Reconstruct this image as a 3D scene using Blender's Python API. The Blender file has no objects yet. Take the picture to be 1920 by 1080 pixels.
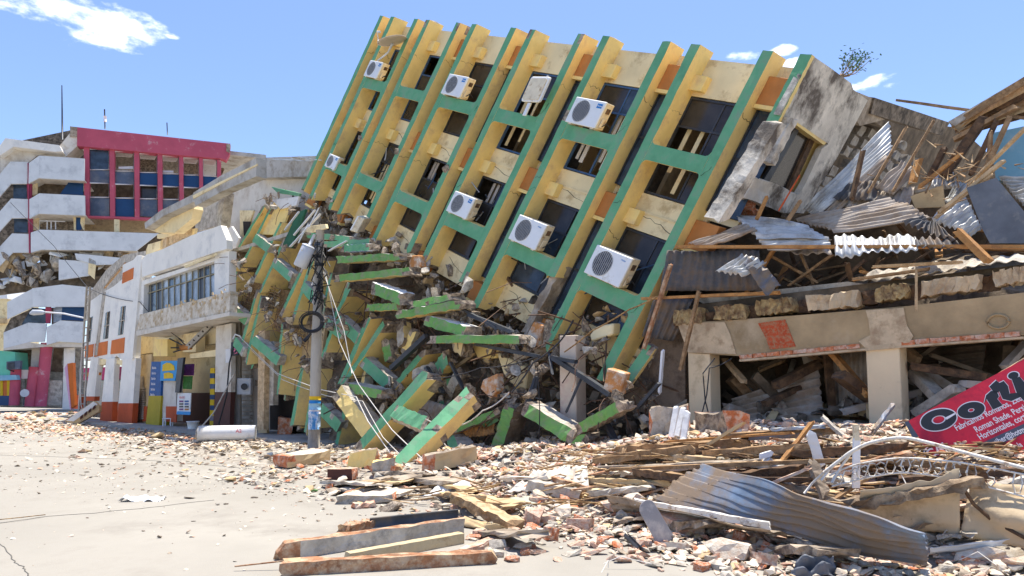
import bpy, bmesh, math, random
from mathutils import Vector, Matrix, noise
from math import radians as R
rnd = random.Random(7)
S = bpy.context.scene
COL = S.collection
# ---------------------------------------------------------------- camera, light, exposure
F = 1293.0; PITCH = R(5); SHIFT = 195 - F*math.tan(PITCH); CH = 1.7
cd = bpy.data.cameras.new('camera'); cam = bpy.data.objects.new('camera', cd); COL.objects.link(cam)
cam.location = (0, 0, CH); cam.rotation_euler = (R(90)+PITCH, 0, 0)
cd.sensor_width = 36; cd.lens = 36*F/1920; cd.shift_y = SHIFT/1920; cd.clip_end = 3000; cd.clip_start = .1
S.camera = cam
MI = Vector((.681, .732, 0)).normalized(); SD = Vector((.732, -.681, 0)).normalized(); Z = Vector((0, 0, 1))
SUN = (MI*.20 - SD*.07 + Z*.975).normalized()
sl = bpy.data.lights.new('sun', 'SUN'); sl.energy = 2.15; sl.angle = R(.53); sl.color = (1, .94, .84)
so = bpy.data.objects.new('sun', sl); COL.objects.link(so); so.rotation_euler = SUN.to_track_quat('Z', 'Y').to_euler(); so.location = (0, 0, 40)
S.view_settings.view_transform = 'Standard'; S.view_settings.look = 'None'; S.view_settings.gamma = 1
S.view_settings.use_curve_mapping = False; S.view_settings.exposure = 1.90
def ray(u, v):
    x = (u-960)/F; z = (540-v+SHIFT)/F; c, s = math.cos(PITCH), math.sin(PITCH)
    return Vector((x, c-z*s, s+z*c))
CAM = Vector((0, 0, CH))
W = bpy.data.worlds.new('World'); S.world = W; W.use_nodes = True
nt = W.node_tree; N = nt.nodes; L = nt.links; N.clear()
out = N.new('ShaderNodeOutputWorld'); bg = N.new('ShaderNodeBackground'); sky = N.new('ShaderNodeTexSky')
sky.sky_type = 'NISHITA'; sky.sun_disc = False; sky.sun_elevation = math.asin(SUN.z); sky.sun_rotation = math.atan2(SUN.x, SUN.y)
sky.air_density = 1.0; sky.dust_density = .6; sky.ozone_density = 2.2; sky.altitude = 50
bg.inputs[1].default_value = .15
def mth(op, a, b=None, c=None):
    n = N.new('ShaderNodeMath'); n.operation = op
    for i, x in enumerate((a, b, c)):
        if x is None: continue
        if isinstance(x, (int, float)): n.inputs[i].default_value = x
        else: L.new(x, n.inputs[i])
    return n.outputs[0]
tc = N.new('ShaderNodeTexCoord')
nz = N.new('ShaderNodeTexNoise'); nz.inputs['Scale'].default_value = 13; nz.inputs['Detail'].default_value = 12; nz.inputs['Roughness'].default_value = .58
mp = N.new('ShaderNodeMapping'); mp.inputs['Scale'].default_value = (1, 1, 2.2); L.new(tc.outputs['Generated'], mp.inputs[0]); L.new(mp.outputs[0], nz.inputs['Vector'])
tot = None
# each cloud stands in one direction of the sky: (direction, half width, half height, density)
for (u, v, ru, rv, k) in [(110, 20, 210, 52, 1.1), (200, 50, 110, 50, 1.1), (100, 72, 55, 30, .8), (1665, 152, 66, 24, 1.15), (1610, 160, 36, 14, .7), (1690, 178, 26, 10, .5), (1390, 105, 60, 16, .9), (1465, 94, 34, 14, .8), (1500, 118, 40, 14, .8), (320, 68, 20, 8, .45),
        (-900, 60, 420, 110, 1.0), (2700, 130, 380, 90, 1.0), (-300, -500, 300, 120, .9), (2300, -600, 420, 150, .9), (1000, -900, 350, 120, .8)]:
    d = ray(u, v).normalized(); du = (ray(u+ru, v).normalized()-d); dv = (ray(u, v-rv).normalized()-d)
    sv = N.new('ShaderNodeVectorMath'); sv.operation = 'SUBTRACT'; L.new(tc.outputs['Generated'], sv.inputs[0]); sv.inputs[1].default_value = d
    o = []
    for q in (du, dv):
        dp = N.new('ShaderNodeVectorMath'); dp.operation = 'DOT_PRODUCT'; L.new(sv.outputs[0], dp.inputs[0]); dp.inputs[1].default_value = q/q.length_squared
        o.append(mth('MULTIPLY', dp.outputs['Value'], dp.outputs['Value']))
    g = mth('SUBTRACT', 1.0, mth('ADD', o[0], o[1])); g = mth('MAXIMUM', g, 0.0); g = mth('MULTIPLY', mth('POWER', g, .7), k)
    tot = g if tot is None else mth('MAXIMUM', tot, g)
cm = mth('MULTIPLY', mth('ADD', mth('MULTIPLY', nz.outputs[0], 1.7), -1.02), 1.0)
cm = mth('ADD', mth('MULTIPLY', tot, .36), cm)
mr = N.new('ShaderNodeMapRange'); mr.interpolation_type = 'SMOOTHSTEP'; mr.inputs[1].default_value = .0; mr.inputs[2].default_value = .36; L.new(cm, mr.inputs[0])
cmask = mth('MULTIPLY', mr.outputs[0], mth('MINIMUM', mth('MULTIPLY', tot, 6.0), .93))
mx = N.new('ShaderNodeMix'); mx.data_type = 'RGBA'; L.new(cmask, mx.inputs[0])
hs = N.new('ShaderNodeVectorMath'); hs.operation = 'MULTIPLY'; hs.inputs[1].default_value = (.36, .372, .43); L.new(sky.outputs[0], hs.inputs[0])
L.new(hs.outputs[0], mx.inputs[6]); mx.inputs[7].default_value = (4.2, 4.25, 4.4, 1)
L.new(mx.outputs[2], bg.inputs[0]); L.new(bg.outputs[0], out.inputs[0])

# ---------------------------------------------------------------- frames: real planes of the place
class Frame:
    def __init__(s, o, S_, T_, M_):
        s.o = Vector(o); s.s = Vector(S_).normalized(); s.t = Vector(T_).normalized(); s.m = Vector(M_).normalized()
        s.n = s.s.cross(s.t).normalized()
        s.inv = Matrix((s.s, s.t, s.m)).transposed().inverted()
    def pc(s, u, v, D=0):
        r = ray(u, v); o = s.o+s.m*D
        return CAM + r*((o-CAM).dot(s.n)/r.dot(s.n))
    def loc(s, u, v, D=0):
        q = s.inv @ (s.pc(u, v, D)-s.o); return q.x, q.y
    def w(s, a, b, D=0): return s.o+s.s*a+s.t*b+s.m*D
def P(u, v, Y):
    r = ray(u, v); return CAM + r*(Y/r.y)
A_ = Vector((-.608847, .66945489, .42560014)); B_ = Vector((.43937911, -.16211052, .88355315))
T = Frame(P(1180, 640, 14.5), -A_, B_, ray(2200, 620))
ST = Frame((1.24, 16, 0), SD, Z, MI)
# ---------------------------------------------------------------- rubble terrain
def lerp(x, xs, ys):
    if x <= xs[0]: return ys[0]
    for i in range(1, len(xs)):
        if x <= xs[i]:
            k = (x-xs[i-1])/(xs[i]-xs[i-1]); k = k*k*(3-2*k); return ys[i-1]+(ys[i]-ys[i-1])*k
    return ys[-1]
def H(x, y):
    dx, dy = x-1.24, y-16
    q = dx*MI.x+dy*MI.y; s = dx*SD.x+dy*SD.y
    h = lerp(q, [-6.3, -5.2, -3.8, -2.4, 0, 3], [0, .08, .5, 1.0, 1.15, 1.3])*lerp(s, [-14, -4, 1.5, 4.5, 8], [.05, .2, .55, .95, 1.05])
    if h > .02: h += (noise.noise(Vector((x*1.3, y*1.3, 0)))*.16+noise.noise(Vector((x*3.5, y*3.5, 5)))*.06)*min(1, h*2.5)
    return max(h, 0)
def G(u, v, lift=0):
    r = ray(u, v); t = 3.0
    while t < 90:
        p = CAM+r*t
        if p.z <= H(p.x, p.y)+lift: return p
        t += .03
    return CAM+r*90
# ---------------------------------------------------------------- materials
MATS = {}
def mat(name, c, var=.12, sc=3.0, bump=.25, rough=.85, dirt=None, da=.35, ds=2.0, metal=0, bsc=30, stretch=None, spec=.3):
    if name in MATS: return MATS[name]
    m = bpy.data.materials.new(name); m.use_nodes = True; t = m.node_tree; n = t.nodes; l = t.links
    b = n['Principled BSDF']; b.inputs['Roughness'].default_value = rough; b.inputs['Metallic'].default_value = metal
    b.inputs['Specular IOR Level'].default_value = spec
    tc = n.new('ShaderNodeTexCoord'); oi = n.new('ShaderNodeObjectInfo'); mu = n.new('ShaderNodeMath'); mu.operation = 'MULTIPLY'; mu.inputs[1].default_value = 37
    l.new(oi.outputs['Random'], mu.inputs[0]); ad = n.new('ShaderNodeVectorMath'); ad.operation = 'ADD'
    src = tc.outputs['Object']
    if stretch:
        mp = n.new('ShaderNodeMapping'); mp.inputs['Scale'].default_value = stretch; l.new(src, mp.inputs[0]); src = mp.outputs[0]
    l.new(src, ad.inputs[0]); l.new(mu.outputs[0], ad.inputs[1])
    def nz(scale, det=6, ro=.6):
        q = n.new('ShaderNodeTexNoise'); q.inputs['Scale'].default_value = scale; q.inputs['Detail'].default_value = det; q.inputs['Roughness'].default_value = ro
        l.new(ad.outputs[0], q.inputs['Vector']); return q.outputs[0]
    n1 = nz(sc)
    r = n.new('ShaderNodeMapRange'); r.inputs[1].default_value = .3; r.inputs[2].default_value = .7; r.inputs[3].default_value = 1-var*1.6; r.inputs[4].default_value = 1+var; l.new(n1, r.inputs[0])
    vm = n.new('ShaderNodeVectorMath'); vm.operation = 'SCALE'; vm.inputs[0].default_value = c; l.new(r.outputs[0], vm.inputs['Scale'])
    col = vm.outputs[0]
    n2 = nz(bsc, 8, .65)
    if dirt:
        n3 = nz(ds, 10, .7); q = n.new('ShaderNodeMapRange'); q.inputs[1].default_value = .62-da*.5; q.inputs[2].default_value = .72-da*.3; l.new(n3, q.inputs[0])
        mx = n.new('ShaderNodeMix'); mx.data_type = 'RGBA'; l.new(q.outputs[0], mx.inputs[0]); l.new(col, mx.inputs[6]); mx.inputs[7].default_value = (*dirt, 1); col = mx.outputs[2]
    l.new(col, b.inputs['Base Color'])
    bp = n.new('ShaderNodeBump'); bp.inputs['Strength'].default_value = bump; bp.inputs['Distance'].default_value = .03; l.new(n2, bp.inputs['Height']); l.new(bp.outputs[0], b.inputs['Normal'])
    MATS[name] = m; return m
green = mat('green_paint', (.14, .385, .20), .13, 2.2, .16, .8, (.20, .32, .20), .24, 2.2, bsc=18)
grass_green = mat('yellow_green', (.16, .36, .10), .14, 1.5, .1, .75, (.24, .28, .17), .25, 4, bsc=18)  # second, yellower green for the lower and fallen beams
yellow = mat('yellow_paint', (.95, .71, .27), .10, 1.6, .18, .85, (.74, .53, .24), .26, 1.6, bsc=18)
cream = mat('cream_wall', (.86, .70, .40), .10, 1.0, .12, .85, (.55, .40, .20), .18, 1.5)
orange = mat('orange_panel', (.52, .21, .06), .12, 2, .1, .8)
conc = mat('broken_concrete', (.44, .36, .27), .30, 4, .9, .95, (.13, .10, .08), .38, 6, bsc=14)
concl = mat('pale_concrete', (.54, .485, .40), .22, 3, .6, .95, (.30, .26, .21), .30, 4, bsc=18)
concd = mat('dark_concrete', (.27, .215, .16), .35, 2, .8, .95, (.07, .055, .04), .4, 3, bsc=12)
weath = mat('weathered_wall', (.74, .67, .55), .16, 2, .5, .95, (.14, .115, .09), .32, 1.3, bsc=16)
stripped = mat('stripped_render', (.44, .36, .27), .22, 3, .6, .95, (.22, .17, .12), .35, 2.5, bsc=14)
brick = mat('red_brick', (.58, .185, .075), .25, 8, .8, .95, (.66, .48, .36), .35, 7, bsc=22)
brickp = mat('dusty_brick', (.60, .33, .22), .22, 6, .7, .95, (.68, .55, .43), .42, 5, bsc=22)
plast = mat('plaster_fragment', (.68, .60, .48), .14, 5, .5, .95, (.55, .40, .28), .30, 6, bsc=25)
whitep = mat('white_plaster', (.80, .79, .76), .08, 2, .2, .9, (.58, .55, .50), .16, 2)
bluew = mat('white_wall', (.82, .79, .72), .05, 1, .15, .9, (.62, .61, .58), .20, .8)
balc = mat('balcony_concrete', (.66, .68, .68), .06, .8, .15, .9, (.50, .52, .53), .22, .9, bsc=8)
crimson = mat('crimson_paint', (.50, .09, .135), .10, .6, .1, .7, (.55, .40, .40), .06, 1.2)
pink = mat('faded_crimson', (.38, .05, .10), .15, 1, .1, .7, (.30, .10, .13), .2, 1)
orangew = mat('orange_paint', (.62, .17, .04), .10, 1, .1, .8)
rusto = mat('rust_red_paint', (.48, .085, .025), .12, 1, .1, .8)
wood = mat('timber', (.38, .24, .125), .25, 5, .5, .85, (.20, .12, .06), .32, 8, bsc=30, stretch=(1, 1, 1))
woodl = mat('pale_timber', (.60, .43, .25), .2, 5, .4, .85, (.38, .24, .12), .28, 8)
woodd = mat('dark_timber', (.17, .10, .055), .3, 5, .5, .9, (.07, .045, .03), .35, 6)
woodr = mat('red_brown_timber', (.36, .17, .085), .3, 6, .6, .9, (.56, .40, .26), .35, 7)
woodo = mat('orange_timber', (.50, .25, .085), .2, 5, .4, .85, (.30, .15, .06), .3, 7)
zinc = mat('galvanised_sheet', (.62, .62, .60), .15, 2, .15, .5, (.36, .33, .29), .28, 2.2, metal=.35, bsc=10)
zincb = mat('bluish_sheet', (.165, .225, .31), .25, 2, .25, .6, (.23, .165, .11), .50, 1.6, metal=.1, bsc=10)
zincd = mat('dark_sheet', (.115, .115, .12), .25, 2, .2, .7, (.20, .14, .09), .30, 2, metal=.15, bsc=10)
zincw = mat('brown_grey_sheet', (.46, .40, .34), .18, 2, .2, .7, (.30, .22, .15), .34, 1.8, bsc=10)
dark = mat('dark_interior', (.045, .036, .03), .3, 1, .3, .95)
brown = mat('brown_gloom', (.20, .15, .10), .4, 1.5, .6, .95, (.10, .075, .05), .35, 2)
steel = mat('dark_steel', (.06, .065, .075), .2, 4, .1, .5, metal=.4)
bluesteel = mat('blue_frame', (.05, .11, .22), .15, 4, .05, .5)
acw = mat('white_plastic', (.80, .80, .78), .04, 3, .03, .45, (.6, .55, .45), .08, 3)
acs = mat('yellowed_metal', (.72, .62, .44), .10, 4, .05, .5, (.40, .27, .14), .18, 5)
acg = mat('fan_dark', (.12, .125, .13), .1, 4, 0, .6)
acgr = mat('grille_grey', (.42, .43, .44), .05, 4, 0, .5)
logo = mat('blue_label', (.02, .20, .52), .03, 4, 0, .5)
white = mat('white_paint', (.80, .80, .80), .03, 4, .02, .6)
whiter = mat('chipped_white_metal', (.74, .70, .63), .1, 6, .1, .6, (.30, .20, .13), .22, 12)
black = mat('black_rubber', (.02, .02, .022), .1, 4, .05, .5)
wirem = mat('black_cable', (.03, .03, .033), .1, 4, 0, .6)
wirew = mat('white_cable', (.66, .63, .58), .1, 4, 0, .6)
rebar = mat('rusty_rebar', (.17, .10, .065), .3, 9, .2, .8)
polem = mat('pole_concrete', (.42, .385, .33), .12, 3, .35, .9, (.24, .21, .18), .3, 2, stretch=(1, 1, .25))
greym = mat('transformer_grey', (.52, .54, .57), .06, 3, .05, .5)
redb = mat('red_banner', (.72, .03, .06), .10, 1.2, .08, .55, (.42, .02, .05), .3, 2)
blackp = mat('black_print', (.035, .037, .042), .1, 1, .02, .5)
whitepr = mat('white_print', (.82, .78, .80), .04, 3, 0, .5)
greyb = mat('grey_strip', (.10, .11, .14), .08, 3, 0, .5)
navy = mat('navy_panel', (.012, .055, .15), .15, .5, .02, .3)
steelb = mat('slate_panel', (.085, .11, .16), .25, .5, .03, .35, (.16, .17, .19), .3, .8)
louvr = mat('louvre_beige', (.52, .44, .36), .1, 3, .1, .8)
brownp = mat('brown_paint', (.085, .03, .022), .1, 2, .05, .7)
cyan = mat('cyan_sign', (.03, .28, .60), .05, 2, 0, .6)
yel = mat('bright_yellow', (.70, .46, .02), .08, 2, .03, .7)
ybl = mat('mustard_paint', (.42, .32, .02), .08, 2, .05, .7)
bluep = mat('blue_poster', (.015, .09, .28), .2, 6, 0, .6)
purp = mat('purple_poster', (.16, .03, .18), .3, 12, 0, .6)
grnp = mat('green_poster', (.08, .30, .06), .3, 12, 0, .6)
mint = mat('mint_paint', (.16, .55, .38), .08, 1, .05, .8)
skyb = mat('pale_blue_wall', (.22, .45, .58), .08, .8, .1, .8, (.35, .5, .6), .2, 1)
straw = mat('split_cane', (.40, .255, .115), .35, 10, .5, .9, (.16, .09, .04), .35, 12)
tan = mat('tan_board', (.60, .44, .24), .12, 1.5, .15, .85, (.36, .25, .14), .25, 2)
leafm = mat('leaf', (.12, .24, .12), .3, 5, 0, .7)
def glassmat(name, c, rough=.08):
    m = mat(name, c, .4, 1.5, .04, rough, spec=.4); return m
glass = glassmat('dark_glass', (.045, .040, .036), .14)
glassb = glassmat('blue_glass', (.05, .075, .11))
lglass = glassmat('pale_glass', (.34, .39, .45), .15)
# ---------------------------------------------------------------- mesh builder
class MB:
    def __init__(s): s.v = []; s.f = []; s.i = []; s.sm = []
    def quadf(s, idx, m=0, smooth=False): s.f.append(idx); s.i.append(m); s.sm.append(smooth)
    def prism(s, pts, vec, m=(0, 0, 0)):
        b = len(s.v); n = len(pts); vec = Vector(vec)
        s.v += [Vector(p) for p in pts]+[Vector(p)+vec for p in pts]
        s.quadf(list(range(b, b+n)), m[0]); s.quadf(list(range(b+2*n-1, b+n-1, -1)), m[2])
        for k in range(n): s.quadf([b+k, b+n+k, b+n+(k+1) % n, b+(k+1) % n], m[1])
        return s
    def box(s, fr, s0, s1, t0, t1, d0, d1, m=(0, 0, 0)):
        return s.prism([fr.w(s0, t0, d0), fr.w(s1, t0, d0), fr.w(s1, t1, d0), fr.w(s0, t1, d0)], fr.m*(d1-d0), m)
    def px(s, fr, pts, D0, D1, m=(0, 0, 0)):
        return s.prism([fr.pc(u, v, D0) for u, v in pts], fr.m*(D1-D0), m)
    def beam(s, A, B, wv, hv, n=8, jit=.01, jag=(.1, .1), m=(0, 0, 0, 0, 0), chip=0, bend=0):
        # m: +w, +h, -w, -h(front), ends
        A, B = Vector(A), Vector(B); ax = (B-A); Ln = ax.length; ax = ax/Ln; b0 = len(s.v)
        cs = [(-1, -1), (0, -1), (1, -1), (1, 0), (1, 1), (0, 1), (-1, 1), (-1, 0)]
        fm = [m[3], m[3], m[0], m[0], m[1], m[1], m[2], m[2]]
        for k in range(n+1):
            c = A+ax*(Ln*k/n)
            if bend: c = c - Z*bend*math.sin(math.pi*k/n)
            for (p, q) in cs:
                x = c+wv*.5*p+hv*.5*q
                x += Vector((rnd.uniform(-1, 1), rnd.uniform(-1, 1), rnd.uniform(-1, 1)))*jit
                if k == 0: x += ax*rnd.uniform(-jag[0], jag[0]*.3)
                if k == n: x += ax*rnd.uniform(-jag[1]*.3, jag[1])
                s.v.append(x)
        for k in range(n):
            for j in range(8):
                mm = fm[j]
                if chip and (rnd.random() < (chip*2.2 if k in (0, n-1) else chip*.05)): mm = m[4]
                s.quadf([b0+k*8+j, b0+k*8+(j+1) % 8, b0+(k+1)*8+(j+1) % 8, b0+(k+1)*8+j], mm)
        for e, k in ((0, 0), (1, n)):
            c = sum((s.v[b0+k*8+j] for j in range(8)), Vector())/8 + ax*(rnd.uniform(-.03, .06)*(1 if e else -1))
            ci = len(s.v); s.v.append(c)
            for j in range(8):
                a, d = b0+k*8+j, b0+k*8+(j+1) % 8
                s.quadf([ci, d, a] if not e else [ci, a, d], m[4])
        return s
    def tube(s, pts, r, n=6, m=0):
        pts = [Vector(p) for p in pts]; b0 = len(s.v)
        for k, p in enumerate(pts):
            d = (pts[min(k+1, len(pts)-1)]-pts[max(k-1, 0)]).normalized()
            x = d.cross(Z); x = x.normalized() if x.length > .05 else Vector((1, 0, 0)); y = d.cross(x).normalized()
            rr = r[k] if isinstance(r, (list, tuple)) else r
            for j in range(n): a = 2*math.pi*j/n; s.v.append(p+x*math.cos(a)*rr+y*math.sin(a)*rr)
        for k in range(len(pts)-1):
            for j in range(n): s.quadf([b0+k*n+j, b0+k*n+(j+1) % n, b0+(k+1)*n+(j+1) % n, b0+(k+1)*n+j], m, True)
        s.quadf([b0+j for j in range(n)], m); e = b0+(len(pts)-1)*n; s.quadf([e+n-1-j for j in range(n)], m)
        return s
    def tmpl(s, tv, tf, M, m=0):
        b = len(s.v); s.v += [M@v for v in tv]
        for f in tf: s.quadf([b+i for i in f], m)
    def sheet(s, c4, nu=40, nv=10, waves=10, amp=.02, crump=.04, th=.004, m=0, sag=0, seed=0, curl=0, rag=0):
        # c4: world corners p00,p10,p11,p01; the ridges run along v, the waves along u
        p00, p10, p11, p01 = map(Vector, c4); b0 = len(s.v)
        nrm = (p10-p00).cross(p01-p00).normalized()
        for sd in (0, 1):
            for j in range(nv+1):
                for i in range(nu+1):
                    a, b = i/nu, j/nv
                    if rag: 
                        b = b*(1-rag*abs(noise.noise(Vector((i*.35, seed, 3)))))+(1-b)*rag*abs(noise.noise(Vector((i*.35, seed, 9))))
                    p = (p00*(1-a)+p10*a)*(1-b)+(p01*(1-a)+p11*a)*b
                    z = amp*math.sin(a*waves*2*math.pi)+crump*noise.noise(Vector((a*3+seed, b*3, seed*1.7)))*2+crump*.4*noise.noise(Vector((a*9+seed, b*9, seed)))
                    z += curl*(b*b)-sag*math.sin(math.pi*a)
                    s.v.append(p+nrm*(z-th*sd))
        k = (nu+1)*(nv+1)
        def g(i, j, sd): return b0+sd*k+j*(nu+1)+i
        for j in range(nv):
            for i in range(nu):
                s.quadf([g(i, j, 0), g(i+1, j, 0), g(i+1, j+1, 0), g(i, j+1, 0)], m, True)
                s.quadf([g(i, j, 1), g(i, j+1, 1), g(i+1, j+1, 1), g(i+1, j, 1)], m, True)
        for i in range(nu):
            s.quadf([g(i, 0, 0), g(i, 0, 1), g(i+1, 0, 1), g(i+1, 0, 0)], m); s.quadf([g(i, nv, 0), g(i+1, nv, 0), g(i+1, nv, 1), g(i, nv, 1)], m)
        for j in range(nv):
            s.quadf([g(0, j, 0), g(0, j+1, 0), g(0, j+1, 1), g(0, j, 1)], m); s.quadf([g(nu, j, 0), g(nu, j, 1), g(nu, j+1, 1), g(nu, j+1, 0)], m)
        return s
    def obj(s, name, mats, parent=None, bevel=0, label=None, cat=None, group=None, kind=None):
        if not isinstance(mats, (list, tuple)): mats = [mats]
        if parent is not None: org = Vector(parent['_o'])
        else:
            xs = [v.x for v in s.v]; ys = [v.y for v in s.v]; zs = [v.z for v in s.v]
            org = Vector(((min(xs)+max(xs))/2, (min(ys)+max(ys))/2, min(zs)))
            if kind == 'structure': org = Vector((0, 0, 0))
        me = bpy.data.meshes.new(name); me.from_pydata([v-org for v in s.v], [], s.f)
        for mm in mats: me.materials.append(mm)
        me.polygons.foreach_set('material_index', s.i); me.polygons.foreach_set('use_smooth', s.sm)
        me.update()
        o = bpy.data.objects.new(name, me); COL.objects.link(o)
        if parent is not None: o.parent = parent
        else: o.location = org
        o['_o'] = org
        if bevel:
            bm = bmesh.new(); bm.from_mesh(me); bmesh.ops.recalc_face_normals(bm, faces=bm.faces)
            bm.to_mesh(me); bm.free()
            b = o.modifiers.new('bevel', 'BEVEL'); b.width = bevel; b.segments = 1; b.limit_method = 'ANGLE'; b.angle_limit = R(40)
        if label: o['label'] = label
        if cat: o['category'] = cat
        if group: o['group'] = group
        if kind: o['kind'] = kind
        return o
def thing(name, label, cat, loc, group=None):
    o = bpy.data.objects.new(name, None); COL.objects.link(o); o.location = loc; o['_o'] = Vector(loc); o['label'] = label; o['category'] = cat
    o.empty_display_size = .2
    if group: o['group'] = group
    return o
# fragment templates
def make_chunk(seed, box=(1, 1, 1), npt=13, cut=1, amp=.07):
    r = random.Random(seed); bm = bmesh.new()
    for _ in range(npt):
        p = Vector((r.uniform(-1, 1), r.uniform(-1, 1), r.uniform(-1, 1))); p *= 1/max(abs(p.x), abs(p.y), abs(p.z))**r.uniform(.35, .95)
        bm.verts.new((p.x*.5*box[0], p.y*.5*box[1], p.z*.5*box[2]))
    g = bmesh.ops.convex_hull(bm, input=bm.verts)
    bmesh.ops.delete(bm, geom=[v for v in bm.verts if not v.link_faces], context='VERTS')
    if cut:
        bmesh.ops.subdivide_edges(bm, edges=bm.edges, cuts=cut, use_grid_fill=True)
        for v in bm.verts: v.co += noise.noise_vector(v.co*4+Vector((seed, 0, 0)))*amp
    bm.normal_update(); bm.verts.index_update()
    tv = [v.co.copy() for v in bm.verts]; tf = [[v.index for v in f.verts] for f in bm.faces]; bm.free()
    return tv, tf
CH_S = [make_chunk(i, (1, r1, r2), 10, 0) for i, (r1, r2) in enumerate([(1, .8), (.7, .5), (.8, .25), (.5, .3), (1, .6), (.9, .15)]*4)]
CH_L = [make_chunk(100+i, (1, r1, r2), 14, 1, .06) for i, (r1, r2) in enumerate([(.8, .7), (.6, .5), (.9, .35), (.5, .4), (1, .6), (.75, .3)]*4)]
def make_brick(seed):
    r = random.Random(seed); bm = bmesh.new(); bmesh.ops.create_cube(bm, size=1)
    bmesh.ops.subdivide_edges(bm, edges=bm.edges, cuts=2, use_grid_fill=True)
    nn = Vector((r.choice((-1, 1)), r.uniform(-.6, .6), r.uniform(-.8, .8))).normalized()
    for v in bm.verts:
        d = v.co.dot(nn)-.33
        if d > 0: v.co -= nn*d*.9
        v.co += noise.noise_vector(v.co*3+Vector((seed, 0, 0)))*.07
        v.co.y *= .6; v.co.z *= .4
    bm.verts.index_update(); tv = [v.co.copy() for v in bm.verts]; tf = [[v.index for v in f.verts] for f in bm.faces]; bm.free(); return tv, tf
BR = [make_brick(i+200) for i in range(10)]
MCACHE = {}
def single(name, kind, i, m, loc, size, rot, label, cat, group=None, parent=None):
    lst = {'L': CH_L, 'B': BR, 'S': CH_S}[kind]; key = (kind, i % len(lst), m.name)
    if key not in MCACHE:
        tv, tf = lst[i % len(lst)]; me = bpy.data.meshes.new(name); me.from_pydata(tv, [], tf); me.materials.append(m); MCACHE[key] = me
    o = bpy.data.objects.new(name, MCACHE[key]); COL.objects.link(o)
    if parent is not None: o.parent = parent; loc = Vector(loc)-Vector(parent['_o'])
    o.location = loc; o.scale = (size,)*3 if isinstance(size, (int, float)) else size; o.rotation_euler = rot
    if label: o['label'] = label
    if cat: o['category'] = cat
    if group: o['group'] = group
    return o
def rrot(fl=3.1): return (rnd.uniform(-fl, fl), rnd.uniform(-fl, fl), rnd.uniform(-3.14, 3.14))
def text(fr, body, s, t, D, size, m, name, parent, depth=.002, bold=0, sx=1, shear=0):
    c = bpy.data.curves.new(name, 'FONT'); c.body = body; c.size = size; c.extrude = depth; c.offset = bold; c.shear = shear; c.resolution_u = 3
    o = bpy.data.objects.new('tmp', c); COL.objects.link(o)
    dg = bpy.context.evaluated_depsgraph_get(); me = bpy.data.meshes.new_from_object(o.evaluated_get(dg))
    bpy.data.objects.remove(o); bpy.data.curves.remove(c)
    org = Vector(parent['_o'])
    for v in me.vertices: v.co = fr.w(s+v.co.x*sx, t+v.co.y, D-v.co.z)-org
    me.materials.clear(); me.materials.append(m)
    q = bpy.data.objects.new(name, me); COL.objects.link(q); q.parent = parent; return q

# landmarks used to word the labels of look-alike loose pieces
LM = [(1210, 975, 'the grey rounded slat'), (1470, 940, 'the blue grey sheet'), (1380, 1040, 'the largest flat stone'), (1530, 1062, 'the black rubber scrap'), (1630, 1020, 'the crumpled white box'), (1820, 1025, 'the long grey strip'), (1278, 1000, 'the dusty broken brick'), (1150, 960, 'the cracked brick lump'), (1045, 920, 'the weathered grey timber'), (1000, 985, 'the upright dusty brick'), (915, 1020, 'the diagonal pinkish plank'), (920, 975, 'the splintered board'), (780, 980, 'the dark gutter'), (730, 1065, 'the front timber'), (965, 940, 'the grey green curved board'), (840, 915, 'the curved white board'), (685, 943, 'the flat concrete slab'), (740, 885, 'the foot of the long sunlit fin'), (680, 870, 'the yellow stub'), (870, 880, 'the fin standing on the ground'), (1050, 875, 'the last green stump'), (1050, 895, 'the pale sunlit sheet'), (1250, 800, 'the gravel ended block'), (1700, 980, 'the beige curved panel'), (1900, 985, 'the second beige panel'), (1330, 950, 'the cream angle strip'), (1760, 870, 'the iron arch'), (1605, 870, 'the white post'), (1800, 820, 'the red banner'), (1530, 840, 'the white nailed board'), (1470, 810, 'the blue peeling planks'), (1440, 1000, 'the bent flashing'), (1170, 885, 'the rolled gutter'), (1188, 1018, 'the small dark tube'),
      (1460, 625, 'the red painted square'), (1400, 510, 'the dangling torn sheet'), (1640, 465, 'the bright valance'), (1740, 370, 'the plywood sheet'), (1870, 400, 'the flat dark panel'), (1600, 320, 'the tall pale sheet'), (1620, 405, 'the wide brown sheet'), (1820, 280, 'the massive dark timber'), (1720, 550, 'the stone band'), (1890, 300, 'the pale blue wall'), (1330, 510, 'the dark hanging sheet'), (1455, 745, 'the sheet inside the shop'), (1325, 720, 'the left cream pillar'), (1665, 720, 'the right cream pillar'), (1590, 720, 'the ribbed shutter'),
      (1075, 700, 'the cream column'), (1150, 715, 'the peeled orange block'), (918, 722, 'the orange block among the fins'), (885, 636, 'the longest level beam'), (730, 775, 'the left sunlit fin'), (820, 810, 'the long sunlit fin'), (700, 515, 'the narrow grey and green beam'), (600, 600, 'the utility pole'), (780, 660, 'the black pipes'), (560, 420, 'the dark green panel'), (1025, 790, 'the grey topped rail')]
USED = set()
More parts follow.
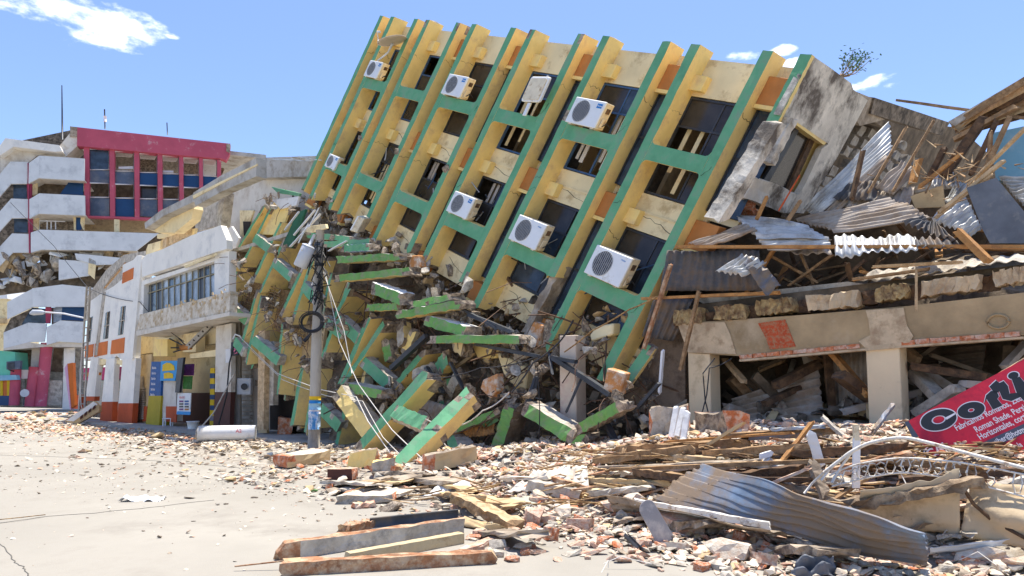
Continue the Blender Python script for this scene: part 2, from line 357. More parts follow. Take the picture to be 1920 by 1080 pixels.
def where(base, u, v, tail=''):
    d = sorted(LM, key=lambda q: abs(q[0]-u)+1.6*abs(q[1]-v))
    for q in d[:7]:
        dx, dy = u-q[0], v-q[1]
        r1 = 'right of' if dx > 0 else 'left of'; r2 = 'below' if dy > 0 else 'above'
        for rel in ((r1, r2) if abs(dx) > 1.5*abs(dy) else (r2, r1)):
            for far in ('just ', 'a bit ', ''):
                if far == 'just ' and abs(dx)+abs(dy) > 60: continue
                if far == 'a bit ' and abs(dx)+abs(dy) <= 60: continue
                l_ = '%s %s%s %s%s' % (base, far, rel, q[2], tail)
                if l_ not in USED: USED.add(l_); return l_
    l_ = '%s between %s and %s%s' % (base, d[0][2], d[1][2], tail); USED.add(l_); return l_
def sizew(w): return 'tiny' if w < 18 else 'small' if w < 25 else 'medium' if w < 33 else 'large'
def uvof(p):
    q = Vector(p)-CAM; c, s = math.cos(PITCH), math.sin(PITCH); d = q.y*c+q.z*s; return 960+F*q.x/d, 540+SHIFT-F*(-q.y*s+q.z*c)/d
# ================================================================ ground
gm = MB(); xs = [-400, -120, -70]+[-45+i*1.5 for i in range(21)]
def grid(x0, x1, y0, y1, nx, ny, fz):
    mb = MB()
    for j in range(ny+1):
        for i in range(nx+1):
            x = x0+(x1-x0)*i/nx; y = y0+(y1-y0)*j/ny; mb.v.append(Vector((x, y, fz(x, y))))
    for j in range(ny):
        for i in range(nx): a = j*(nx+1)+i; mb.quadf([a, a+1, a+nx+2, a+nx+1], 0, True)
    return mb
streetm = mat('dusty_concrete_street', (.345, .318, .268), .12, .3, .3, .92, (.285, .26, .218), .28, .6, bsc=60)
rubm = mat('rubble_dust', (.42, .38, .32), .35, 5, 1.0, .95, (.28, .23, .17), .30, 7, bsc=25)
grid(-700, 700, -60, 1200, 8, 8, lambda x, y: 0).obj('street_ground', streetm, kind='structure')
# debris bank against the buildings
bank = MB(); nx, ny = 150, 150
def bk(a, b):
    s = -26+a*38; q = -7+b*12; p = Vector((1.24, 16, 0))+SD*s+MI*q; return p
for j in range(ny+1):
    for i in range(nx+1):
        p = bk(i/nx, j/ny); h = H(p.x, p.y); bank.v.append(Vector((p.x, p.y, h-.03 if h > .012 else -.05)))
for j in range(ny):
    for i in range(nx): a = j*(nx+1)+i; bank.quadf([a, a+1, a+nx+2, a+nx+1], 0, True)
bank.obj('debris_bank', rubm, kind='stuff', label='dusty bank of crushed masonry sloping up to the broken buildings', cat='rubble')

# ================================================================ the leaning office block
TB = thing('leaning_building', 'green and yellow three storey office block leaning over on its crushed ground floor', 'building', T.pc(1060, 800, .8))
FIN = [-16.95, -16.10, -14.42, -13.64, -11.77, -10.87, -8.86, -7.97, -5.95, -5.02, -3.03, -2.18, -.32, .54]
FB = [-.55, -.62, -.66, -.6, -.75, -.9, -.6, -.75, -.6, -1.0, -.9, -.95, -1.0, 5.05]
FW = .25; FD = .62
GM = [yellow, yellow, yellow, green, conc]
def fin(A, B, w=FW, d=FD, n=20, mats=None, jag=(.02, .12), chip=.12, jit=.006, parent=TB, name='fin', fr=T, wv=None, hv=None, label=None):
    wv = wv or fr.s*w; hv = hv or fr.m*d
    A = Vector(A)+wv/2+hv/2; B = Vector(B)+wv/2+hv/2
    return MB().beam(A, B, wv, hv, n, jit, jag, (0, 0, 0, 1, 2), chip).obj(name, mats or [yellow, green, conc], parent, label=label)
for k, (s, b) in enumerate(zip(FIN, FB)):
    if k == 10:
        fin(T.w(s, 6.58), T.w(s, .62), jag=(.005, .12), chip=.06)
        MB().beam(T.w(s+.15, .75, .28), T.w(s+.1, -1.0, .28), T.s*.22, T.m*.42, 12, .03, (.1, .1), (0,)*5).obj('bare_column', stripped, TB, label='fin stripped down to bare brown concrete')
        continue
    if k == 13: fin(T.w(s, 6.58), T.w(s, b), jag=(.005, .06), d=.12); continue
    fin(T.w(s, 6.58), T.w(s, b), jag=(.005, .16), n=26, chip=.05)
# stub of the end fin lower down
fin(T.pc(1212, 645, 0), T.pc(1163, 715, 0), d=.12, n=5, chip=.2)
def railp(s0, s1, t0, t1, fr=T, D=.004, d=.3, mats=(green, yellow), name='rail', parent=TB, flt=.1):
    pts = [(s0, t0-flt), (s0+flt*.35, t0-flt*.3), (s0+flt, t0), (s1-flt, t0), (s1-flt*.35, t0-flt*.3), (s1, t0-flt), (s1, t1+flt), (s1-flt*.35, t1+flt*.3), (s1-flt, t1), (s0+flt, t1), (s0+flt*.35, t1+flt*.3), (s0, t1+flt)]
    return MB().prism([fr.w(a, b, D) for a, b in pts], fr.m*d, (0, 1, 1)).obj(name, list(mats), parent)
for i in range(1, 13, 2):
    s0, s1 = FIN[i]+FW, FIN[i+1]
    for t0 in (3.80, .54): railp(s0, s1, t0, t0+.38)
# back wall of each bay, windows, stubs, orange panels
def window(s0, s1, t0, t1, D, style, blinds=0, par=TB, fr=T):
    # frame of dark metal, panes, mullions
    fw = .05; mb = MB()
    for (a, b, c, d) in [(s0, s1, t0, t0+fw), (s0, s1, t1-fw, t1), (s0, s0+fw, t0+fw, t1-fw), (s1-fw, s1, t0+fw, t1-fw)]: mb.box(fr, a, b, c, d, D, D+.07)
    sm = s0+(s1-s0)*rnd.uniform(.42, .58); tt = t1-(t1-t0)*.30
    mb.box(fr, sm-.025, sm+.025, t0+fw, tt-.02, D+.01, D+.06)
    mb.box(fr, s0+fw, s1-fw, tt-.02, tt+.03, D+.005, D+.065); mb.box(fr, sm-.02, sm+.02, tt+.03, t1-fw, D+.01, D+.06)
    f = mb.obj('window', steel if style != 2 else bluesteel, par)
    for (a, b, c, d) in [(s0+fw, sm-.025, t0+fw, tt-.02), (sm+.025, s1-fw, t0+fw, tt-.02), (s0+fw, sm-.02, tt+.03, t1-fw), (sm+.02, s1-fw, tt+.03, t1-fw)]:
        if rnd.random() < .25: continue
        MB().box(fr, a, b, c, d, D+.03, D+.036).obj('pane', glassb if rnd.random() < .2 else glass, f)
    if blinds:
        x = s0+.1; 
        while x < s1-.15:
            w_ = rnd.uniform(.08, .13)
            if rnd.random() < .55:
                lo = t0+(t1-t0)*rnd.uniform(0, .25)
                MB().box(fr, x, x+w_, lo, t1-.1, D+.16, D+.18).obj('blind', [whitep, cream, louvr][blinds-1], f)
            x += w_+rnd.uniform(.03, .1)
for i in range(1, 13, 2):
    s0, s1 = FIN[i]+FW, FIN[i+1]; e0, e1 = s0-.02, s1+.35
    bw = MB(); bw.box(T, e0, e1, 5.50, 6.40, .58, .72); bw.obj('parapet_panel', cream, TB)
    MB().box(T, e0, e1, 2.20, 3.06, .58, .72).obj('sill_panel', cream, TB)
    MB().box(T, e0, e1, 2.62, 2.66, .55, .58).obj('ledge', cream, TB)
    MB().box(T, e0, e1, -.95 if i > 1 else -.5, -.21, .58, .72).obj('sill_panel', cream, TB)
    for t in (5.60, 2.30):
        MB().box(T, s0-.03, s0+.34, t, t+.36, .36, .60).obj('bracket', yellow, TB, bevel=.01)
    window(s0, s1+.25, 3.08, 5.48, .60, rnd.choice((0, 0, 2)), blinds={1: 1, 3: 2, 5: 3, 7: 2, 9: 1, 11: 2}[i])
    window(s0, s1+.25, -.19, 2.18, .60, 0, blinds={1: 3, 3: 2, 5: 3, 7: 3, 9: 1, 11: 1}[i])
for i in range(0, 14, 2):
    s0, s1 = FIN[i]+FW, FIN[i+1]+.20; dd = .30
    MB().box(T, s0, s1, 6.12, 6.42, .60, .72).obj('parapet_panel', cream, TB)
    for t in (5.50, 2.23, -1.04):
        if i == 12 and t < 0: continue
        hh = .62 if t > -1 else .5
        MB().box(T, s0+.003, FIN[i+1]-.003, t, t+hh, dd, dd+.3).obj('orange_panel', orange, TB, bevel=.008)
        MB().box(T, s0+.003, FIN[i+1]-.003, t-.09, t-.003, dd-.02, dd+.3).obj('panel_edge', yellow, TB)
    MB().box(T, s0, s1, 2.9, 3.06, .60, .7).obj('sill_panel', cream, TB)
    for (t0, t1) in ((3.08, 5.4), (-.4, 2.1)):
        if i == 12 and t0 < 0: continue
        f = MB().box(T, s0+.02, s0+.06, t0, t1, .45, .5).obj('window', steel, TB); MB().box(T, s0+.065, s1, t0+1.2, t0+1.25, .46, .485).obj('transom', steel, f)
        MB().box(T, s0+.06, s1, t0, t1, .49, .495).obj('pane', glassb, f)
for i in range(1, 13, 2):
    for k in range(5):
        a = T.w(FIN[i]+rnd.uniform(.4, 1.6), rnd.uniform(.0, 1.9), .5); b = a+T.s*rnd.uniform(-.7, .7)+T.t*rnd.uniform(-.7, .7)-T.m*rnd.uniform(0, .25)
        MB().tube([a, a.lerp(b, .5)+T.m*rnd.uniform(-.05, .05), b], rnd.uniform(.012, .025), 4).obj('bent_bar', rnd.choice((steel, steel, greym, bluesteel)), TB)
    if i > 1:
        for k in range(3):
            u_ = FIN[i]+rnd.uniform(.5, 1.5); MB().prism([T.w(u_, .6, .9), T.w(u_+.3, .5, .95), T.w(u_+.2, 1.7, .9), T.w(u_-.05, 1.6, .9)], T.m*.03).obj('curtain', rnd.choice((louvr, tan, whitep, zincw)), TB)
# inside: floors, rear wall, partitions, roof
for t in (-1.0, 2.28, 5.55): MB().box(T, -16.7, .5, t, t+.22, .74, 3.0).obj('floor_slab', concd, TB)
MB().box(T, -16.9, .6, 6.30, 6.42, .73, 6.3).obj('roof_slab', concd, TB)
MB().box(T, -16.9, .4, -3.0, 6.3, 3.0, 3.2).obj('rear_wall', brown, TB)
MB().box(T, -17.0, -16.85, -.6, 6.3, .7, 6.2).obj('end_wall', yellow, TB)
for s in (-13.8, -11, -8.1, -5.2, -2.3): MB().box(T, s, s+.12, -.7, 6.2, 1.6, 3.0).obj('partition', tan, TB)
# right end wall: weathered, with a window and yellow reveal
ES = .78
EF = Frame(T.w(ES, 0, 0), T.m, T.t, -T.s)
def ep(mb, pts, th=.14, m=(0, 0, 0), D=0): return mb.px(EF, pts, D, D+th, m)
ep(MB(), [(1523, 104), (1558, 128), (1596, 156), (1588, 190), (1572, 232), (1553, 270), (1490, 226), (1462, 216), (1470, 199)]).obj('end_wall', weath, TB, label='black streaked weathered end wall of the block')
ep(MB(), [(1596, 156), (1600, 168), (1627, 188), (1605, 230), (1567, 300), (1535, 350), (1507, 400), (1478, 398), (1510, 345), (1541, 280), (1553, 270), (1572, 232), (1588, 190)]).obj('end_wall', weath, TB)
ep(MB(), [(1488, 220), (1551, 266), (1545, 272), (1484, 228)], .34, D=.004).obj('window_surround', yellow, TB)
ep(MB(), [(1538, 238), (1553, 268), (1532, 310), (1500, 372), (1480, 368), (1512, 305)], .05, D=.24).obj('window_surround', yellow, TB)
gl = ep(MB(), [(1489, 228), (1536, 240), (1480, 362), (1432, 345)], .02, D=.22).obj('pane', glass, TB)
for q in ([(1497, 230), (1506, 232), (1437, 350), (1428, 344)], [(1530, 238), (1538, 242), (1482, 365), (1474, 362)], [(1489, 226), (1536, 239), (1534, 245), (1487, 232)]): ep(MB(), q, .06, D=.16).obj('window_frame', woodd if q[0][0] == 1530 else steel, TB)
# bare end column in two thicknesses
MB().beam(EF.pc(1452, 232, -.2), EF.pc(1345, 408, -.2), T.s*.34, T.m*.30, 16, .014, (.05, .15), (0, 0, 0, 0, 0)).obj('end_column', weath, TB, label='scarred grey end column with its render gone')
MB().beam(EF.pc(1478, 222, -.05), EF.pc(1435, 305, -.05), T.s*.3, T.m*.26, 8, .014, (.05, .05), (0,)*5).obj('end_column', weath, TB)
MB().beam(EF.pc(1400, 350, .1), EF.pc(1490, 385, .1), T.t*.5, T.s*.2, 8, .03, (.1, .1), (0,)*5).obj('window_sill', weath, TB)
for k in range(6):
    single('brick', 'B', k, brick, EF.pc(1408-rnd.uniform(0, 8), 368+k*6, .2), (.3, .3, .3), rrot(.5), None, None, parent=TB)
# cracks across the yellow fin sides and the green fronts, cut as thin dark gaps
CRM = mat('crack_dark', (.05, .04, .03), .2, 5, 0, 1)
def crack(fr, s, t, ds, dt, D, n=7, r=.008, sidew=None):
    pts = []
    for k in range(n+1):
        a = k/n; base = fr.w(s+ds*a+rnd.uniform(-.02, .02), t+dt*a+rnd.uniform(-.04, .04), D)
        if sidew: base = fr.w(s, t+dt*a+rnd.uniform(-.05, .05), D+sidew*a)
        pts.append(base)
    MB().tube(pts, [r*rnd.uniform(.3, 1) for _ in pts], 3).obj('crack', CRM, TB)
for i, s in enumerate(FIN[:13]):
    for t in (5.2, 2.05):
        if rnd.random() < .8: crack(T, s+FW+.001, t+rnd.uniform(-.15, .15), 0, rnd.uniform(-.25, .1), .02, sidew=.55)
        if i % 2 and rnd.random() < .8: crack(T, s+.02, 3.75-rnd.uniform(0, 3.2), .22, .12, -.001, 4)
        if i % 2 == 0 and i and rnd.random() < .7: crack(T, s+.03, rnd.choice((3.75, .55, 4.25)), .15, rnd.uniform(.2, .5), -.001, 5)
for i in range(1, 13, 2):
    for t in (2.4, -.6): crack(T, FIN[i]+.5, t+.2, 1.3, -.3, .579, 8, .012)
# rounded chips of fallen paint at the storey joints
for i in (2, 4, 6): single('spall', 'L', i, conc, T.w(FIN[i]+.1, 2.05, .02), (.25, .3, .35), rrot(), None, None, parent=TB)

# ---------------------------------------------------------------- outdoor units standing on the rails
def ac(s, t, label, lg=True, sc=1.0, D=-.16, fr=T):
    w_, h_, d_ = 1.0*sc, .66*sc, .33*sc
    g = thing('outdoor_unit', label, 'air conditioner', fr.w(s+w_/2, t, D+d_/2), 'air conditioning outdoor units on the leaning block')
    MB().box(fr, s, s+w_, t+.03, t+h_, D, D+.06).obj('front_panel', acw, g, bevel=.015)
    MB().box(fr, s+.01, s+w_-.01, t+.03, t+h_-.01, D+.062, D+d_).obj('casing', acs, g, bevel=.015)
    cx, cy, r = s+w_*.36, t+h_*.53, h_*.37
    ring = [fr.w(cx+r*math.cos(a*math.pi/14), cy+r*1.08*math.sin(a*math.pi/14), D-.004) for a in range(28)]
    fan = MB().prism(ring, fr.m*.012).obj('fan_opening', acg, g)
    for k in range(5):
        a0 = k*1.2566+.4; pts = [fr.w(cx, cy, D-.007), fr.w(cx+r*.8*math.cos(a0), cy+r*.8*math.sin(a0), D-.007), fr.w(cx+r*.85*math.cos(a0+.7), cy+r*.85*math.sin(a0+.7), D-.007)]
        MB().prism(pts, fr.m*.002).obj('blade', steel, fan)
    gr = MB()
    for k in range(-4, 5):
        x = r*k/5; hh = math.sqrt(r*r-x*x)*1.06; gr.box(fr, cx+x-.006, cx+x+.006, cy-hh, cy+hh, D-.018, D-.009)
    gr.tube(ring+[ring[0]], .010, 5)
    gr.obj('grille', acgr, g)
    MB().box(fr, s+w_+.002, s+w_+.03, t+.08, t+h_*.45, D+.12, D+.3).obj('valve_cover', acs, g, bevel=.01)
    MB().box(fr, s+w_-.008, s+w_+.004, t+h_*.62, t+h_*.8, D+.14, D+.28).obj('side_handle', woodd, g)
    for x in (.12, .85): MB().box(fr, s+w_*x, s+w_*x+.1, t-.0, t+.03, D+.02, D+d_-.02).obj('foot', acs, g)
    px = []
    for k in range(9): px.append(fr.w(s+w_+.03+.05*math.sin(k), t+.12+.05*k-.006*k*k, D+.2+.03*k))
    MB().tube(px, .014, 5).obj('hose', wirem, g)
    if lg == 1:
        l_ = MB().box(fr, s+w_*.77, s+w_*.93, t+h_*.74, t+h_*.90, D-.006, D-.001).obj('label', logo, g)
        l_['_o'] = g['_o']; text(fr, 'Midea', s+w_*.78, t+h_*.79, D-.008, .062*sc, white, 'lettering', l_, .0008)
        l_.children[0].location = (0, 0, 0)
    elif lg == 2: text(fr, 'Midea', s+w_*.76, t+h_*.82, D-.004, .05*sc, logo, 'lettering', g, .0008)
    return g
BAY = lambda i: FIN[i]+FW
ac(BAY(1)-.02, 4.19, 'white outdoor unit high on the far left bay, below the satellite dish', 1, .98)
ac(BAY(5)+.02, 4.19, 'white outdoor unit with blue label on the upper rail of the third bay', 1, 1.05)
ac(BAY(9)+.02, 4.19, 'white outdoor unit with blue label on the upper rail, nearest the parapet right', 1, 1.08)
ac(BAY(7)+.02, .93, 'outdoor unit with blue label on the lower rail of the fourth bay', 1, 1.0)
ac(BAY(9)+.02, .93, 'outdoor unit without blue label on the lower rail, fan side facing left', 2, 1.08)
ac(BAY(11)+.02, .93, 'largest and lowest outdoor unit, on the rail nearest the roof sheets', 2, 1.1)
ac(BAY(1)+.0, .6, 'outdoor unit half hidden behind the far left fins above the broken edge', 1, .8, D=-.1)
fr2 = Frame(T.pc(668, 432, -.1), (T.m*.9-T.s*.5), (T.t+T.s*.12), T.s*.9+T.m*.45)
ac(-.45, 0, 'outdoor unit knocked sideways into the broken storey edge', 0, .85, D=0, fr=fr2)
# satellite dish
g = thing('satellite_dish', 'grey satellite dish seen edge on above the far left outdoor unit', 'dish', T.pc(712, 115, -.1))
c = T.pc(736, 80, -.35); nn = Vector((-.25, -.2, .95)).normalized(); x = Vector((1, .2, .25)).normalized(); y = nn.cross(x).normalized()
db = MB(); rings = 5; 
db.v.append(c)
for j in range(1, rings+1):
    for k in range(24):
        a = k*math.pi/12; r_ = .52*j/rings; db.v.append(c+x*math.cos(a)*r_+y*math.sin(a)*r_+nn*(r_*r_*.28))
for k in range(24):
    db.quadf([0, 1+k, 1+(k+1) % 24], 0, True)
    for j in range(rings-1): db.quadf([1+j*24+k, 1+(j+1)*24+k, 1+(j+1)*24+(k+1) % 24, 1+j*24+(k+1) % 24], 0, True)
d_ = db.obj('reflector', louvr, g); sm_ = d_.modifiers.new('solid', 'SOLIDIFY'); sm_.thickness = .015
MB().tube([c-nn*.02, T.pc(728, 98, -.2), T.pc(720, 105, -.1), T.pc(708, 114, 0)], [.05, .035, .03, .03], 8).obj('mast', greym, g)
MB().tube([c-x*.5, T.pc(709, 72, -.6), T.pc(707, 60, -.65)], .02, 6).obj('feed_arm', whiter, g)
MB().tube([T.pc(707, 60, -.65), T.pc(713, 60, -.6)], .04, 6).obj('feed_horn', greym, g)
# square panel antenna
g = thing('panel_antenna', 'square white panel antenna on a short mast in the fourth bay', 'antenna', T.pc(995, 195, -.1))
pa = Frame(T.pc(1003, 167, -.3), T.s+T.t*.08-T.m*.1, T.t-T.s*.05, T.m)
def rr(fr, x0, x1, y0, y1, r, D): 
    o = []
    for (cx, cy, a0) in ((x1-r, y1-r, 0), (x0+r, y1-r, 90), (x0+r, y0+r, 180), (x1-r, y0+r, 270)):
        for k in range(5): a = R(a0+k*22.5); o.append(fr.w(cx+r*math.cos(a), cy+r*math.sin(a), D))
    return o
MB().prism(rr(pa, -.42, .42, -.36, .36, .08, 0), pa.m*.1).obj('radome', acw, g, bevel=.02)
MB().prism(rr(pa, -.36, .36, -.30, .30, .06, -.03), pa.m*.028).obj('face_plate', acs, g)
MB().tube([pa.w(.1, .2, .12), T.pc(1027, 142, 0)], .025, 6).obj('mast', greym, g)
MB().box(pa, -.1, .04, -.75, -.38, .03, .09).obj('bracket', acw, g, bevel=.01)
# orange bits / cables hanging on facade
wr = MB()
def cable(pts, r=.012, sagv=.15, mb=None, n=10, m=0):
    mb = mb or wr; out_ = []
    for a, b in zip(pts, pts[1:]):
        for k in range(n):
            q = k/n; p = a.lerp(b, q); p = p-Z*sagv*4*q*(1-q); out_.append(p)
    out_.append(pts[-1]); mb.tube(out_, r, 5, m)

# ================================================================ lower storeys of the block, folded down at the left
LB = thing('crushed_storeys', 'folded lower storeys of the green and yellow block with broken fins', 'building wreck', T.pc(640, 760, .6))
def TP(u, v, D=0):
    p = T.pc(u, v, D)
    if p.z < .02: r = ray(u, v); p = CAM+r*((.02-CH)/r.z) if r.z < 0 else p
    return p
LF = [  # (u0,v0,u1,v1,width,depth,D,green?)
 (492, 387, 436, 479, .26, .55, .0), (508, 385, 452, 496, .22, .8, -.02), (523, 419, 472, 526, .25, .6, -.02), (531, 450, 486, 545, .22, .75, 0),
 (566, 500, 526, 586, .24, .6, -.05), (584, 484, 545, 601, .24, .7, 0), (618, 512, 603, 582, .22, .6, .2), (650, 532, 631, 590, .22, .75, .2),
 (443, 511, 425, 568, .25, .6, .05), (480, 546, 450, 644, .26, .6, -.05), (487, 560, 459, 677, .24, .8, 0), (528, 606, 522, 660, .24, .7, 0),
 (530, 648, 519, 736, .2, 1.0, .1), (566, 674, 545, 794, .26, .75, -.1), (580, 750, 570, 808, .22, .6, .1), (622, 609, 604, 664, .22, .9, 0),
 (650, 545, 618, 605, .22, .7, .1), (686, 598, 636, 714, .26, .6, -.1), (716, 604, 640, 718, .24, .95, -.2), (642, 772, 626, 838, .24, .7, 0), (470, 430, 500, 390, .2, .5, .5),
 (790, 658, 736, 721, .26, .8, -.1)]
for (u0, v0, u1, v1, w_, d_, D) in LF:
    fin(TP(u0, v0, D), TP(u1, v1, D), w_*.86, d_*1.5, n=8, jag=(.14, .16), chip=.2, jit=.014, parent=LB)
for (u0, v0, u1, v1, w_, d_, D) in LF[:14]:
    if rnd.random() < .75: fin(TP(u0+13, v0+9, D+.45), TP(u1+13, v1+6, D+.45), w_*.8, d_*1.2, n=7, jag=(.2, .2), chip=.3, jit=.018, parent=LB)
LR = [(476, 445, 503, 466), (512, 491, 545, 520), (567, 536, 592, 563), (633, 600, 668, 634), (427, 571, 461, 601), (474, 637, 520, 676), (601, 766, 634, 800), (604, 600, 640, 626), (676, 674, 727, 720), (440, 640, 455, 660)]
for (u0, v0, u1, v1) in LR:
    A = TP(u0, v0, -.15); B = TP(u1, v1, -.15); hv = T.m*.3; wv = T.t*.34
    MB().beam(A+hv/2, B+hv/2, wv, hv, 6, .01, (.08, .08), (1, 0, 0, 0, 1), .15).obj('rail', [green, concl], LB)
# walls between the folded fins and floor edges
for (pts, D, m_) in [([(430, 480), (470, 500), (440, 560), (425, 555)], .5, yellow), ([(455, 500), (500, 520), (470, 600), (440, 580)], .7, straw), ([(505, 540), (545, 545), (530, 620), (495, 610)], .7, straw), ([(520, 400), (570, 395), (540, 470), (505, 460)], .8, tan), ([(545, 470), (600, 440), (585, 560), (540, 540)], .9, conc), ([(600, 500), (660, 470), (640, 600), (600, 610)], .9, brown), ([(560, 600), (610, 610), (600, 700), (560, 720)], .8, tan)]:
    MB().px(T, pts, D, D+.12).obj('wall_fragment', m_, LB)
# cane lath grids showing between the fins
for (u, v, ww, hh) in [(468, 570, 26, 30), (512, 560, 26, 50), (540, 600, 26, 30), (560, 630, 24, 30)]:
    lt = MB()
    for k in range(9):
        a = TP(u-ww/2, v-hh/2+k*hh/9, .3); b = TP(u+ww/2, v-hh/2+k*hh/9+8+rnd.uniform(-3, 3), .3); lt.tube([a, a.lerp(b, .5)+Vector((0, 0, rnd.uniform(-.05, .05))), b], .02, 5)
    for k in range(3): a = TP(u-ww/2+k*ww/3, v-hh/2, .34); b = TP(u-ww/2+k*ww/3-5, v+hh/2, .34); lt.tube([a, b], .02, 5)
    lt.obj('lath', straw, LB)

# masonry heap behind the broken front, from the T block's lower edge to the ground
hp = MB(); nu, nv = 90, 60
for j in range(nv+1):
    for i in range(nu+1):
        s = -17.6+i*18.4/nu; t = -.6-j*(6.9+.0*i)/nv
        D = 1.75+1.0*noise.noise(Vector((s*.55, t*.7, 2)))+.5*noise.noise(Vector((s*1.9, t*1.9, 7)))-.5*(j/nv)
        p = T.w(s, t, D); hp.v.append(p)
for j in range(nv):
    for i in range(nu): a = j*(nu+1)+i; hp.quadf([a, a+1, a+nu+2, a+nu+1], 0, False)
hp.obj('masonry_heap', mat('heap_brown', (.34, .265, .19), .5, 3, 1, .95, (.15, .115, .08), .38, 3, bsc=12), LB, kind='stuff')

# ================================================================ loose beams: each one a thing
def lbeam(lbl, u0, v0, u1, v1, wpx, D=0, dep=.35, front=green, side=yellow, top=None, n=13, jag=(.14, .14), chip=.3, D2=None, name='broken_beam', wdir=None, cat='concrete beam', group='fallen beams in front of the leaning block', hv=None):
    A = TP(u0, v0, D); B = TP(u1, v1, D if D2 is None else D2)
    ax = (B-A).normalized(); mid = (A+B)/2; view = (mid-CAM).normalized()
    wv = ax.cross(view).normalized(); wv = wv*(wpx*mid.y/F)
    if hv is None: hv = T.m*dep
    else: hv = Vector(hv).normalized()*dep
    wv = (wv-hv*(wv.dot(hv)/hv.length_squared*.5))
    A = A+hv/2; B = B+hv/2
    mats = [side, front, conc, top or side]
    up = 3; m = (0, 0, 0, 1, 2)
    if wv.z > 0: m = (3, 0, 0, 1, 2)
    else: m = (0, 0, 3, 1, 2)
    return MB().beam(A, B, wv, hv, n, .019, jag, m, chip).obj(name, mats, None, label=lbl, cat=cat, group=group)
BM = [
 ('long green beam edge lying level above the transformer', 577, 441, 662, 449, 11, -.3, .5, green, yellow, concl),
 ('short green beam piece just right of the pole top', 608, 458, 690, 454, 12, -.35, .5, green, yellow, whitep),
 ('pale green block chip with a torn right end above the level beams', 642, 466, 690, 463, 13, -.5, .4, green, whitep, whitep),
 ('level green beam with a torn yellow lower edge right of the transformer', 632, 487, 748, 481, 13, -.6, .45, grass_green, yellow, whitep),
 ('narrow beam, grey at its left half and green at its right', 628, 522, 765, 508, 13, -.7, .45, grass_green, yellow, concl),
 ('short thick green beam tipping down to the right below the narrow beam', 697, 540, 750, 560, 22, -.8, .45, grass_green, yellow, whitep),
 ('small green beam stump with broken white end in the middle of the heap', 688, 577, 742, 575, 13, -.7, .4, grass_green, yellow, concl),
 ('green beam rising to the right with crushed render on top', 770, 572, 846, 556, 12, -.6, .45, grass_green, concl, concl),
 ('long green beam sloping up right under the crushed render', 747, 590, 862, 570, 15, -.75, .45, grass_green, yellow, whitep),
 ('thick green beam with white broken top tipping down right', 800, 602, 872, 622, 20, -.7, .5, grass_green, yellow, whitep),
 ('longest level green beam of the heap, under the black pipes', 807, 636, 966, 636, 15, -.8, .5, grass_green, yellow, concl),
 ('green beam lying level just above the sunlit crossed fins', 649, 726, 713, 739, 17, -.7, .4, grass_green, yellow, concl),
]
for b in BM: lbeam(*b)
X = 'fallen fins in front of the leaning block'
lbeam('fallen yellow fin leaning left, yellow face outward', 634, 738, 692, 815, 36, -1.0, .4, yellow, grass_green, concl, name='fallen_fin', cat='concrete fin', group=X, D2=-.7)
def xfin(lbl, u0, v0, u1, v1, gw, yw, D, D2, up, m3=(green, yellow), n=10, chip=.25, jag=(.12, .14)):
    """fin with the green face turned up to the light and the yellow side below it"""
    A = TP(u0, v0, D); B = TP(u1, v1, D2); ax = (B-A).normalized(); mid = (A+B)/2
    up = Vector(up).normalized(); up = (up-ax*up.dot(ax)).normalized(); sd = ax.cross(up).normalized()
    if sd.y > 0: sd = -sd      # side that faces the street
    wv = -sd*.0+sd*gw; hv = -up*yw
    A = A-sd*gw*.5-up*yw*.5; B = B-sd*gw*.5-up*yw*.5
    return MB().beam(A, B, wv, hv, n, .012, jag, (0, 0, 0, 1, 2), chip).obj('fallen_fin', [m3[1], m3[0], conc], None, label=lbl, cat='concrete fin', group=X)
UPV = (-.45, -.82, .50)
xfin('sunlit fin with pale green top, left one of the crossed pair', 800, 712, 668, 856, .34, .52, -1.0, -.8, UPV)
xfin('long sunlit fin with pale green top, its foot on the street', 889, 742, 744, 886, .36, .40, -1.3, -.9, UPV, n=14)
lbeam('pale sunlit cross rail joining the two sunlit fins', 738, 770, 798, 795, 27, -1.25, .25, green, concl, green, hv=(.5, .6, -.62), name='fallen_rail', cat='concrete rail', group=X)
lbeam('green beam under the long sunlit fin rising to the right', 850, 806, 932, 772, 13, -.3, .5, grass_green, concl, concl, name='fallen_fin', cat='concrete fin', group=X)
lbeam('upright green fin stump with rebar hanging from its foot', 955, 763, 930, 843, 25, -.5, .5, grass_green, brown, concl, name='fallen_fin', cat='concrete fin', group=X)
lbeam('green rail tipping down right with a grey top face', 982, 766, 1072, 820, 27, -.7, .45, grass_green, concl, concl, name='fallen_rail', cat='concrete rail', group=X)
lbeam('green rail rising right to the orange corner block', 1083, 806, 1163, 760, 20, -.8, .4, grass_green, conc, concl, name='fallen_rail', cat='concrete rail', group=X)
lbeam('green fin stump below the junction of the two rails', 1093, 822, 1052, 880, 27, -.7, .45, grass_green, conc, concl, name='fallen_fin', cat='concrete fin', group=X)
lbeam('green fin standing on the ground behind the long sunlit fin', 843, 820, 868, 882, 24, -.4, .5, green, brown, concl, name='fallen_fin', cat='concrete fin', group=X)
lbeam('thin green fin leaning by the far side of the utility pole', 705, 640, 660, 700, 14, .3, .4, green, yellow, concl, name='fallen_fin', cat='concrete fin', group=X)
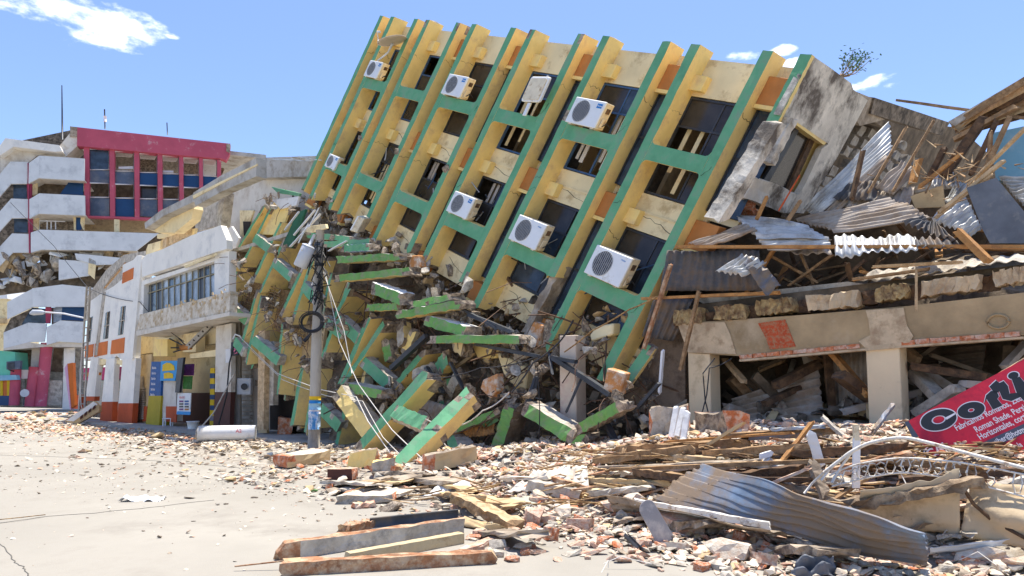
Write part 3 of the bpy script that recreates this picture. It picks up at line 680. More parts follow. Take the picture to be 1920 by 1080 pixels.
# cream column standing under the block
c0 = T.pc(1080, 700, -.15)
pf = Frame((c0.x, c0.y, 0), SD*.8+MI*.1, Z, MI-SD*.1)
MB().box(pf, -.42, 0, 1.02, 2.95, 0, .42).obj('standing_column', mat('cream_column', (.66, .54, .42), .1, 1, .12, .85, (.56, .38, .30), .22, 1.5), None, .012, 'cream square column still standing under the leaning block', 'column')
for (u, v, sz, l_) in [(1095, 610, .75, 'grey concrete lump hanging above the cream column'), (1130, 640, .45, 'small pale lump beside the top of the cream column'), (990, 660, .5, 'grey lump at the foot of the bare brown fin'), (965, 735, .35, 'round grey lump in the middle of the wires')]:
    single('concrete_lump', 'L', int(u), conc, T.pc(u, v, .1), (sz*.7, sz*.6, sz), rrot(.6), l_, 'concrete lump')
ob = [('orange corner block hanging below the bare brown fin', [(1000, 603), (1018, 610), (1005, 650), (985, 633)], -.1), ('orange corner block with peeled white paint above the green rail', [(1138, 690), (1172, 700), (1162, 740), (1130, 732)], -.5), ('orange corner block in the middle of the broken fins', [(905, 712), (932, 700), (934, 730), (918, 747), (900, 728)], -.5), ('torn orange edge block right of the narrow beam', [(765, 480), (785, 478), (790, 500), (768, 505)], -.2)]
for l_, pts, D in ob: MB().px(T, pts, D, D+.22).obj('corner_block', mat('peeled_orange', (.58, .25, .08), .15, 3, .4, .9, (.66, .58, .46), .34, 3.5, bsc=14), None, .02, l_, 'concrete block')
MB().px(T, [(1118, 612), (1150, 606), (1148, 628), (1108, 640), (1105, 628)], .1, .4).obj('corner_block', cream, None, .03, 'pale yellow broken wall piece right of the cream column', 'concrete block')
MB().px(T, [(930, 660), (990, 690), (985, 730), (960, 720), (943, 700)], .3, .6).obj('corner_block', cream, None, .03, 'large cream wall piece among wires left of the cream column', 'concrete block')
MB().px(T, [(880, 640), (935, 650), (930, 672), (895, 672)], .3, .6).obj('corner_block', yellow, None, .03, 'yellow wall piece under the longest level beam', 'concrete block')

# concrete crumble and lumps where the storey tore off
edge = [(575, 350), (600, 372), (630, 400), (655, 430), (690, 450), (735, 455), (775, 475), (800, 500), (830, 540), (865, 560), (890, 590), (950, 610), (985, 625), (1020, 640), (1075, 640)]
grp = 'concrete lumps along the torn edge of the leaning block'
for k in range(110):
    j = rnd.randrange(len(edge)-1); a = rnd.random(); u = edge[j][0]*(1-a)+edge[j+1][0]*a+rnd.gauss(0, 14); v = edge[j][1]*(1-a)+edge[j+1][1]*a+rnd.gauss(0, 14)+12
    sz = rnd.choice((.25, .35, .35, .5))
    single('concrete_lump', 'L', k, rnd.choice((conc, conc, concl, concd, concl)), TP(u, v, rnd.uniform(-.3, .6)), (sz, sz*.8, sz*.8), rrot(), None, None, parent=TB)
knuck = [(450, 495), (440, 490), (470, 530), (460, 545), (500, 590), (515, 560), (535, 600), (560, 640), (545, 625), (610, 605), (640, 595), (570, 680), (600, 585), (520, 470), (545, 395), (510, 375), (500, 380), (660, 730), (735, 725), (745, 735), (960, 700), (955, 745), (985, 740), (925, 745), (1075, 815), (1085, 820), (1105, 850), (1165, 745), (1170, 720), (800, 700), (630, 735), (720, 765), (800, 800), (885, 735), (860, 590), (870, 625), (965, 630), (750, 560), (1110, 655), (1150, 745), (1000, 690), (1010, 700)]
for k, (u, v) in enumerate(knuck):
    for q in range(4):
        sz = rnd.uniform(.18, .42)
        single('concrete_lump', 'L', k*3+q, rnd.choice((conc, concl, conc)), TP(u+rnd.gauss(0, 6), v+rnd.gauss(0, 6), rnd.uniform(-.5, .1)), (sz, sz*.8, sz*.7), rrot(), None, None, parent=LB)
# sunlit crumbs, laths, and splinters: too many to count
cru = MB()
for k in range(1500):
    if k < 600:
        j = rnd.randrange(len(edge)-1); a = rnd.random(); u = edge[j][0]*(1-a)+edge[j+1][0]*a+rnd.gauss(0, 18); v = edge[j][1]*(1-a)+edge[j+1][1]*a+rnd.gauss(0, 16)+14
    else: u = rnd.uniform(620, 1230); v = rnd.uniform(560, 850)+(u-900)*.02
    p = T.pc(u, v, rnd.uniform(.3, 1.6)); sz = rnd.uniform(.06, .34)
    if p.z < .05: continue
    tv, tf = CH_S[k % len(CH_S)]; cru.tmpl(tv, tf, Matrix.Translation(p) @ Matrix.Rotation(rnd.uniform(0, 6), 4, Vector((rnd.random(), rnd.random(), rnd.random()+.01)).normalized()) @ Matrix.Scale(sz, 4), rnd.choice((0, 0, 1, 2, 3)))
cru.obj('crumbled_masonry', [conc, concl, concd, tan], None, kind='stuff', label='crumbled masonry packed between the fallen beams', cat='rubble')
for k in range(20):
    u = rnd.uniform(650, 1010); v = rnd.uniform(545+(u-650)*.25, 800); A = T.pc(u, v, rnd.uniform(.1, .7))
    if A.z < .3: continue
    d = (T.s*rnd.uniform(-1, 1)+T.t*rnd.uniform(-1, 1)+T.m*rnd.uniform(-.3, .3)).normalized()*rnd.uniform(.5, 1.0)
    fm_ = rnd.choice((green, grass_green, yellow, yellow, cream, concl)); up_v = d.cross(T.m).normalized()
    MB().beam(A, A+d, up_v*rnd.uniform(.2, .4), T.m*.3, 6, .022, (.12, .14), (0, 0, 0, 1, 2), .3).obj('broken_beam', [rnd.choice((yellow, conc, concl)), fm_, conc], None, label=where('broken %s member' % {'green_paint': 'green', 'yellow_green': 'light green', 'yellow_paint': 'yellow', 'cream_wall': 'cream', 'pale_concrete': 'grey'}[fm_.name], u, v), cat='concrete beam', group='broken members packed in the heap')
# flat white boards, fallen panels at the top of the folded part
for (l_, pts, D, m_) in [('dark green panel with cream edge leaning right of the folded fins', [(557, 398), (573, 392), (545, 465), (530, 458)], -.2, mat('deep_green_panel', (.03, .12, .06), .15, 2, .1, .8)), ('pale wall slab with white top over the folded fins', [(510, 375), (560, 368), (555, 385), (525, 392)], 0, whitep), ('green plaster strip on top of the folded fins', [(508, 350), (562, 362), (560, 368), (520, 362)], 0, green), ('yellow block with peeling end at the top of the folded fins', [(515, 375), (545, 385), (525, 440), (490, 440)], .1, yellow), ('leaning white wall panel left of the folded fins', [(405, 455), (434, 424), (448, 446), (428, 505)], .6, bluew), ('pale board lying on the torn edge by the transformer', [(572, 425), (610, 420), (612, 428), (575, 440)], -.2, cream)]:
    MB().px(T, pts, D, D+.1).obj('loose_slab', m_, None, .01, l_, 'wall slab')
def stick(lbl, A, B, w_, m_, h_=None, cat='plank', name='plank', group=None, n=5, jag=(.05, .05), jit=.004, bend=0):
    ax = (B-A).normalized(); sd = ax.cross(Z); sd = sd.normalized() if sd.length > .1 else Vector((1, 0, 0)); up = sd.cross(ax).normalized()
    return MB().beam(A, B, sd*w_, up*(h_ or w_*.6), n, jit, jag, (0,)*5, 0, bend).obj(name, m_, None, label=lbl, cat=cat, group=group)
for (u0, v0, u1, v1) in [(580, 425, 598, 390), (545, 462, 600, 402), (552, 440, 590, 395), (618, 470, 650, 452), (535, 430, 560, 398), (560, 455, 578, 420)]:
    stick('thin white lath across the torn edge, '+where('lying', (u0+u1)/2, (v0+v1)/2), TP(u0, v0, -.5), TP(u1, v1, -.4), .09, white, .03, 'lath', 'lath', 'white laths by the transformer')
# rusty rods and black pipes in the wreck
rb = MB()
for k in range(150):
    u, v = rnd.choice(knuck); p = TP(u+rnd.gauss(0, 8), v+rnd.gauss(0, 6), rnd.uniform(-.4, .3)); pts = [p]; d = Vector((rnd.uniform(-1, 1), rnd.uniform(-.5, .3), rnd.uniform(-1.2, .6))).normalized()
    for q in range(4): d = (d+Vector((rnd.uniform(-.4, .4), rnd.uniform(-.4, .4), rnd.uniform(-.5, .2)))).normalized(); p = p+d*rnd.uniform(.1, .35); pts.append(p)
    rb.tube(pts, .011, 4)
for k in range(90):
    u = rnd.uniform(640, 1240); v = rnd.uniform(520, 820); p = T.pc(u, v, rnd.uniform(.1, .9)); d = Vector((rnd.uniform(-1, 1), rnd.uniform(-.3, .3), rnd.uniform(-1, .6))).normalized()
    rb.tube([p, p+d*rnd.uniform(.3, .9), p+d*rnd.uniform(1, 1.6)+Vector((0, 0, -rnd.uniform(0, .4)))], rnd.choice((.01, .014, .02)), 4)
rb.obj('bent_rebar', rebar, None, kind='stuff', label='tangle of bent rusty rebar and rods in the torn concrete', cat='rebar')
for k, (u0, v0, u1, v1, w_) in enumerate([(892, 645, 1010, 668, .10), (1040, 672, 1145, 740, .13), (1090, 710, 1062, 772, .06), (1005, 710, 985, 775, .12), (1135, 790, 1155, 830, .12), (1195, 765, 1235, 720, .08), (735, 690, 800, 630, .16), (880, 590, 960, 622, .12), (860, 575, 930, 615, .08), (800, 690, 830, 735, .12), (845, 680, 872, 735, .08), (1035, 670, 1080, 678, .1), (1030, 665, 1035, 700, .06)]):
    stick(['long black pipe under the longest level beam', 'black window bar crossing in front of the cream column', 'short black strip hanging on the cream column', 'black bar hanging left of the cream column', 'dark bar below the orange corner block', 'thin bar pointing to the brick heap right of the wreck', 'thick black pipe in the gloom behind the fins', 'upper black pipe above the longest level beam', 'thin black rod beside the upper pipe', 'dark bar stuck behind the left sunlit fin', 'thin bar above the sunlit fins', 'short grey bar across the cream column', 'stub of black bar left of the cream column'][k], TP(u0, v0, -.35), TP(u1, v1, -.45), w_, steel, w_*.8, 'bar', 'metal_bar')
# ribbed brown sheet and wooden curtain strip pieces glimpsed behind sunlit fins
MB().sheet([TP(790, 745, .2), TP(865, 770, .3), TP(850, 810, .2), TP(760, 800, .1)], 40, 6, 9, .03, .05, m=0).obj('ribbed_sheet', zincw, None, label='brown ribbed sheet crumpled behind the sunlit fins', cat='metal sheet')
MB().sheet([TP(840, 800, 0), TP(930, 790, .1), TP(925, 815, -.1), TP(850, 825, -.1)], 40, 6, 11, .03, .05).obj('ribbed_sheet', woodo, None, label='orange brown ribbed sheet under the green beam', cat='metal sheet')
for k in range(26):
    u = rnd.uniform(640, 1240); v = rnd.uniform(540, 830); A = T.pc(u, v, rnd.uniform(.3, 1.2)); 
    if A.z < .2: continue
    B = A+Vector((rnd.uniform(-1, 1), rnd.uniform(-.2, .4), rnd.uniform(-.9, .9)))
    stick(where('splintered board end', u, v), A, B, rnd.uniform(.08, .2), rnd.choice((wood, woodd, tan, concl)), group='board ends jammed in the wreck')
# ================================================================ two storey building at the right, its roof fallen in
RBD = thing('ruined_shop', 'brown concrete shop building with cream pillars and collapsed upper floor', 'building', (5, 13, 0))
bfront = mat('stained_beam', (.42, .305, .17), .24, 1.2, .35, .9, (.48, .37, .24), .26, 1.0, bsc=14)
bpale = mat('pale_render_patch', (.62, .48, .31), .15, 3, .5, .95, (.40, .28, .17), .3, 4)
band = mat('broken_stone_band', (.50, .37, .18), .3, 5, 1, .95, (.18, .11, .06), .4, 6, bsc=16)
def sp(pts, D0, D1, name, m, par=RBD, bevel=0, label=None, cat=None, fr=ST, group=None, kind=None):
    return MB().px(fr, pts, D0, D1).obj(name, m, par, bevel, label, cat, group, kind)
sp([(1272, 606), (1372, 600), (1512, 590), (1618, 581), (1700, 574), (1925, 548), (1925, 628), (1770, 640), (1642, 650), (1560, 660), (1400, 668), (1290, 662)], 0, .45, 'lintel_beam', bfront)
sp([(1270, 606), (1358, 604), (1368, 625), (1380, 664), (1290, 661)], -.025, .0, 'render_patch', bpale)
sp([(1623, 582), (1694, 577), (1700, 610), (1712, 630), (1706, 642), (1622, 652), (1610, 640), (1632, 628), (1628, 600)], -.025, 0, 'render_patch', bpale)
# faded red square painted on the beam
sp([(1421, 606), (1472, 599), (1482, 625), (1492, 650), (1444, 655), (1434, 630)], -.012, -.002, 'painted_square', mat('red_patch', (.52, .085, .03), .15, 5, .2, .9, (.36, .22, .12), .32, 16))
ring = [ST.w(*ST.loc(1872+20*math.cos(a*math.pi/10), 603+13*math.sin(a*math.pi/10)), -.012) for a in range(21)]
MB().tube(ring, .02, 5).obj('moulded_ring', bfront, RBD)
# rough stone band broken by dark notches
xs_ = [(1270, 586), (1322, 582), (1346, 578), (1400, 572), (1424, 568), (1492, 560), (1520, 556), (1612, 545), (1650, 541), (1706, 534), (1733, 530), (1838, 517), (1868, 513), (1925, 506)]
for k in range(0, len(xs_), 2):
    (u0, v0), (u1, v1) = xs_[k], xs_[k+1]; n = max(1, int((u1-u0)/60)); 
    for q in range(n):
        a, b = q/n, (q+1)/n; ua, ub = u0+(u1-u0)*a, u0+(u1-u0)*b-1; va, vb = v0+(v1-v0)*a+rnd.uniform(-3, 3), v0+(v1-v0)*b+rnd.uniform(-3, 3)
        bot = 27
        A = ST.pc(ua, va+bot/2, .12); B = ST.pc(ub, vb+bot/2, .12); h = bot*A.y/F
        MB().beam(A, B, Z*h*1.0, MI*.34, 14, .028, (.05, .05), (0,)*5).obj('stone', [band, bpale][rnd.random() < .12], RBD)
for k in range(1, len(xs_)-1, 2):
    (u0, v0), (u1, v1) = xs_[k], xs_[k+1]
    MB().beam(ST.pc((u0+u1)/2, v0+14, .18), ST.pc((u0+u1)/2+2, v0+13, .9), SD*.26, Z*.24, 3, .03, (.05, 0), (0,)*5).obj('notch_block', woodd, RBD)  # dark block set into each notch of the band
sp([(1270, 575), (1925, 495), (1925, 530), (1270, 600)], .42, .6, 'parapet_core', brown)
sp([(1300, 560), (1590, 528), (1640, 535), (1330, 575)], .55, .9, 'roof_kerb', concl)
# thin bricks under the beam
for (u0, v0, u1, v1) in [(1392, 670, 1618, 649), (1692, 644, 1915, 627)]:
    n = 9 if u0 < 1500 else 8
    for k in range(n):
        a, b = k/n, (k+.93)/n
        A = ST.pc(u0+(u1-u0)*a, v0+(v1-v0)*a, .1); B = ST.pc(u0+(u1-u0)*b, v0+(v1-v0)*b, .1)
        MB().beam(A, B, Z*.075, MI*.25, 2, .006, (.01, .01), (0,)*5).obj('brick', brick, RBD)
    sp([(u0-6, v0+4), (u1+4, v1+4), (u1+4, v1+8), (u0-6, v0+8)], -.02, .2, 'render_edge', bpale)
sp([(1622, 650), (1690, 642), (1690, 652), (1622, 658)], -.03, .2, 'render_edge', bpale)
pil = mat('cream_pillar', (.78, .62, .40), .08, .8, .12, .9, (.46, .34, .20), .2, 1.2)
for (u0, u1, t) in [(1290, 1331, 2.52), (1625, 1688, 2.5)]:
    s0, _ = ST.loc(u0, 700); s1, _ = ST.loc(u1, 700)
    MB().box(ST, s0, s1, 0, t+.05, .01, .01+(s1-s0)*.9).obj('pillar', pil, RBD, bevel=.012)
# rear: dark back wall, floor, ribbed shutters
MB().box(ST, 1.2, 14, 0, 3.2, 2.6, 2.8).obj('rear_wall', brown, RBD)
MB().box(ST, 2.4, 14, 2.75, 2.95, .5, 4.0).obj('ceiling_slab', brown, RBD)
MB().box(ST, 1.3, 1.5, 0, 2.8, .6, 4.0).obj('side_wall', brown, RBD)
c4 = [ST.pc(1545, 655, 1.3), ST.pc(1628, 655, 1.2), ST.pc(1628, 800, 1.2), ST.pc(1555, 800, 1.3)]
MB().sheet(c4, 70, 4, 9, .02, .01).obj('shutter', zincw, RBD)
c4 = [ST.pc(1716, 790, 1.6), ST.pc(1716, 655, 1.6), ST.pc(1850, 645, 1.5), ST.pc(1830, 760, 1.6)]
MB().sheet(c4, 60, 6, 9, .03, .05).obj('shutter', mat('dark_tarp', (.10, .075, .05), .4, 3, .4, .7), RBD)
# what lies inside, behind the pillars
def sheet_px(lbl, q, D, m_, w_=10, nu=60, nv=6, amp=.022, crump=.04, fr=ST, name='roof_sheet', cat='metal sheet', seed=0, group=None, curl=0, Ds=None, sag=0, rag=.03):
    Ds = Ds or (D,)*4
    return MB().sheet([fr.pc(u, v, d) for (u, v), d in zip(q, Ds)], nu, nv, w_, amp, crump, .004, 0, sag, seed, curl, rag).obj(name, m_, None, label=lbl, cat=cat, group=group)
sheet_px('brown ribbed sheet leaning inside the shop between the pillars', [(1375, 800), (1372, 750), (1535, 690), (1548, 790)], 0, zincw, 6, 60, 8, .05, .03, seed=3, Ds=(.5, .9, 1.1, .6))
def st(lbl, u0, v0, D0, u1, v1, D1, wpx, m_=wood, fr=ST, **k):
    A = fr.pc(u0, v0, D0); B = fr.pc(u1, v1, D1); y = (A.y+B.y)/2
    return stick(lbl, A, B, wpx*y/F, m_, **k)
st('grey propped board with square end inside the shop', 1360, 675, .8, 1395, 715, .5, 12, woodl)
st('orange brown raking plank between the two cream pillars', 1560, 662, .5, 1628, 740, .3, 16, woodo)
st('dark post standing left of the ribbed shutter', 1552, 665, 1.0, 1562, 800, 1.0, 14, woodd)
st('pale log lying behind the right cream pillar', 1716, 700, .8, 1770, 755, .4, 26, concl)
st('short broken log end pointing up toward the red banner', 1722, 775, .5, 1795, 728, .2, 26, concl)
for k in range(58):
    u = rnd.uniform(1372, 1900); v = rnd.uniform(670, 800); D = rnd.uniform(.6, 2.3); A = ST.pc(u, v, D)
    stick(where('broken board in the dark shop', u, v), A, A+Vector((rnd.uniform(-1.2, 1.2), rnd.uniform(-.3, .5), rnd.uniform(-.5, .7))), rnd.uniform(.08, .3), rnd.choice((woodd, wood, brown, zincw, concl)), group='broken boards inside the dark shop')
it = MB()
for k in range(420):
    p = ST.w(rnd.uniform(1.8, 9), 0, rnd.uniform(.4, 3.8)); p.z = max(0, H(p.x, p.y))+rnd.uniform(0, .25)
    tv, tf = CH_S[k % 24]; it.tmpl(tv, tf, Matrix.Translation(p) @ Matrix.Rotation(rnd.uniform(0, 6), 4, 'XYZ'[k % 3]) @ Matrix.Scale(rnd.uniform(.1, .5), 4), rnd.randrange(3))
it.obj('shop_rubble', [conc, concd, tan], None, kind='stuff', label='rubble filling the dark shop floor', cat='rubble')
# upper storey heap, terrain of wreckage above the beam
RF = Frame(ST.w(0, 3.6, .8), SD, Z, MI)
up = MB(); nu, nv = 70, 26
for j in range(nv+1):
    for i in range(nu+1):
        s = 1.6+i*11/nu; b = j/nv
        D = .9+4.2*b; t = 3.3+1.7*b*lerp(s, [1.6, 4.5, 8, 12], [.55, 1.0, 1.5, 2.2])+.25*noise.noise(Vector((s*1.1, b*5, 1)))+.12*noise.noise(Vector((s*3, b*14, 5)))
        if j == 0: t = 3.05
        up.v.append(ST.w(s, t, D))
for j in range(nv):
    for i in range(nu): a = j*(nu+1)+i; up.quadf([a, a+1, a+nu+2, a+nu+1], 0, False)
up.obj('wreckage_heap', mat('heap_brown', (.34, .265, .19)), RBD, kind='stuff')
# stubs of the end of the leaning block behind: parapet and block wall
FB_ = Frame(T.w(.7, 0, 0), T.m, T.t, -T.s)
sp([(1640, 183), (1781, 230), (1766, 254), (1632, 213)], 0, .3, 'parapet', concd, TB, fr=FB_, label='blackened parapet running back along the roof edge')
sp([(1596, 168), (1640, 186), (1632, 212), (1660, 224), (1612, 236), (1600, 215)], .05, .3, 'parapet', stripped, TB, fr=FB_)
blk = mat('grey_blocks', (.36, .33, .29), .2, 3, .7, .95, (.2, .17, .14), .3, 4, bsc=16)
for r_ in range(9):
    for c_ in range(7):
        u = 1609+c_*20-r_*13; v = 244+c_*7+r_*19
        if u < 1513 or (c_ > 4 and r_ < 1): continue
        if rnd.random() < .1: continue
        A = FB_.pc(u, v, .5); MB().beam(A-T.m*.19, A+T.m*.19, T.t*.24, T.s*.2, 2, .02, (.02, .02), (0,)*5).obj('block', blk, TB)
sp([(1590, 215), (1800, 240), (1900, 330), (1900, 500), (1440, 500), (1440, 420), (1500, 400)], 1.2, 1.4, 'inner_wall', brown, TB, fr=FB_)
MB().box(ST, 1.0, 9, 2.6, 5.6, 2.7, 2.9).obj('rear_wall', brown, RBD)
# roof sheets of the right building
G1 = 'roof sheets fallen on the ruined shop'
def rs(lbl, q, Ds, m_, w_, **k): return sheet_px(lbl, q, 0, m_, w_, Ds=Ds, group=G1, **k)
rs('tall pale corrugated sheet standing against the grey block wall', [(1507, 396), (1532, 408), (1672, 290), (1668, 228)], (2.2, 1.9, 2.4, 3.0), zinc, 7, seed=1, amp=.03)
rs('narrow dark corrugated strip beside the tall pale sheet', [(1532, 412), (1560, 405), (1672, 300), (1660, 290)], (1.8, 1.8, 2.3, 2.4), zincw, 3, seed=2)
rs('wide brown grey corrugated sheet lying across the roof', [(1490, 412), (1565, 436), (1748, 405), (1668, 372)], (1.6, .9, .9, 1.8), zincw, 9, seed=4, amp=.028)
rs('small pale corrugated sheet leaning behind the wide brown one', [(1585, 392), (1704, 384), (1716, 352), (1612, 360)], (1.9, 1.7, 2.0, 2.1), zincw, 10, seed=5)
rs('bright corrugated sheet sloping left of the dark flat panel', [(1745, 412), (1822, 440), (1842, 428), (1808, 362)], (1.3, 1.0, 1.0, 1.8), zinc, 8, seed=6, amp=.035)
rs('bright corrugated sheet at the right frame edge', [(1872, 332), (1925, 395), (1990, 390), (1940, 330)], (2.0, 1.6, 1.6, 2.0), zinc, 9, seed=7, amp=.035)
rs('pale tilted sheet behind the bright sloping sheet', [(1768, 378), (1786, 386), (1822, 346), (1795, 340)], (1.9, 1.8, 2.1, 2.2), zinc, 5, seed=8)
rs('ragged pale sheet at the left end above the timber', [(1372, 400), (1420, 448), (1560, 450), (1505, 420)], (.9, .1, .3, 1.1), zinc, 6, seed=9, amp=.035)
rs('second ragged sheet under the pale one', [(1290, 458), (1330, 463), (1420, 430), (1400, 422)], (0, -.2, .3, .5), zincw, 5, seed=10, amp=.03)
rs('pale strip of sheet bridging to the middle of the roof', [(1420, 446), (1440, 470), (1560, 462), (1545, 440)], (.2, -.1, .2, .5), zinc, 4, seed=11, amp=.03)
rs('dark curled corrugated sheet at the middle of the roof', [(1690, 418), (1800, 464), (1760, 420), (1735, 410)], (.6, -.1, .4, .9), zincd, 9, seed=12, amp=.035, nu=80)
rs('bright corrugated valance hanging over the long timber', [(1566, 480), (1722, 468), (1716, 442), (1564, 444)], (-.35, -.3, .1, 0), zinc, 9, seed=13, amp=.028, nu=90)
rs('dark end of the bright hanging valance', [(1720, 468), (1798, 464), (1782, 446), (1712, 444)], (-.3, -.2, .2, .1), zincd, 5, seed=14, amp=.03)
rs('dark rusty corrugated sheet hanging left below the long timber', [(1236, 545), (1428, 545), (1424, 470), (1252, 470)], (-.1, .2, .3, 0), zincd, 12, seed=15, amp=.02, nu=90)
rs('lower dark corrugated sheet hanging at the corner', [(1203, 632), (1262, 640), (1300, 560), (1226, 558)], (-.2, .1, .1, -.1), zincd, 5, seed=16)
rs('blue white torn sheet dangling from the roof', [(1341, 508), (1392, 516), (1440, 498), (1392, 486)], (-.4, -.5, -.3, -.1), zinc, 5, seed=17, amp=.03, curl=.1)
rs('folded lower half of the dangling torn sheet', [(1392, 492), (1436, 556), (1463, 526), (1412, 472)], (-.35, -.6, -.5, -.2), zincb, 4, seed=18, amp=.02, curl=-.1)
sp([(1812, 352), (1868, 333), (1925, 402), (1925, 456), (1856, 456), (1842, 430)], .7, .74, 'flat_panel', mat('dark_panel', (.14, .155, .18), .2, 2, .1, .6, (.22, .22, .22), .2, 3), None, 0, 'large flat dark grey panel leaning on the roof heap', 'panel')
sp([(1707, 368), (1768, 347), (1772, 388), (1716, 390)], 1.6, 1.64, 'plywood_sheet', tan, None, 0, 'plywood sheet catching the light on the roof heap', 'plywood')
sp([(1686, 352), (1740, 346), (1756, 352), (1700, 366)], 2.0, 2.04, 'plywood_sheet', concl, None, 0, 'grey board lying behind the plywood sheet', 'board')
rs('torn grey sheet standing between the leaning sticks', [(1640, 352), (1676, 366), (1720, 318), (1690, 300)], (2.0, 1.8, 2.1, 2.3), zincw, 5, seed=31)
rs('crumpled dark sheet under the leaning sticks', [(1560, 372), (1640, 378), (1650, 340), (1590, 342)], (1.9, 1.8, 2.1, 2.1), zincd, 6, seed=32)
rs('pale curled sheet at the foot of the massive dark timber', [(1745, 352), (1800, 350), (1790, 322), (1752, 326)], (1.8, 1.7, 1.9, 2.0), zinc, 6, seed=33)
rs('long pale sheet over the upper edge of the stone band', [(1600, 528), (1925, 492), (1925, 478), (1640, 505)], (.2, .1, .5, .6), concl, 12, seed=34)
rs('grey sheet lying in the gap left of the valance', [(1440, 470), (1560, 478), (1550, 456), (1470, 450)], (.5, .4, .8, .9), zincw, 6, seed=35)
# timbers
G2 = 'timbers of the collapsed roof'
tim = [
 ('long straight orange timber across the whole roof edge', 1270, 463, -.15, 1925, 463, -.15, 10, woodo),
 ('lower orange timber under the dark sheet', 1205, 560, -.25, 1460, 549, -.15, 9, woodo),
 ('rusty lath hanging from the corner down the dark sheets', 1257, 498, -.35, 1208, 652, -.4, 9, woodr),
 ('grey lath hanging before the broken beam end', 1310, 549, -.3, 1276, 692, -.35, 9, wood),
 ('long pole reaching over the sky from the blackened parapet', 1683, 188, 3.0, 1925, 222, 2.2, 8, wood),
 ('bare pole rising to the right frame edge', 1925, 238, .8, 1818, 345, 1.2, 8, woodl),
 ('splintered plank rising across the bright sheets', 1880, 303, .8, 1762, 398, .9, 10, woodl),
 ('thick orange timber end below the bright sheet', 1797, 434, -.2, 1852, 488, -.3, 20, woodo),
 ('long stick leaning over the tall pale sheet', 1750, 228, 2.2, 1676, 356, 1.8, 8, wood),
 ('second stick parallel to the long leaning one', 1698, 241, 2.2, 1630, 358, 1.8, 8, wood),
 ('dark stick at the foot of the tall pale sheet', 1618, 283, 1.8, 1598, 370, 1.6, 10, woodd),
 ('short stump of timber beside the plywood sheet', 1722, 302, 1.9, 1712, 340, 1.8, 14, woodo),
 ('massive dark timber sloping down from the eave', 1845, 222, 1.9, 1770, 330, 1.8, 26, woodd),
 ('dark timber beside the massive one', 1770, 280, 2.0, 1742, 335, 2.0, 14, woodd),
 ('dark timber fanning right of the massive one', 1868, 228, 1.8, 1822, 325, 1.7, 16, woodd),
 ('brown timber fan piece touching the pale blue wall', 1892, 222, 1.6, 1838, 340, 1.6, 12, wood),
 ('brown timber under the roof eave', 1905, 200, 1.7, 1790, 262, 2.0, 14, wood),
 ('thin brown timber next to the pale blue wall', 1858, 250, 1.7, 1850, 345, 1.6, 8, wood),
 ('brown prop at the left end of the ragged sheets', 1500, 378, .8, 1478, 412, .7, 12, wood),
 ('short brown prop by the loose bricks', 1437, 372, .7, 1420, 408, .6, 12, woodo),
 ('red painted rod leaning in the end wall window', 1497, 333, .5, 1462, 392, .4, 4, rusto),
 ('orange splinters sheaf over the plywood', 1800, 290, 1.5, 1725, 350, 1.4, 10, woodo),
 ('split plank end left of the bright sloping sheet', 1855, 330, 1.2, 1755, 408, 1.1, 9, woodl),
 ('board lying flat on the broken stone band', 1600, 524, .1, 1740, 505, .2, 9, wood),
 ('pale board under the hanging valance', 1640, 500, 0, 1800, 492, .2, 9, woodl),
 ('thin vertical stick hanging over the stone band', 1718, 505, -.2, 1718, 580, -.2, 4, woodl),
 ('brown board inside the gap left of centre', 1445, 480, .6, 1530, 528, .9, 8, wood),
 ('crossed rafter in the gap below the long timber', 1560, 478, .8, 1480, 535, .7, 7, wood),
 ('second crossed rafter in the gap', 1500, 472, .9, 1525, 530, .9, 7, wood),
 ('leaning rafter behind the dangling sheet', 1450, 470, .4, 1400, 548, .4, 9, woodo),
 ('dark rafter deep in the gap', 1620, 490, 1.0, 1560, 540, .9, 9, woodd)]
for l_, u0, v0, D0, u1, v1, D1, wp, m_ in tim: st(l_, u0, v0, D0, u1, v1, D1, wp, m_, name='timber', cat='timber', group=G2)
for k in range(76):
    s = rnd.uniform(4.0, 10.5); b = rnd.random()**.8; A = ST.w(s, 3.4+1.6*b*lerp(s, [1.6, 4.5, 8, 12], [.55, 1.0, 1.5, 2.2])+rnd.uniform(0, .3), .7+4*b)
    d = Vector((rnd.uniform(-1, 1), rnd.uniform(-.4, .4), rnd.uniform(-.4, .8)))*rnd.uniform(.4, 1.1)
    stick(where('splintered rafter piece on the roof', *uvof(A)), A-d*.5, A+d, rnd.uniform(.04, .14), rnd.choice((wood, woodd, woodd, woodl, woodo)), .04, 'timber', 'timber', 'splintered rafter pieces on the collapsed roof')
spl = MB()
for k in range(60):
    u = rnd.gauss(1800, 60) if k < 90 else rnd.uniform(1440, 1900); v = 330+rnd.gauss(0, 25) if k < 90 else rnd.uniform(478, 520)
    D = rnd.uniform(.9, 1.7) if k < 90 else rnd.uniform(0, 1); A = ST.pc(u, v, D); d = Vector((rnd.uniform(-1, 1), rnd.uniform(-.3, .3), rnd.uniform(-.3, .7))).normalized()*rnd.uniform(.1, .35)
    spl.tube([A, A+d], [rnd.uniform(.008, .02), .003], 4, rnd.randrange(2))
spl.obj('splinters', [wood, woodl], None, kind='stuff', label='loose wooden splinters over the fallen roof', cat='splinters')
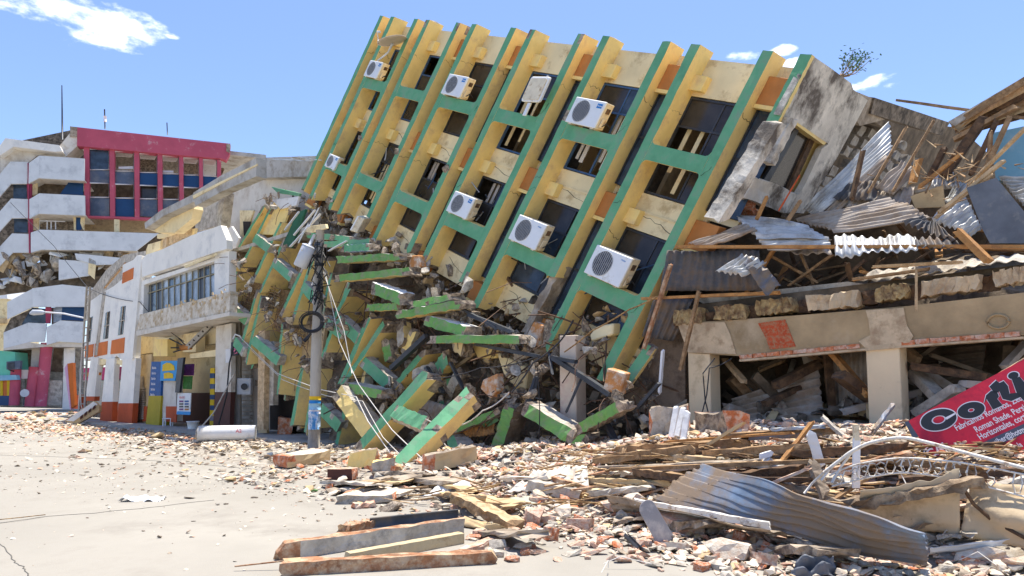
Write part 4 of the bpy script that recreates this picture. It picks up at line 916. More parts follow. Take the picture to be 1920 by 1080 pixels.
# eave of the far right roof and pale blue wall behind
EV = thing('roof_eave', 'brown plank eave rising out of the frame at the upper right', 'roof', ST.w(9, 0, 3))
sp([(1778, 228), (1930, 138), (1930, 150), (1790, 236)], 2.2, 2.6, 'fascia', concl, EV)
for k in range(6):
    A = ST.pc(1790+k*3, 232+k*3, 2.3+k*.15); B = ST.pc(1960, 128+k*15, 1.6+k*.15); st_ = MB().beam(A, B, (B-A).normalized().cross(MI).normalized()*.13, MI*.04, 6, .012, (.1, .0), (0,)*5).obj('plank', [wood, woodl, woodd][k % 3], EV)
sp([(1857, 250), (1990, 222), (1990, 345), (1867, 338)], 2.4, 2.6, 'pale_blue_wall', skyb, None, 0, 'pale blue wall glimpsed behind the timbers at the far right', 'wall')
# weathered slab standing behind the last green fin, left of the shop
sp([(1240, 560), (1285, 560), (1285, 800), (1165, 760), (1190, 690)], .5, .9, 'stone_wall', mat('rough_brown_wall', (.33, .25, .18), .25, 2.5, .9, .95, (.15, .11, .08), .38, 2.5, bsc=10), RBD)
st('zigzag white metal strip hanging beside the shop corner', 1243, 660, -.3, 1237, 735, -.3, 7, white, name='metal_strip', cat='metal strip')
# small tree top above the block
TR = thing('sapling', 'thin sprig with feathery leaves growing on the roof parapet', 'plant', T.w(.6, 6.5, 3.2))
base = FB_.pc(1572, 146, .3); tip = [(1585, 100), (1600, 95), (1620, 98), (1632, 112), (1612, 120), (1595, 118), (1608, 104), (1590, 112), (1625, 108)]
lf = MB(); stm = MB()
for (u, v) in tip:
    e = FB_.pc(u, v, rnd.uniform(0, .6)); mid = base.lerp(e, .5)+Vector((0, 0, -.12)); stm.tube([base, mid, e], [.014, .01, .005], 4)
    for k in range(26):
        p = mid.lerp(e, rnd.uniform(.4, 1.1))+Vector((rnd.gauss(0, .07), rnd.gauss(0, .07), rnd.gauss(0, .05))); d = Vector((rnd.uniform(-1, 1), rnd.uniform(-1, 1), rnd.uniform(-.6, .6))).normalized()*.085; x = d.cross(Z).normalized()*.022
        lf.v += [p, p+d*.5+x, p+d, p+d*.5-x]; n0 = len(lf.v); lf.quadf([n0-4, n0-3, n0-2, n0-1])
stm.obj('stem', wood, TR); lf.obj('foliage', leafm, TR, kind='stuff')
# ================================================================ white two storey building with broken balcony (middle left)
def mk(par, fr=ST):
    def q(pts, D0, D1, name, m_, bevel=0, label=None): return MB().px(fr, pts, D0, D1).obj(name, m_, par, bevel, label)
    return q
WB = thing('balcony_building', 'white two storey building with peeling balcony and torn upper floor', 'building', ST.pc(340, 800, 1))
q = mk(WB)
qa = lambda L: [(x/3.6, y/3.6+200) for x, y in L]
qb = lambda L: [(x/3, y/3+480) for x, y in L]
corn = mat('grey_cornice', (.50, .47, .42), .12, 1, .4, .95, (.30, .26, .21), .3, 1.5)
# sloped broken eave
def slopebeam(pts_top, pts_bot, D0, D1, name, m_): return q(pts_top+pts_bot[::-1], D0, D1, name, m_)
q(qa([(1730, 345), (1500, 460), (1305, 580), (1300, 610), (1320, 670), (1500, 570), (1730, 470)]), -.9, -.5, 'cornice', corn)
q(qa([(1305, 590), (1085, 700), (975, 785), (980, 825), (1100, 740), (1310, 640)]), -.9, -.5, 'cornice', corn)
q(qa([(985, 820), (1100, 745), (1305, 660), (1310, 690), (1290, 760), (1180, 850), (1060, 850)]), -.5, -.1, 'soffit', cream)
q(qa([(1300, 600), (1500, 500), (1735, 385), (1735, 395), (1500, 515), (1305, 620)]), -.93, -.9, 'moulding', cream)
q([(480, 296), (600, 292), (602, 330), (480, 334)], 1.6, 2.0, 'cornice', corn)
# right hand high wall, cream white, with a broken edge and a niche window
q([(424, 366), (440, 352), (482, 333), (604, 320), (600, 560), (430, 560), (412, 470), (410, 440), (425, 420)], 2.0, 2.3, 'wall', concl)
wallc = mat('dusty_white_wall', (.66, .61, .53), .08, 1, .2, .92, (.50, .43, .34), .25, 1.2)
WB.children[-1].data.materials[0] = wallc
q(qa([(1520, 580), (1540, 560), (1530, 640), (1548, 700), (1530, 790), (1545, 800), (1500, 840), (1490, 790), (1520, 700)]), 1.96, 2.0, 'exposed_brick', brick)
q(qa([(1618, 700), (1712, 700), (1690, 770), (1685, 870), (1620, 870)]), 1.93, 2.0, 'window_surround', cream)
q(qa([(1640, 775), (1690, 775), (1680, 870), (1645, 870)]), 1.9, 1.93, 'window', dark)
q(qa([(1310, 690), (1480, 600), (1475, 800), (1320, 850)]), 1.6, 1.7, 'room_wall', concl)
q(qa([(1480, 590), (1520, 575), (1490, 800), (1460, 810)]), 0, .4, 'pier', concl)
# torn panels standing on the parapet
for k, L_ in enumerate([[(1000, 930), (1085, 905), (1080, 960), (985, 1010), (985, 970)], [(1090, 900), (1125, 880), (1120, 945), (1085, 965)], [(1125, 885), (1285, 820), (1275, 865), (1240, 880), (1200, 900), (1120, 940)], [(1290, 830), (1320, 820), (1310, 860), (1285, 870)], [(1060, 860), (1200, 845), (1130, 885), (1060, 890)]]):
    q(qa(L_), .0+.1*k, .12+.1*k, 'torn_panel', [cream, bpale, bpale, cream, cream][k])
q(qa([(985, 1000), (1090, 965), (1290, 870), (1490, 800), (1530, 900), (1530, 960), (1460, 980), (1200, 1070), (960, 1150), (955, 1040)]), -.35, -.1, 'parapet', bluew)
q(qa([(1240, 1075), (1460, 985), (1465, 1000), (1250, 1090)]), -.38, -.35, 'moulding', cream)
q([(262, 528), (402, 484), (408, 470), (430, 470), (428, 600), (402, 600), (402, 490), (270, 534), (268, 600), (258, 600)], -.2, .1, 'wall', bluew)
# steel window band
wf = q([(270, 532), (408, 485), (404, 562), (270, 590)], .05, .08, 'window', mat('window_dark', (.05, .055, .07), .3, 1, 0, .3))
bars = [(271, 533), (298, 524), (320, 516), (352, 505), (378, 495), (406, 485)]
def bot(u): return 588-(u-270)*.205
def top(u): return 532-(u-270)*.345
def wbar(u0, v0, u1, v1, r, m_=white): MB().beam(ST.pc(u0, v0, .0), ST.pc(u1, v1, .0), Z.cross(MI)*0+SD*r, MI*.05+Z*r*.8 if abs(u1-u0) > 5 else MI*.05, 1, 0, (0, 0), (0,)*5).obj('window_bar', m_, wf)
fra = mat('olive_window_bar', (.34, .31, .22), .1, 3, .05, .6)
for k in range(13):
    u = 271+k*11.2; wbar(u, top(u), u, bot(u), .07 if k in (0, 3, 7, 12) else .035, fra)
for f_ in (0, .36, 1): 
    a = top(270)+(bot(270)-top(270))*f_; b = top(406)+(bot(406)-top(406))*f_
    MB().tube([ST.pc(270, a, .0), ST.pc(406, b, .0)], .035, 4).obj('window_bar', fra, wf)
for k in range(12):
    if k in (2, 9): continue
    u = 273+k*11.2
    for (f0, f1) in ((.03, .34), (.39, .97)):
        def vv(x, f_): return top(x)+(bot(x)-top(x))*f_
        MB().px(ST, [(u, vv(u, f0)), (u+8, vv(u+8, f0)), (u+8, vv(u+8, f1)), (u, vv(u, f1))], .03, .04).obj('pane', lglass if k > 2 and rnd.random() < .75 else glassb, wf)
# peeling ledge
peel = mat('peeling_render', (.66, .60, .50), .12, 2, .5, .95, (.42, .32, .20), .36, 3.2, bsc=10)
q([(262, 590), (432, 546), (430, 585), (255, 622)], -.9, -.6, 'balcony_front', peel)
q([(255, 621), (430, 585), (430, 592), (256, 630)], -.95, .4, 'balcony_slab', wallc)
for k in range(26):
    u = rnd.uniform(295, 420); v = 590-(u-255)*.25+rnd.uniform(-9, 8)
    MB().px(ST, [(u, v), (u+rnd.uniform(1, 3), v-1), (u+rnd.uniform(2, 4), v+rnd.uniform(2, 6)), (u, v+rnd.uniform(2, 5))], -.92, -.9).obj('render_spall', tan, WB)
# ground floor
q([(255, 632), (430, 595), (432, 640), (300, 660), (255, 665)], .7, .9, 'shop_wall', cream)
q([(255, 640), (440, 620), (440, 740), (255, 750)], 2.0, 2.2, 'shop_wall', cream)
q([(255, 738), (440, 736), (440, 812), (255, 800)], 1.9, 2.0, 'shop_dado', brownp)
q([(356, 664), (408, 655), (408, 668), (356, 672)], 0, .3, 'lintel', cream)
q([(405, 612), (434, 606), (433, 735), (403, 735)], -.1, .08, 'column', wallc); q([(403, 735), (433, 735), (430, 806), (399, 806)], -.1, .08, 'column_base', brownp)
q([(345, 626), (368, 626), (367, 660), (343, 660)], .1, .5, 'column_head', cream); q([(290, 636), (314, 636), (314, 668), (287, 668)], .1, .5, 'column_head', yellow)
q([(284, 678), (304, 678), (301, 742), (279, 742)], -.1, .35, 'column', bluep); q([(279, 742), (302, 742), (298, 800), (273, 798)], -.1, .35, 'column_base', ybl)
for k in range(6): text(Frame(ST.pc(285-k*.6, 692+k*10, -.12), SD, Z, MI), 'Bebidas', 0, 0, 0, .17, whitepr, 'lettering', WB, .001)
sg = q([(302, 677), (335, 676), (328, 714), (300, 714)], -.14, -.1, 'shop_sign', cyan)
q([(305, 684), (312, 680), (320, 681), (326, 686), (327, 694), (304, 696)], -.16, -.14, 'sign_emblem', yel)
q([(307, 700), (316, 698), (324, 701), (324, 709), (307, 710)], -.16, -.14, 'sign_emblem', yel)
q([(303, 714), (330, 714), (330, 790), (305, 790)], .0, .3, 'column', wallc); q([(311, 762), (331, 762), (330, 792), (311, 790)], -.04, .0, 'column_base', rusto)
q([(333, 672), (344, 670), (336, 736), (328, 736)], -.2, -.1, 'dark_sign', steel)
q([(344, 683), (363, 682), (362, 704), (343, 704)], .3, .34, 'poster', purp); q([(344, 705), (360, 705), (358, 730), (342, 729)], .3, .34, 'poster', grnp)
pq = q([(333, 737), (358, 737), (356, 778), (331, 777)], -.1, -.07, 'poster', whitep); q([(332, 771), (357, 772), (356, 778), (331, 777)], -.12, -.10, 'poster_strip', cyan)
text(Frame(ST.pc(336, 747, -.12), SD, Z, MI), 'HELADOS', 0, 0, 0, .13, redb, 'lettering', WB, .001)
for k in range(4):
    for j in range(2): q([(336+j*10, 751+k*5), (343+j*10, 751+k*5), (343+j*10, 754+k*5), (336+j*10, 754+k*5)], -.12, -.1, 'poster_picture', rnd.choice((bluep, steel, purp, orange)))
q([(394, 690), (402, 690), (400, 800), (393, 800)], .6, .7, 'striped_post', yel)
for k in range(5): q([(393.5, 700+k*20), (402, 700+k*20), (401.5, 709+k*20), (393.5, 709+k*20)], .57, .6, 'stripe', navy)
for k in range(11): q([(252, 706+k*2), (267, 706+k*2), (267, 707.2+k*2), (252, 707.2+k*2)], .3, .36, 'slat', louvr)
for k in range(15): q([(249, 728+k*4), (269, 727+k*4), (268, 730+k*4), (248.5, 731+k*4)], .28, .36, 'slat', louvr)
q([(246, 668), (285, 664), (276, 800), (244, 795)], .4, .5, 'shop_wall', tan)
q([(270, 762), (276, 762), (274, 790), (267, 790)], .3, .4, 'column_base', rusto)
q([(435, 600), (560, 600), (560, 810), (430, 806)], 1.2, 1.4, 'shop_wall', louvr)
for k in range(22): q([(436, 640+k*7), (470, 640+k*7), (470, 645+k*7), (436, 645+k*7)], 1.1, 1.2, 'slat', corn)
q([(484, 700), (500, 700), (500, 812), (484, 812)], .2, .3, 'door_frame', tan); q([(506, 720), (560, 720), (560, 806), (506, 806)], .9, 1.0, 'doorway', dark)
for k in range(24): q([(575, 640+k*7.5), (650, 640+k*7.5), (650, 645+k*7.5), (575, 645+k*7.5)], 1.6, 1.65, 'shutter_slat', corn)
q([(570, 630), (655, 630), (655, 840), (570, 840)], 1.66, 1.8, 'shop_wall', brown)
q([(485, 620), (497, 620), (494, 806), (482, 806)], -.2, 0, 'door_post', woodl); q([(502, 640), (514, 640), (512, 760), (500, 760)], 0, .2, 'door_post', concl)
MB().box(ST, -34, -8.5, .0, .16, -1.2, 3).obj('pavement', mat('pavement', (.40, .37, .33), .1, 1, .4, .95, (.28, .25, .22), .3, 2), kind='structure')
MB().box(ST, -34, -8.5, 0.16, 8.0, 3.0, 3.2).obj('rear_wall', brown, WB)
MB().box(ST, ST.loc(265, 600)[0], ST.loc(430, 600)[0]+5, 7.6, 7.75, 0.5, 3.2).obj('roof_slab', corn, WB)
# plank bits on the roof
for k in range(8): st(['lowest','second lowest','third','fourth','fifth','third highest','second highest','highest'][k]+' loose sheet on the flat roof left of the leaning block', rnd.uniform(500, 560), 294+k*1.5, .3+k*.3, rnd.uniform(565, 610), 298+k*1.2, .6+k*.3, 3, rnd.choice((wood, concl, zinc)), group='sheets on the white building roof')

# ================================================================ white and orange building (leaning right)
OB = thing('orange_white_building', 'small white and orange two storey building leaning right with arcade columns', 'building', ST.pc(210, 797, .5))
q = mk(OB)
q(qb([(500, 260), (578, 205), (640, 170), (688, 130), (690, 50), (750, 22), (772, -5), (798, 0), (770, 300), (760, 590), (690, 590), (655, 560), (630, 590), (545, 570), (475, 590), (480, 480)]), -.15, .1, 'facade', bluew)
q(qb([(772, -5), (798, 0), (770, 300), (745, 580), (730, 580), (750, 200)]), -.3, -.15, 'corner_pier', bluew)
for L_ in ([(690, 95), (750, 65), (745, 128), (685, 155)], [(478, 505), (525, 495), (520, 565), (474, 575)], [(533, 493), (604, 478), (600, 553), (528, 568)], [(628, 475), (700, 458), (694, 545), (620, 552)]): q(qb(L_), -.18, -.15, 'orange_panel', orangew)
for L_ in ([(498, 350), (520, 340), (506, 482), (486, 486)], [(594, 320), (618, 310), (606, 464), (578, 468)], [(680, 286), (706, 280), (690, 440), (662, 447)]):
    f_ = q(qb(L_), -.17, -.15, 'window', glass); (a, b, c, d) = qb(L_)
    MB().tube([ST.pc((a[0]+b[0])/2, (a[1]+b[1])/2, -.19), ST.pc((c[0]+d[0])/2, (c[1]+d[1])/2, -.19)], .03, 4).obj('window_bar', concl, f_)
    MB().tube([ST.pc((a[0]+d[0])/2, (a[1]+d[1])/2, -.19), ST.pc((c[0]+b[0])/2, (c[1]+b[1])/2, -.19)], .03, 4).obj('window_bar', concl, f_)
q(qb([(578, 200), (590, 200), (545, 560), (530, 560)]), -.2, -.15, 'pilaster', concl)
for (a, b, c, d, y0, y1, y2) in [((690), 765, 740, 655, 575, 828, 950), (598, 645, 628, 560, 575, 820, 935), (512, 553, 530, 478, 570, 790, 815)]:
    k = (y1-y0)/(y2-y0)
    l1 = a+(d-a)*k; r1 = b+(c-b)*k
    q(qb([(a, y0), (b, y0), (r1, y1), (l1, y1)]), -.2, .06, 'column', bluew); q(qb([(l1, y1), (r1, y1), (c, y2), (d, y2)]), -.2, .06, 'column_base', rusto)
q(qb([(445, 780), (455, 780), (445, 860), (412, 860), (420, 785)]), -.15, .2, 'column_base', rusto)
q(qb([(640, 585), (700, 585), (690, 620), (660, 605), (640, 620), (612, 640), (625, 600)]), -.1, .15, 'arch', cream)
q(qb([(545, 580), (600, 580), (590, 610), (555, 615), (548, 650), (538, 640)]), -.1, .15, 'arch', cream)
q(qb([(470, 630), (720, 620), (710, 690), (470, 700)]), 1.4, 1.5, 'magenta_band', mat('magenta', (.45, .02, .12), .1, 1, .05, .7))
q(qb([(470, 690), (760, 690), (750, 930), (470, 900)]), 1.5, 1.7, 'shop_wall', concd)
q(qb([(540, 700), (700, 700), (690, 880), (540, 880)]), 1.45, 1.5, 'glass_door', glassb)
q(qb([(478, 655), (560, 655), (556, 670), (474, 680)]), -.1, 0, 'beam', orange)
for k in range(7): st(['leftmost','second','third','fourth','fifth','sixth','rightmost'][k]+' roof timber of the row above the orange and white building', 196+k*2, 540-k*3, .5, 226+k*1.5, 505-k*2, .4, 3, rnd.choice((wood, woodl, concl)), group='roof timbers above the orange and white building')
q([(160, 600), (160, 560), (200, 505), (232, 478), (275, 470), (275, 600)], 3.0, 3.3, 'rear_wall', concl)
q(qb([(500, 262), (640, 175), (690, 140), (690, 300), (500, 400)]), .12, 3.0, 'side_mass', concl)

# ================================================================ red and white office block across the junction
ro = P(145, 238, 62); rd = Vector((.94, .336, 0)).normalized(); rm = Vector((-.336, .94, 0))
RF2 = Frame(ro, rd, Z, rm)
RB = thing('red_office_block', 'tall white office block with crimson top and columns, one storey crushed', 'building', (ro.x, ro.y, 0))
q = mk(RB, RF2)
q(qa([(522, 138), (1555, 250), (1548, 320), (1525, 362), (1500, 350), (1100, 318), (700, 280), (520, 265)]), -.6, .3, 'crimson_parapet', crimson)
q(qa([(472, 132), (524, 138), (522, 205), (475, 202)]), -.5, 1.2, 'parapet_end', stripped)
q(qa([(1528, 250), (1556, 253), (1550, 312), (1528, 300)]), -.7, -.6, 'parapet_end', stripped)
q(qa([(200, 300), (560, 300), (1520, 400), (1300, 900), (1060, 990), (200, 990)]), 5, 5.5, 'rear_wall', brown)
for (x0, x1) in [(565, 600), (738, 772), (905, 938), (1062, 1094), (1208, 1236), (1343, 1368), (1465, 1490)]:
    yt = 270+(x0-565)*.095; q(qa([(x0, yt), (x1, yt+3), (x1+3, 748), (x0+5, 745)]), -.35, .25, 'crimson_column', crimson)
q(qa([(570, 735), (1060, 750), (1060, 765), (570, 745)]), -.4, .25, 'crimson_sill', crimson)
spans = [(600, 738), (772, 905), (938, 1062), (1094, 1208), (1236, 1343), (1368, 1465)]
for k, (x0, x1) in enumerate(spans):
    s_ = .095*(x0-600)
    q(qa([(x0, 425+s_*.6), (x1, 432+s_*.6), (x1, 520+s_*.5), (x0, 510+s_*.5)]), .0, .1, 'spandrel_panel', [steelb, steelb, navy, navy, navy, navy][k])
    q(qa([(x0, 612+s_*.3), (x1, 620+s_*.3), (x1, 745), (x0, 738)]), .0, .1, 'spandrel_panel', [steelb, navy, steelb, steelb, navy, navy][k])
    fr_ = MB()
    for (yt, yb) in ((280+s_, 425+s_*.6), (510+s_*.5, 612+s_*.3)):
        p4 = [RF2.pc(x/3.6, y/3.6+200, -.02) for x, y in ((x0+2, yt+4), (x1-2, yt+8), (x1-2, yb), (x0+2, yb))]
        fr_ = MB(); fr_.tube(p4+[p4[0]], .07, 4); fr_.obj('window', white, RB)
    if k == 0: q(qa([(602, 272), (736, 282), (736, 425), (602, 420)]), .02, .08, 'pane', glassb)
    elif k in (2,): q(qa([(x0+4, 525), (x1-4, 533), (x1-4, 620), (x0+4, 612)]), .5, .55, 'pane', glass)
    q(qa([(x0, 285+s_), (x1, 292+s_), (x1, 430+s_*.6), (x0, 420+s_*.6)]), 3.0, 3.1, 'room_wall', [brown, concl, conc, concl, conc, whitep][k])
    q(qa([(x0, 283+s_), (x1, 290+s_), (x1-20, 325+s_), (x0-30, 315+s_)]), 1.0, 1.1, 'ceiling', whitep)
for (pts) in ([(800, 405), (900, 402), (900, 420), (800, 420)], [(1100, 430), (1170, 432), (1170, 445), (1100, 443)]): q(qa(pts), .4, .6, 'desk_papers', white)
# balconies: tiers of white parapet, central part and the splayed left part
tiers = [((195, 380, 265, 330, 570, 350), (192, 518, 262, 482, 570, 500)), ((198, 625, 265, 585, 572, 600), (198, 755, 262, 722, 575, 735)), ((208, 850, 265, 830, 1070, 855), (208, 985, 280, 965, 920, 972))]
for k, (a, b) in enumerate(tiers):
    q(qa([(a[2], a[3]), (a[4], a[5]), (b[4], b[5]), (b[2], b[3])]), -1.4, -1.2, 'balcony_parapet', balc)
    q(qa([(a[0], a[1]), (a[2], a[3]), (b[2], b[3]), (b[0], b[1])]), -1.38, -1.2, 'balcony_end', balc)
    q(qa([(b[0], b[1]-12), (b[2], b[3]-12), (b[4], b[5]-8), (b[4], b[5]), (b[2], b[3]), (b[0], b[1])]), -1.2, 2.5, 'floor_slab', wallc)
    # splayed part on the left
    la = [(0, 480), (0, 730), (0, 915)][k]; xa = [70, 75, 82][k]; ya = [370, 620, 855][k]; yb = [520, 752, 985][k]
    q(qa([(xa, ya), (a[0]-5, ya+4), (b[0]-8, yb), (xa+4, yb)]), -1.0, -.8, 'balcony_parapet', balc)
    q(qa([(-40, ya+130), (xa, ya), (xa+4, yb), (-40, yb+130)]), -.95, -.8, 'balcony_end', balc)
for k, (x0, y0, x1, y1) in enumerate([(90, 525, 180, 620), (95, 755, 185, 850), (250, 500, 565, 595), (260, 745, 500, 830)]):
    if k < 2: q(qa([(x0, y0), (x1, y0+4), (x1, y1), (x0, y1)]), -.3, -.25, 'pane', glassb)
q(qa([(405, 590), (470, 500), (562, 505), (562, 598)]), -.3, -.25, 'pane', navy)
q(qa([(250, 505), (470, 500), (405, 590), (250, 585)]), .6, .7, 'room_wall', brown)
q(qa([(220, 755), (560, 745), (560, 835), (220, 830)]), 1.5, 1.6, 'room_wall', conc)
for L_ in ([(218, 750), (260, 750), (258, 830), (215, 830)], [(495, 742), (512, 742), (512, 832), (498, 832)], [(545, 748), (570, 745), (565, 835), (555, 820), (542, 785)], [(770, 760), (805, 762), (803, 845), (770, 845)], [(215, 520), (250, 515), (248, 590), (215, 595)]): q(qa(L_), -.4, -.1, 'pier', cream)
q(qa([(512, 742), (560, 745), (550, 832), (512, 832)]), -.3, -.25, 'pane', navy)
q(qa([(570, 750), (1060, 765), (1060, 850), (570, 838)]), 2.5, 2.6, 'room_wall', tan)
fr_ = MB()
for x in (262, 318, 345, 375): fr_.tube([RF2.pc(x/3.6, 770/3.6+200, -.1), RF2.pc(x/3.6, 828/3.6+200, -.1)], .06, 4)
fr_.tube([RF2.pc(262/3.6, 770/3.6+200, -.1), RF2.pc(440/3.6, 775/3.6+200, -.1)], .06, 4); fr_.obj('window_frame', white, RB)
q(qa([(185, 380), (192, 380), (205, 985), (195, 985)]), -1.1, -.9, 'crimson_pilaster', pink); q(qa([(180, 520), (213, 520), (210, 620), (185, 620)]), -.9, -.6, 'crimson_pilaster', pink); q(qa([(188, 750), (218, 755), (218, 850), (192, 850)]), -.9, -.6, 'crimson_pilaster', pink)
# top left white roof mass
q(qa([(36, 212), (400, 260), (420, 300), (370, 305), (90, 270), (0, 330), (-30, 300)]), -1.5, 3, 'roof_block', bluew)
q(qa([(0, 310), (95, 270), (370, 305), (250, 330), (190, 380), (70, 370), (0, 470)]), -.6, 2, 'roof_block', wallc)
q(qa([(370, 305), (470, 180), (472, 205), (520, 205), (522, 265), (440, 340), (250, 330)]), -.4, 2, 'roof_block', wallc)
# crushed storey
qz = mk(RB, RF2)
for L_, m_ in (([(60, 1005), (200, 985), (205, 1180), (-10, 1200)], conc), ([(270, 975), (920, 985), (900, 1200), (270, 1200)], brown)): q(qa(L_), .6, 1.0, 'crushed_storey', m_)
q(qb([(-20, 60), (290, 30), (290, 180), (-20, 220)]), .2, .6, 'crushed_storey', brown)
grc = 'concrete lumps in the crushed storey of the red and white block'
for k in range(120):
    u = rnd.uniform(0, 235); v = 472+rnd.uniform(0, 62)-(8 if u > 150 else 0); sz = rnd.uniform(.5, 1.7)
    if u > 100 and v > 512: continue
    single('concrete_lump', 'S', k, rnd.choice((concl, conc, conc, balc, tan)), RF2.pc(u, v, rnd.uniform(-.8, .4)), (sz, sz*.8, sz*.8), rrot(), None, None, parent=RB)
q(qb([(330, 20), (500, 30), (500, 110), (330, 135)]), -1.2, -.9, 'fallen_panel', balc); q(qb([(420, -15), (680, 10), (690, 45), (540, 50), (430, 20)]), -1.3, -1.0, 'fallen_panel', balc); q(qb([(500, 10), (540, 30), (530, 130), (495, 100)]), -1.3, -1.1, 'fallen_panel', cream)
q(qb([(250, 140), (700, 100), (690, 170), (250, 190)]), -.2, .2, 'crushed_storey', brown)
q(qb([(180, 182), (350, 160), (540, 180), (530, 285), (345, 285), (300, 285), (185, 285)]), -1.3, -1.0, 'balcony_parapet', balc)
q(qb([(40, 260), (185, 182), (187, 285), (40, 355)]), -1.2, -1.0, 'balcony_end', balc)
q(qb([(158, 375), (262, 380), (250, 482), (160, 485)]), -1.0, -.8, 'balcony_parapet', balc); q(qb([(20, 430), (158, 375), (160, 485), (20, 520)]), -.95, -.8, 'balcony_end', balc)
q(qb([(262, 400), (340, 362), (470, 370), (470, 490), (335, 480), (262, 500)]), -1.3, -1.0, 'balcony_parapet', balc)
q(qb([(20, 520), (160, 485), (262, 500), (335, 482), (470, 490), (470, 512), (260, 510), (20, 530)]), -1.0, 2.5, 'floor_slab', wallc)
q(qb([(290, 290), (475, 278), (475, 368), (290, 385)]), .4, .5, 'room_wall', brown)
q(qb([(345, 285), (475, 278), (475, 365), (340, 360)]), -.3, -.25, 'pane', navy); q(qb([(300, 290), (350, 282), (345, 362), (300, 375)]), -.32, -.28, 'pane', lglass)
q(qb([(180, 290), (285, 300), (262, 378), (120, 385)]), .2, .3, 'pane', glassb); q(qb([(60, 350), (180, 295), (175, 375), (20, 430)]), .3, .4, 'room_wall', concd)
q(qb([(255, 290), (286, 290), (280, 378), (258, 378)]), -.9, -.6, 'crimson_pilaster', pink); q(qb([(250, 180), (285, 170), (286, 290), (255, 290)]), -.7, -.5, 'crimson_pilaster', pink)
# ground storey
q(qb([(20, 520), (470, 510), (470, 860), (0, 850)]), 3.0, 3.2, 'ground_wall', concl)
q(qb([(110, 530), (190, 520), (180, 640), (100, 630)]), 1.0, 1.1, 'room_opening', brown); q(qb([(305, 515), (360, 512), (345, 600), (360, 655), (285, 650)]), 1.0, 1.1, 'room_opening', brown)
q(qb([(90, 640), (170, 640), (168, 690), (88, 690)]), -.3, 0, 'low_parapet', bluew)
for (u0, v0, u1, v1, r_) in [(88, 643, 76, 762, 1.0), (66, 688, 57, 762, 1.0), (30, 690, 26, 760, .9)]:
    pts = [RF2.pc(u0+(u1-u0)*k/4, v0+(v1-v0)*k/4, -.5) for k in range(5)]; MB().tube(pts, r_*.46, 16).obj('round_column', crimson, RB)
q(qb([(180, 505), (240, 505), (205, 640), (172, 630)]), .2, .6, 'column_top', wallc)
q(qb([(275, 700), (350, 700), (345, 840), (265, 840)]), -.2, 0, 'roller_door', concl)
q(qb([(360, 520), (420, 515), (410, 860), (350, 860)]), -.1, .1, 'white_pier', bluew)
MB().box(RF2, 0.3, 16.5, -1.0, -.6, .3, 14).obj('roof_slab', corn, RB)
q(qa([(-60, 330), (60, 300), (200, 300), (200, 1000), (-60, 1100)]), 3, 3.4, 'rear_wall', concd)
q(qa([(40, 250), (520, 150), (1500, 260), (1500, 400), (40, 400)]), 13, 13.3, 'rear_wall', concd)
# antennas on the roof
an = thing('roof_mast', 'tall thin antenna mast on the left of the office block roof', 'antenna', RF2.pc(117, 262, 1))
MB().tube([RF2.pc(117, 262, 1), RF2.pc(116, 160, 1)], [.09, .04], 6).obj('pole', steel, an)
an = thing('roof_mast', 'antenna with a white sensor box on the crimson parapet', 'antenna', RF2.pc(196, 240, 1))
MB().tube([RF2.pc(197, 242, 1), RF2.pc(196, 205, 1)], .06, 6).obj('pole', steel, an); MB().tube([RF2.pc(197, 228, .9), RF2.pc(197, 218, .9)], .14, 8).obj('sensor_box', white, an)
an = thing('roof_mast', 'short antenna rod at the right of the crimson parapet', 'antenna', RF2.pc(314, 252, 1))
MB().tube([RF2.pc(314, 253, 1), RF2.pc(313, 230, 1)], .05, 6).obj('pole', steel, an)
# neighbours at the far left edge
NB = thing('corner_shop', 'mint green shop with yellow pillars at the far left edge', 'building', P(10, 762, 60)); q = mk(NB, Frame(P(10, 760, 60), Vector((1, .1, 0)), Z, Vector((-.1, 1, 0))))
q([(-30, 655), (28, 660), (30, 705), (-30, 705)], 0, 3, 'mint_wall', mint); q([(-30, 705), (30, 703), (32, 712), (-30, 715)], -.3, .2, 'sign_band', skyb)
for (x0, x1, m_) in ((0, 5, yel), (6, 13, orangew), (13, 18, yel)): q([(x0, 708), (x1, 708), (x1, 742), (x0, 742)], 0, .4, 'pillar', m_)
q([(-30, 742), (20, 742), (20, 760), (-30, 760)], -.02, .4, 'pillar_base', navy); q([(-30, 700), (40, 700), (40, 762), (-30, 762)], 1.5, 2, 'shop_wall', concl)
NB = thing('far_pale_house', 'pale yellow house far behind the office block at the left edge', 'house', P(0, 762, 90)); q = mk(NB, Frame(P(0, 760, 90), Vector((1, 0, 0)), Z, Vector((0, 1, 0))))
q([(-40, 560), (14, 560), (14, 762), (-40, 762)], 0, 6, 'wall', cream); q([(-40, 515), (12, 515), (10, 530), (-40, 545)], -.5, 6, 'roof', redb); q([(-40, 545), (10, 532), (14, 560), (-40, 560)], -.2, 6, 'gable', white); q([(-40, 598), (14, 596), (14, 606), (-40, 608)], -.4, 0, 'ledge', tan)
u_ = thing('outdoor_unit', 'dark outdoor unit hung on the ground storey of the red and white block', 'air conditioner', RF2.pc(25, 690, -1.2)); q = mk(u_, RF2)
q([(12, 678), (38, 676), (37, 692), (12, 693)], -1.6, -1.0, 'casing', steelb); q([(14, 680), (27, 679), (27, 691), (14, 692)], -1.65, -1.6, 'grille', steel); MB().tube([RF2.pc(16, 693, -1.2), RF2.pc(36, 700, -.6)], .05, 4).obj('bracket', steel, u_)
d2 = thing('satellite_dish', 'round grey satellite dish standing before the crimson round columns', 'dish', RF2.pc(46, 762, -2)); x0 = RF2.pc(46, 737, -2); 
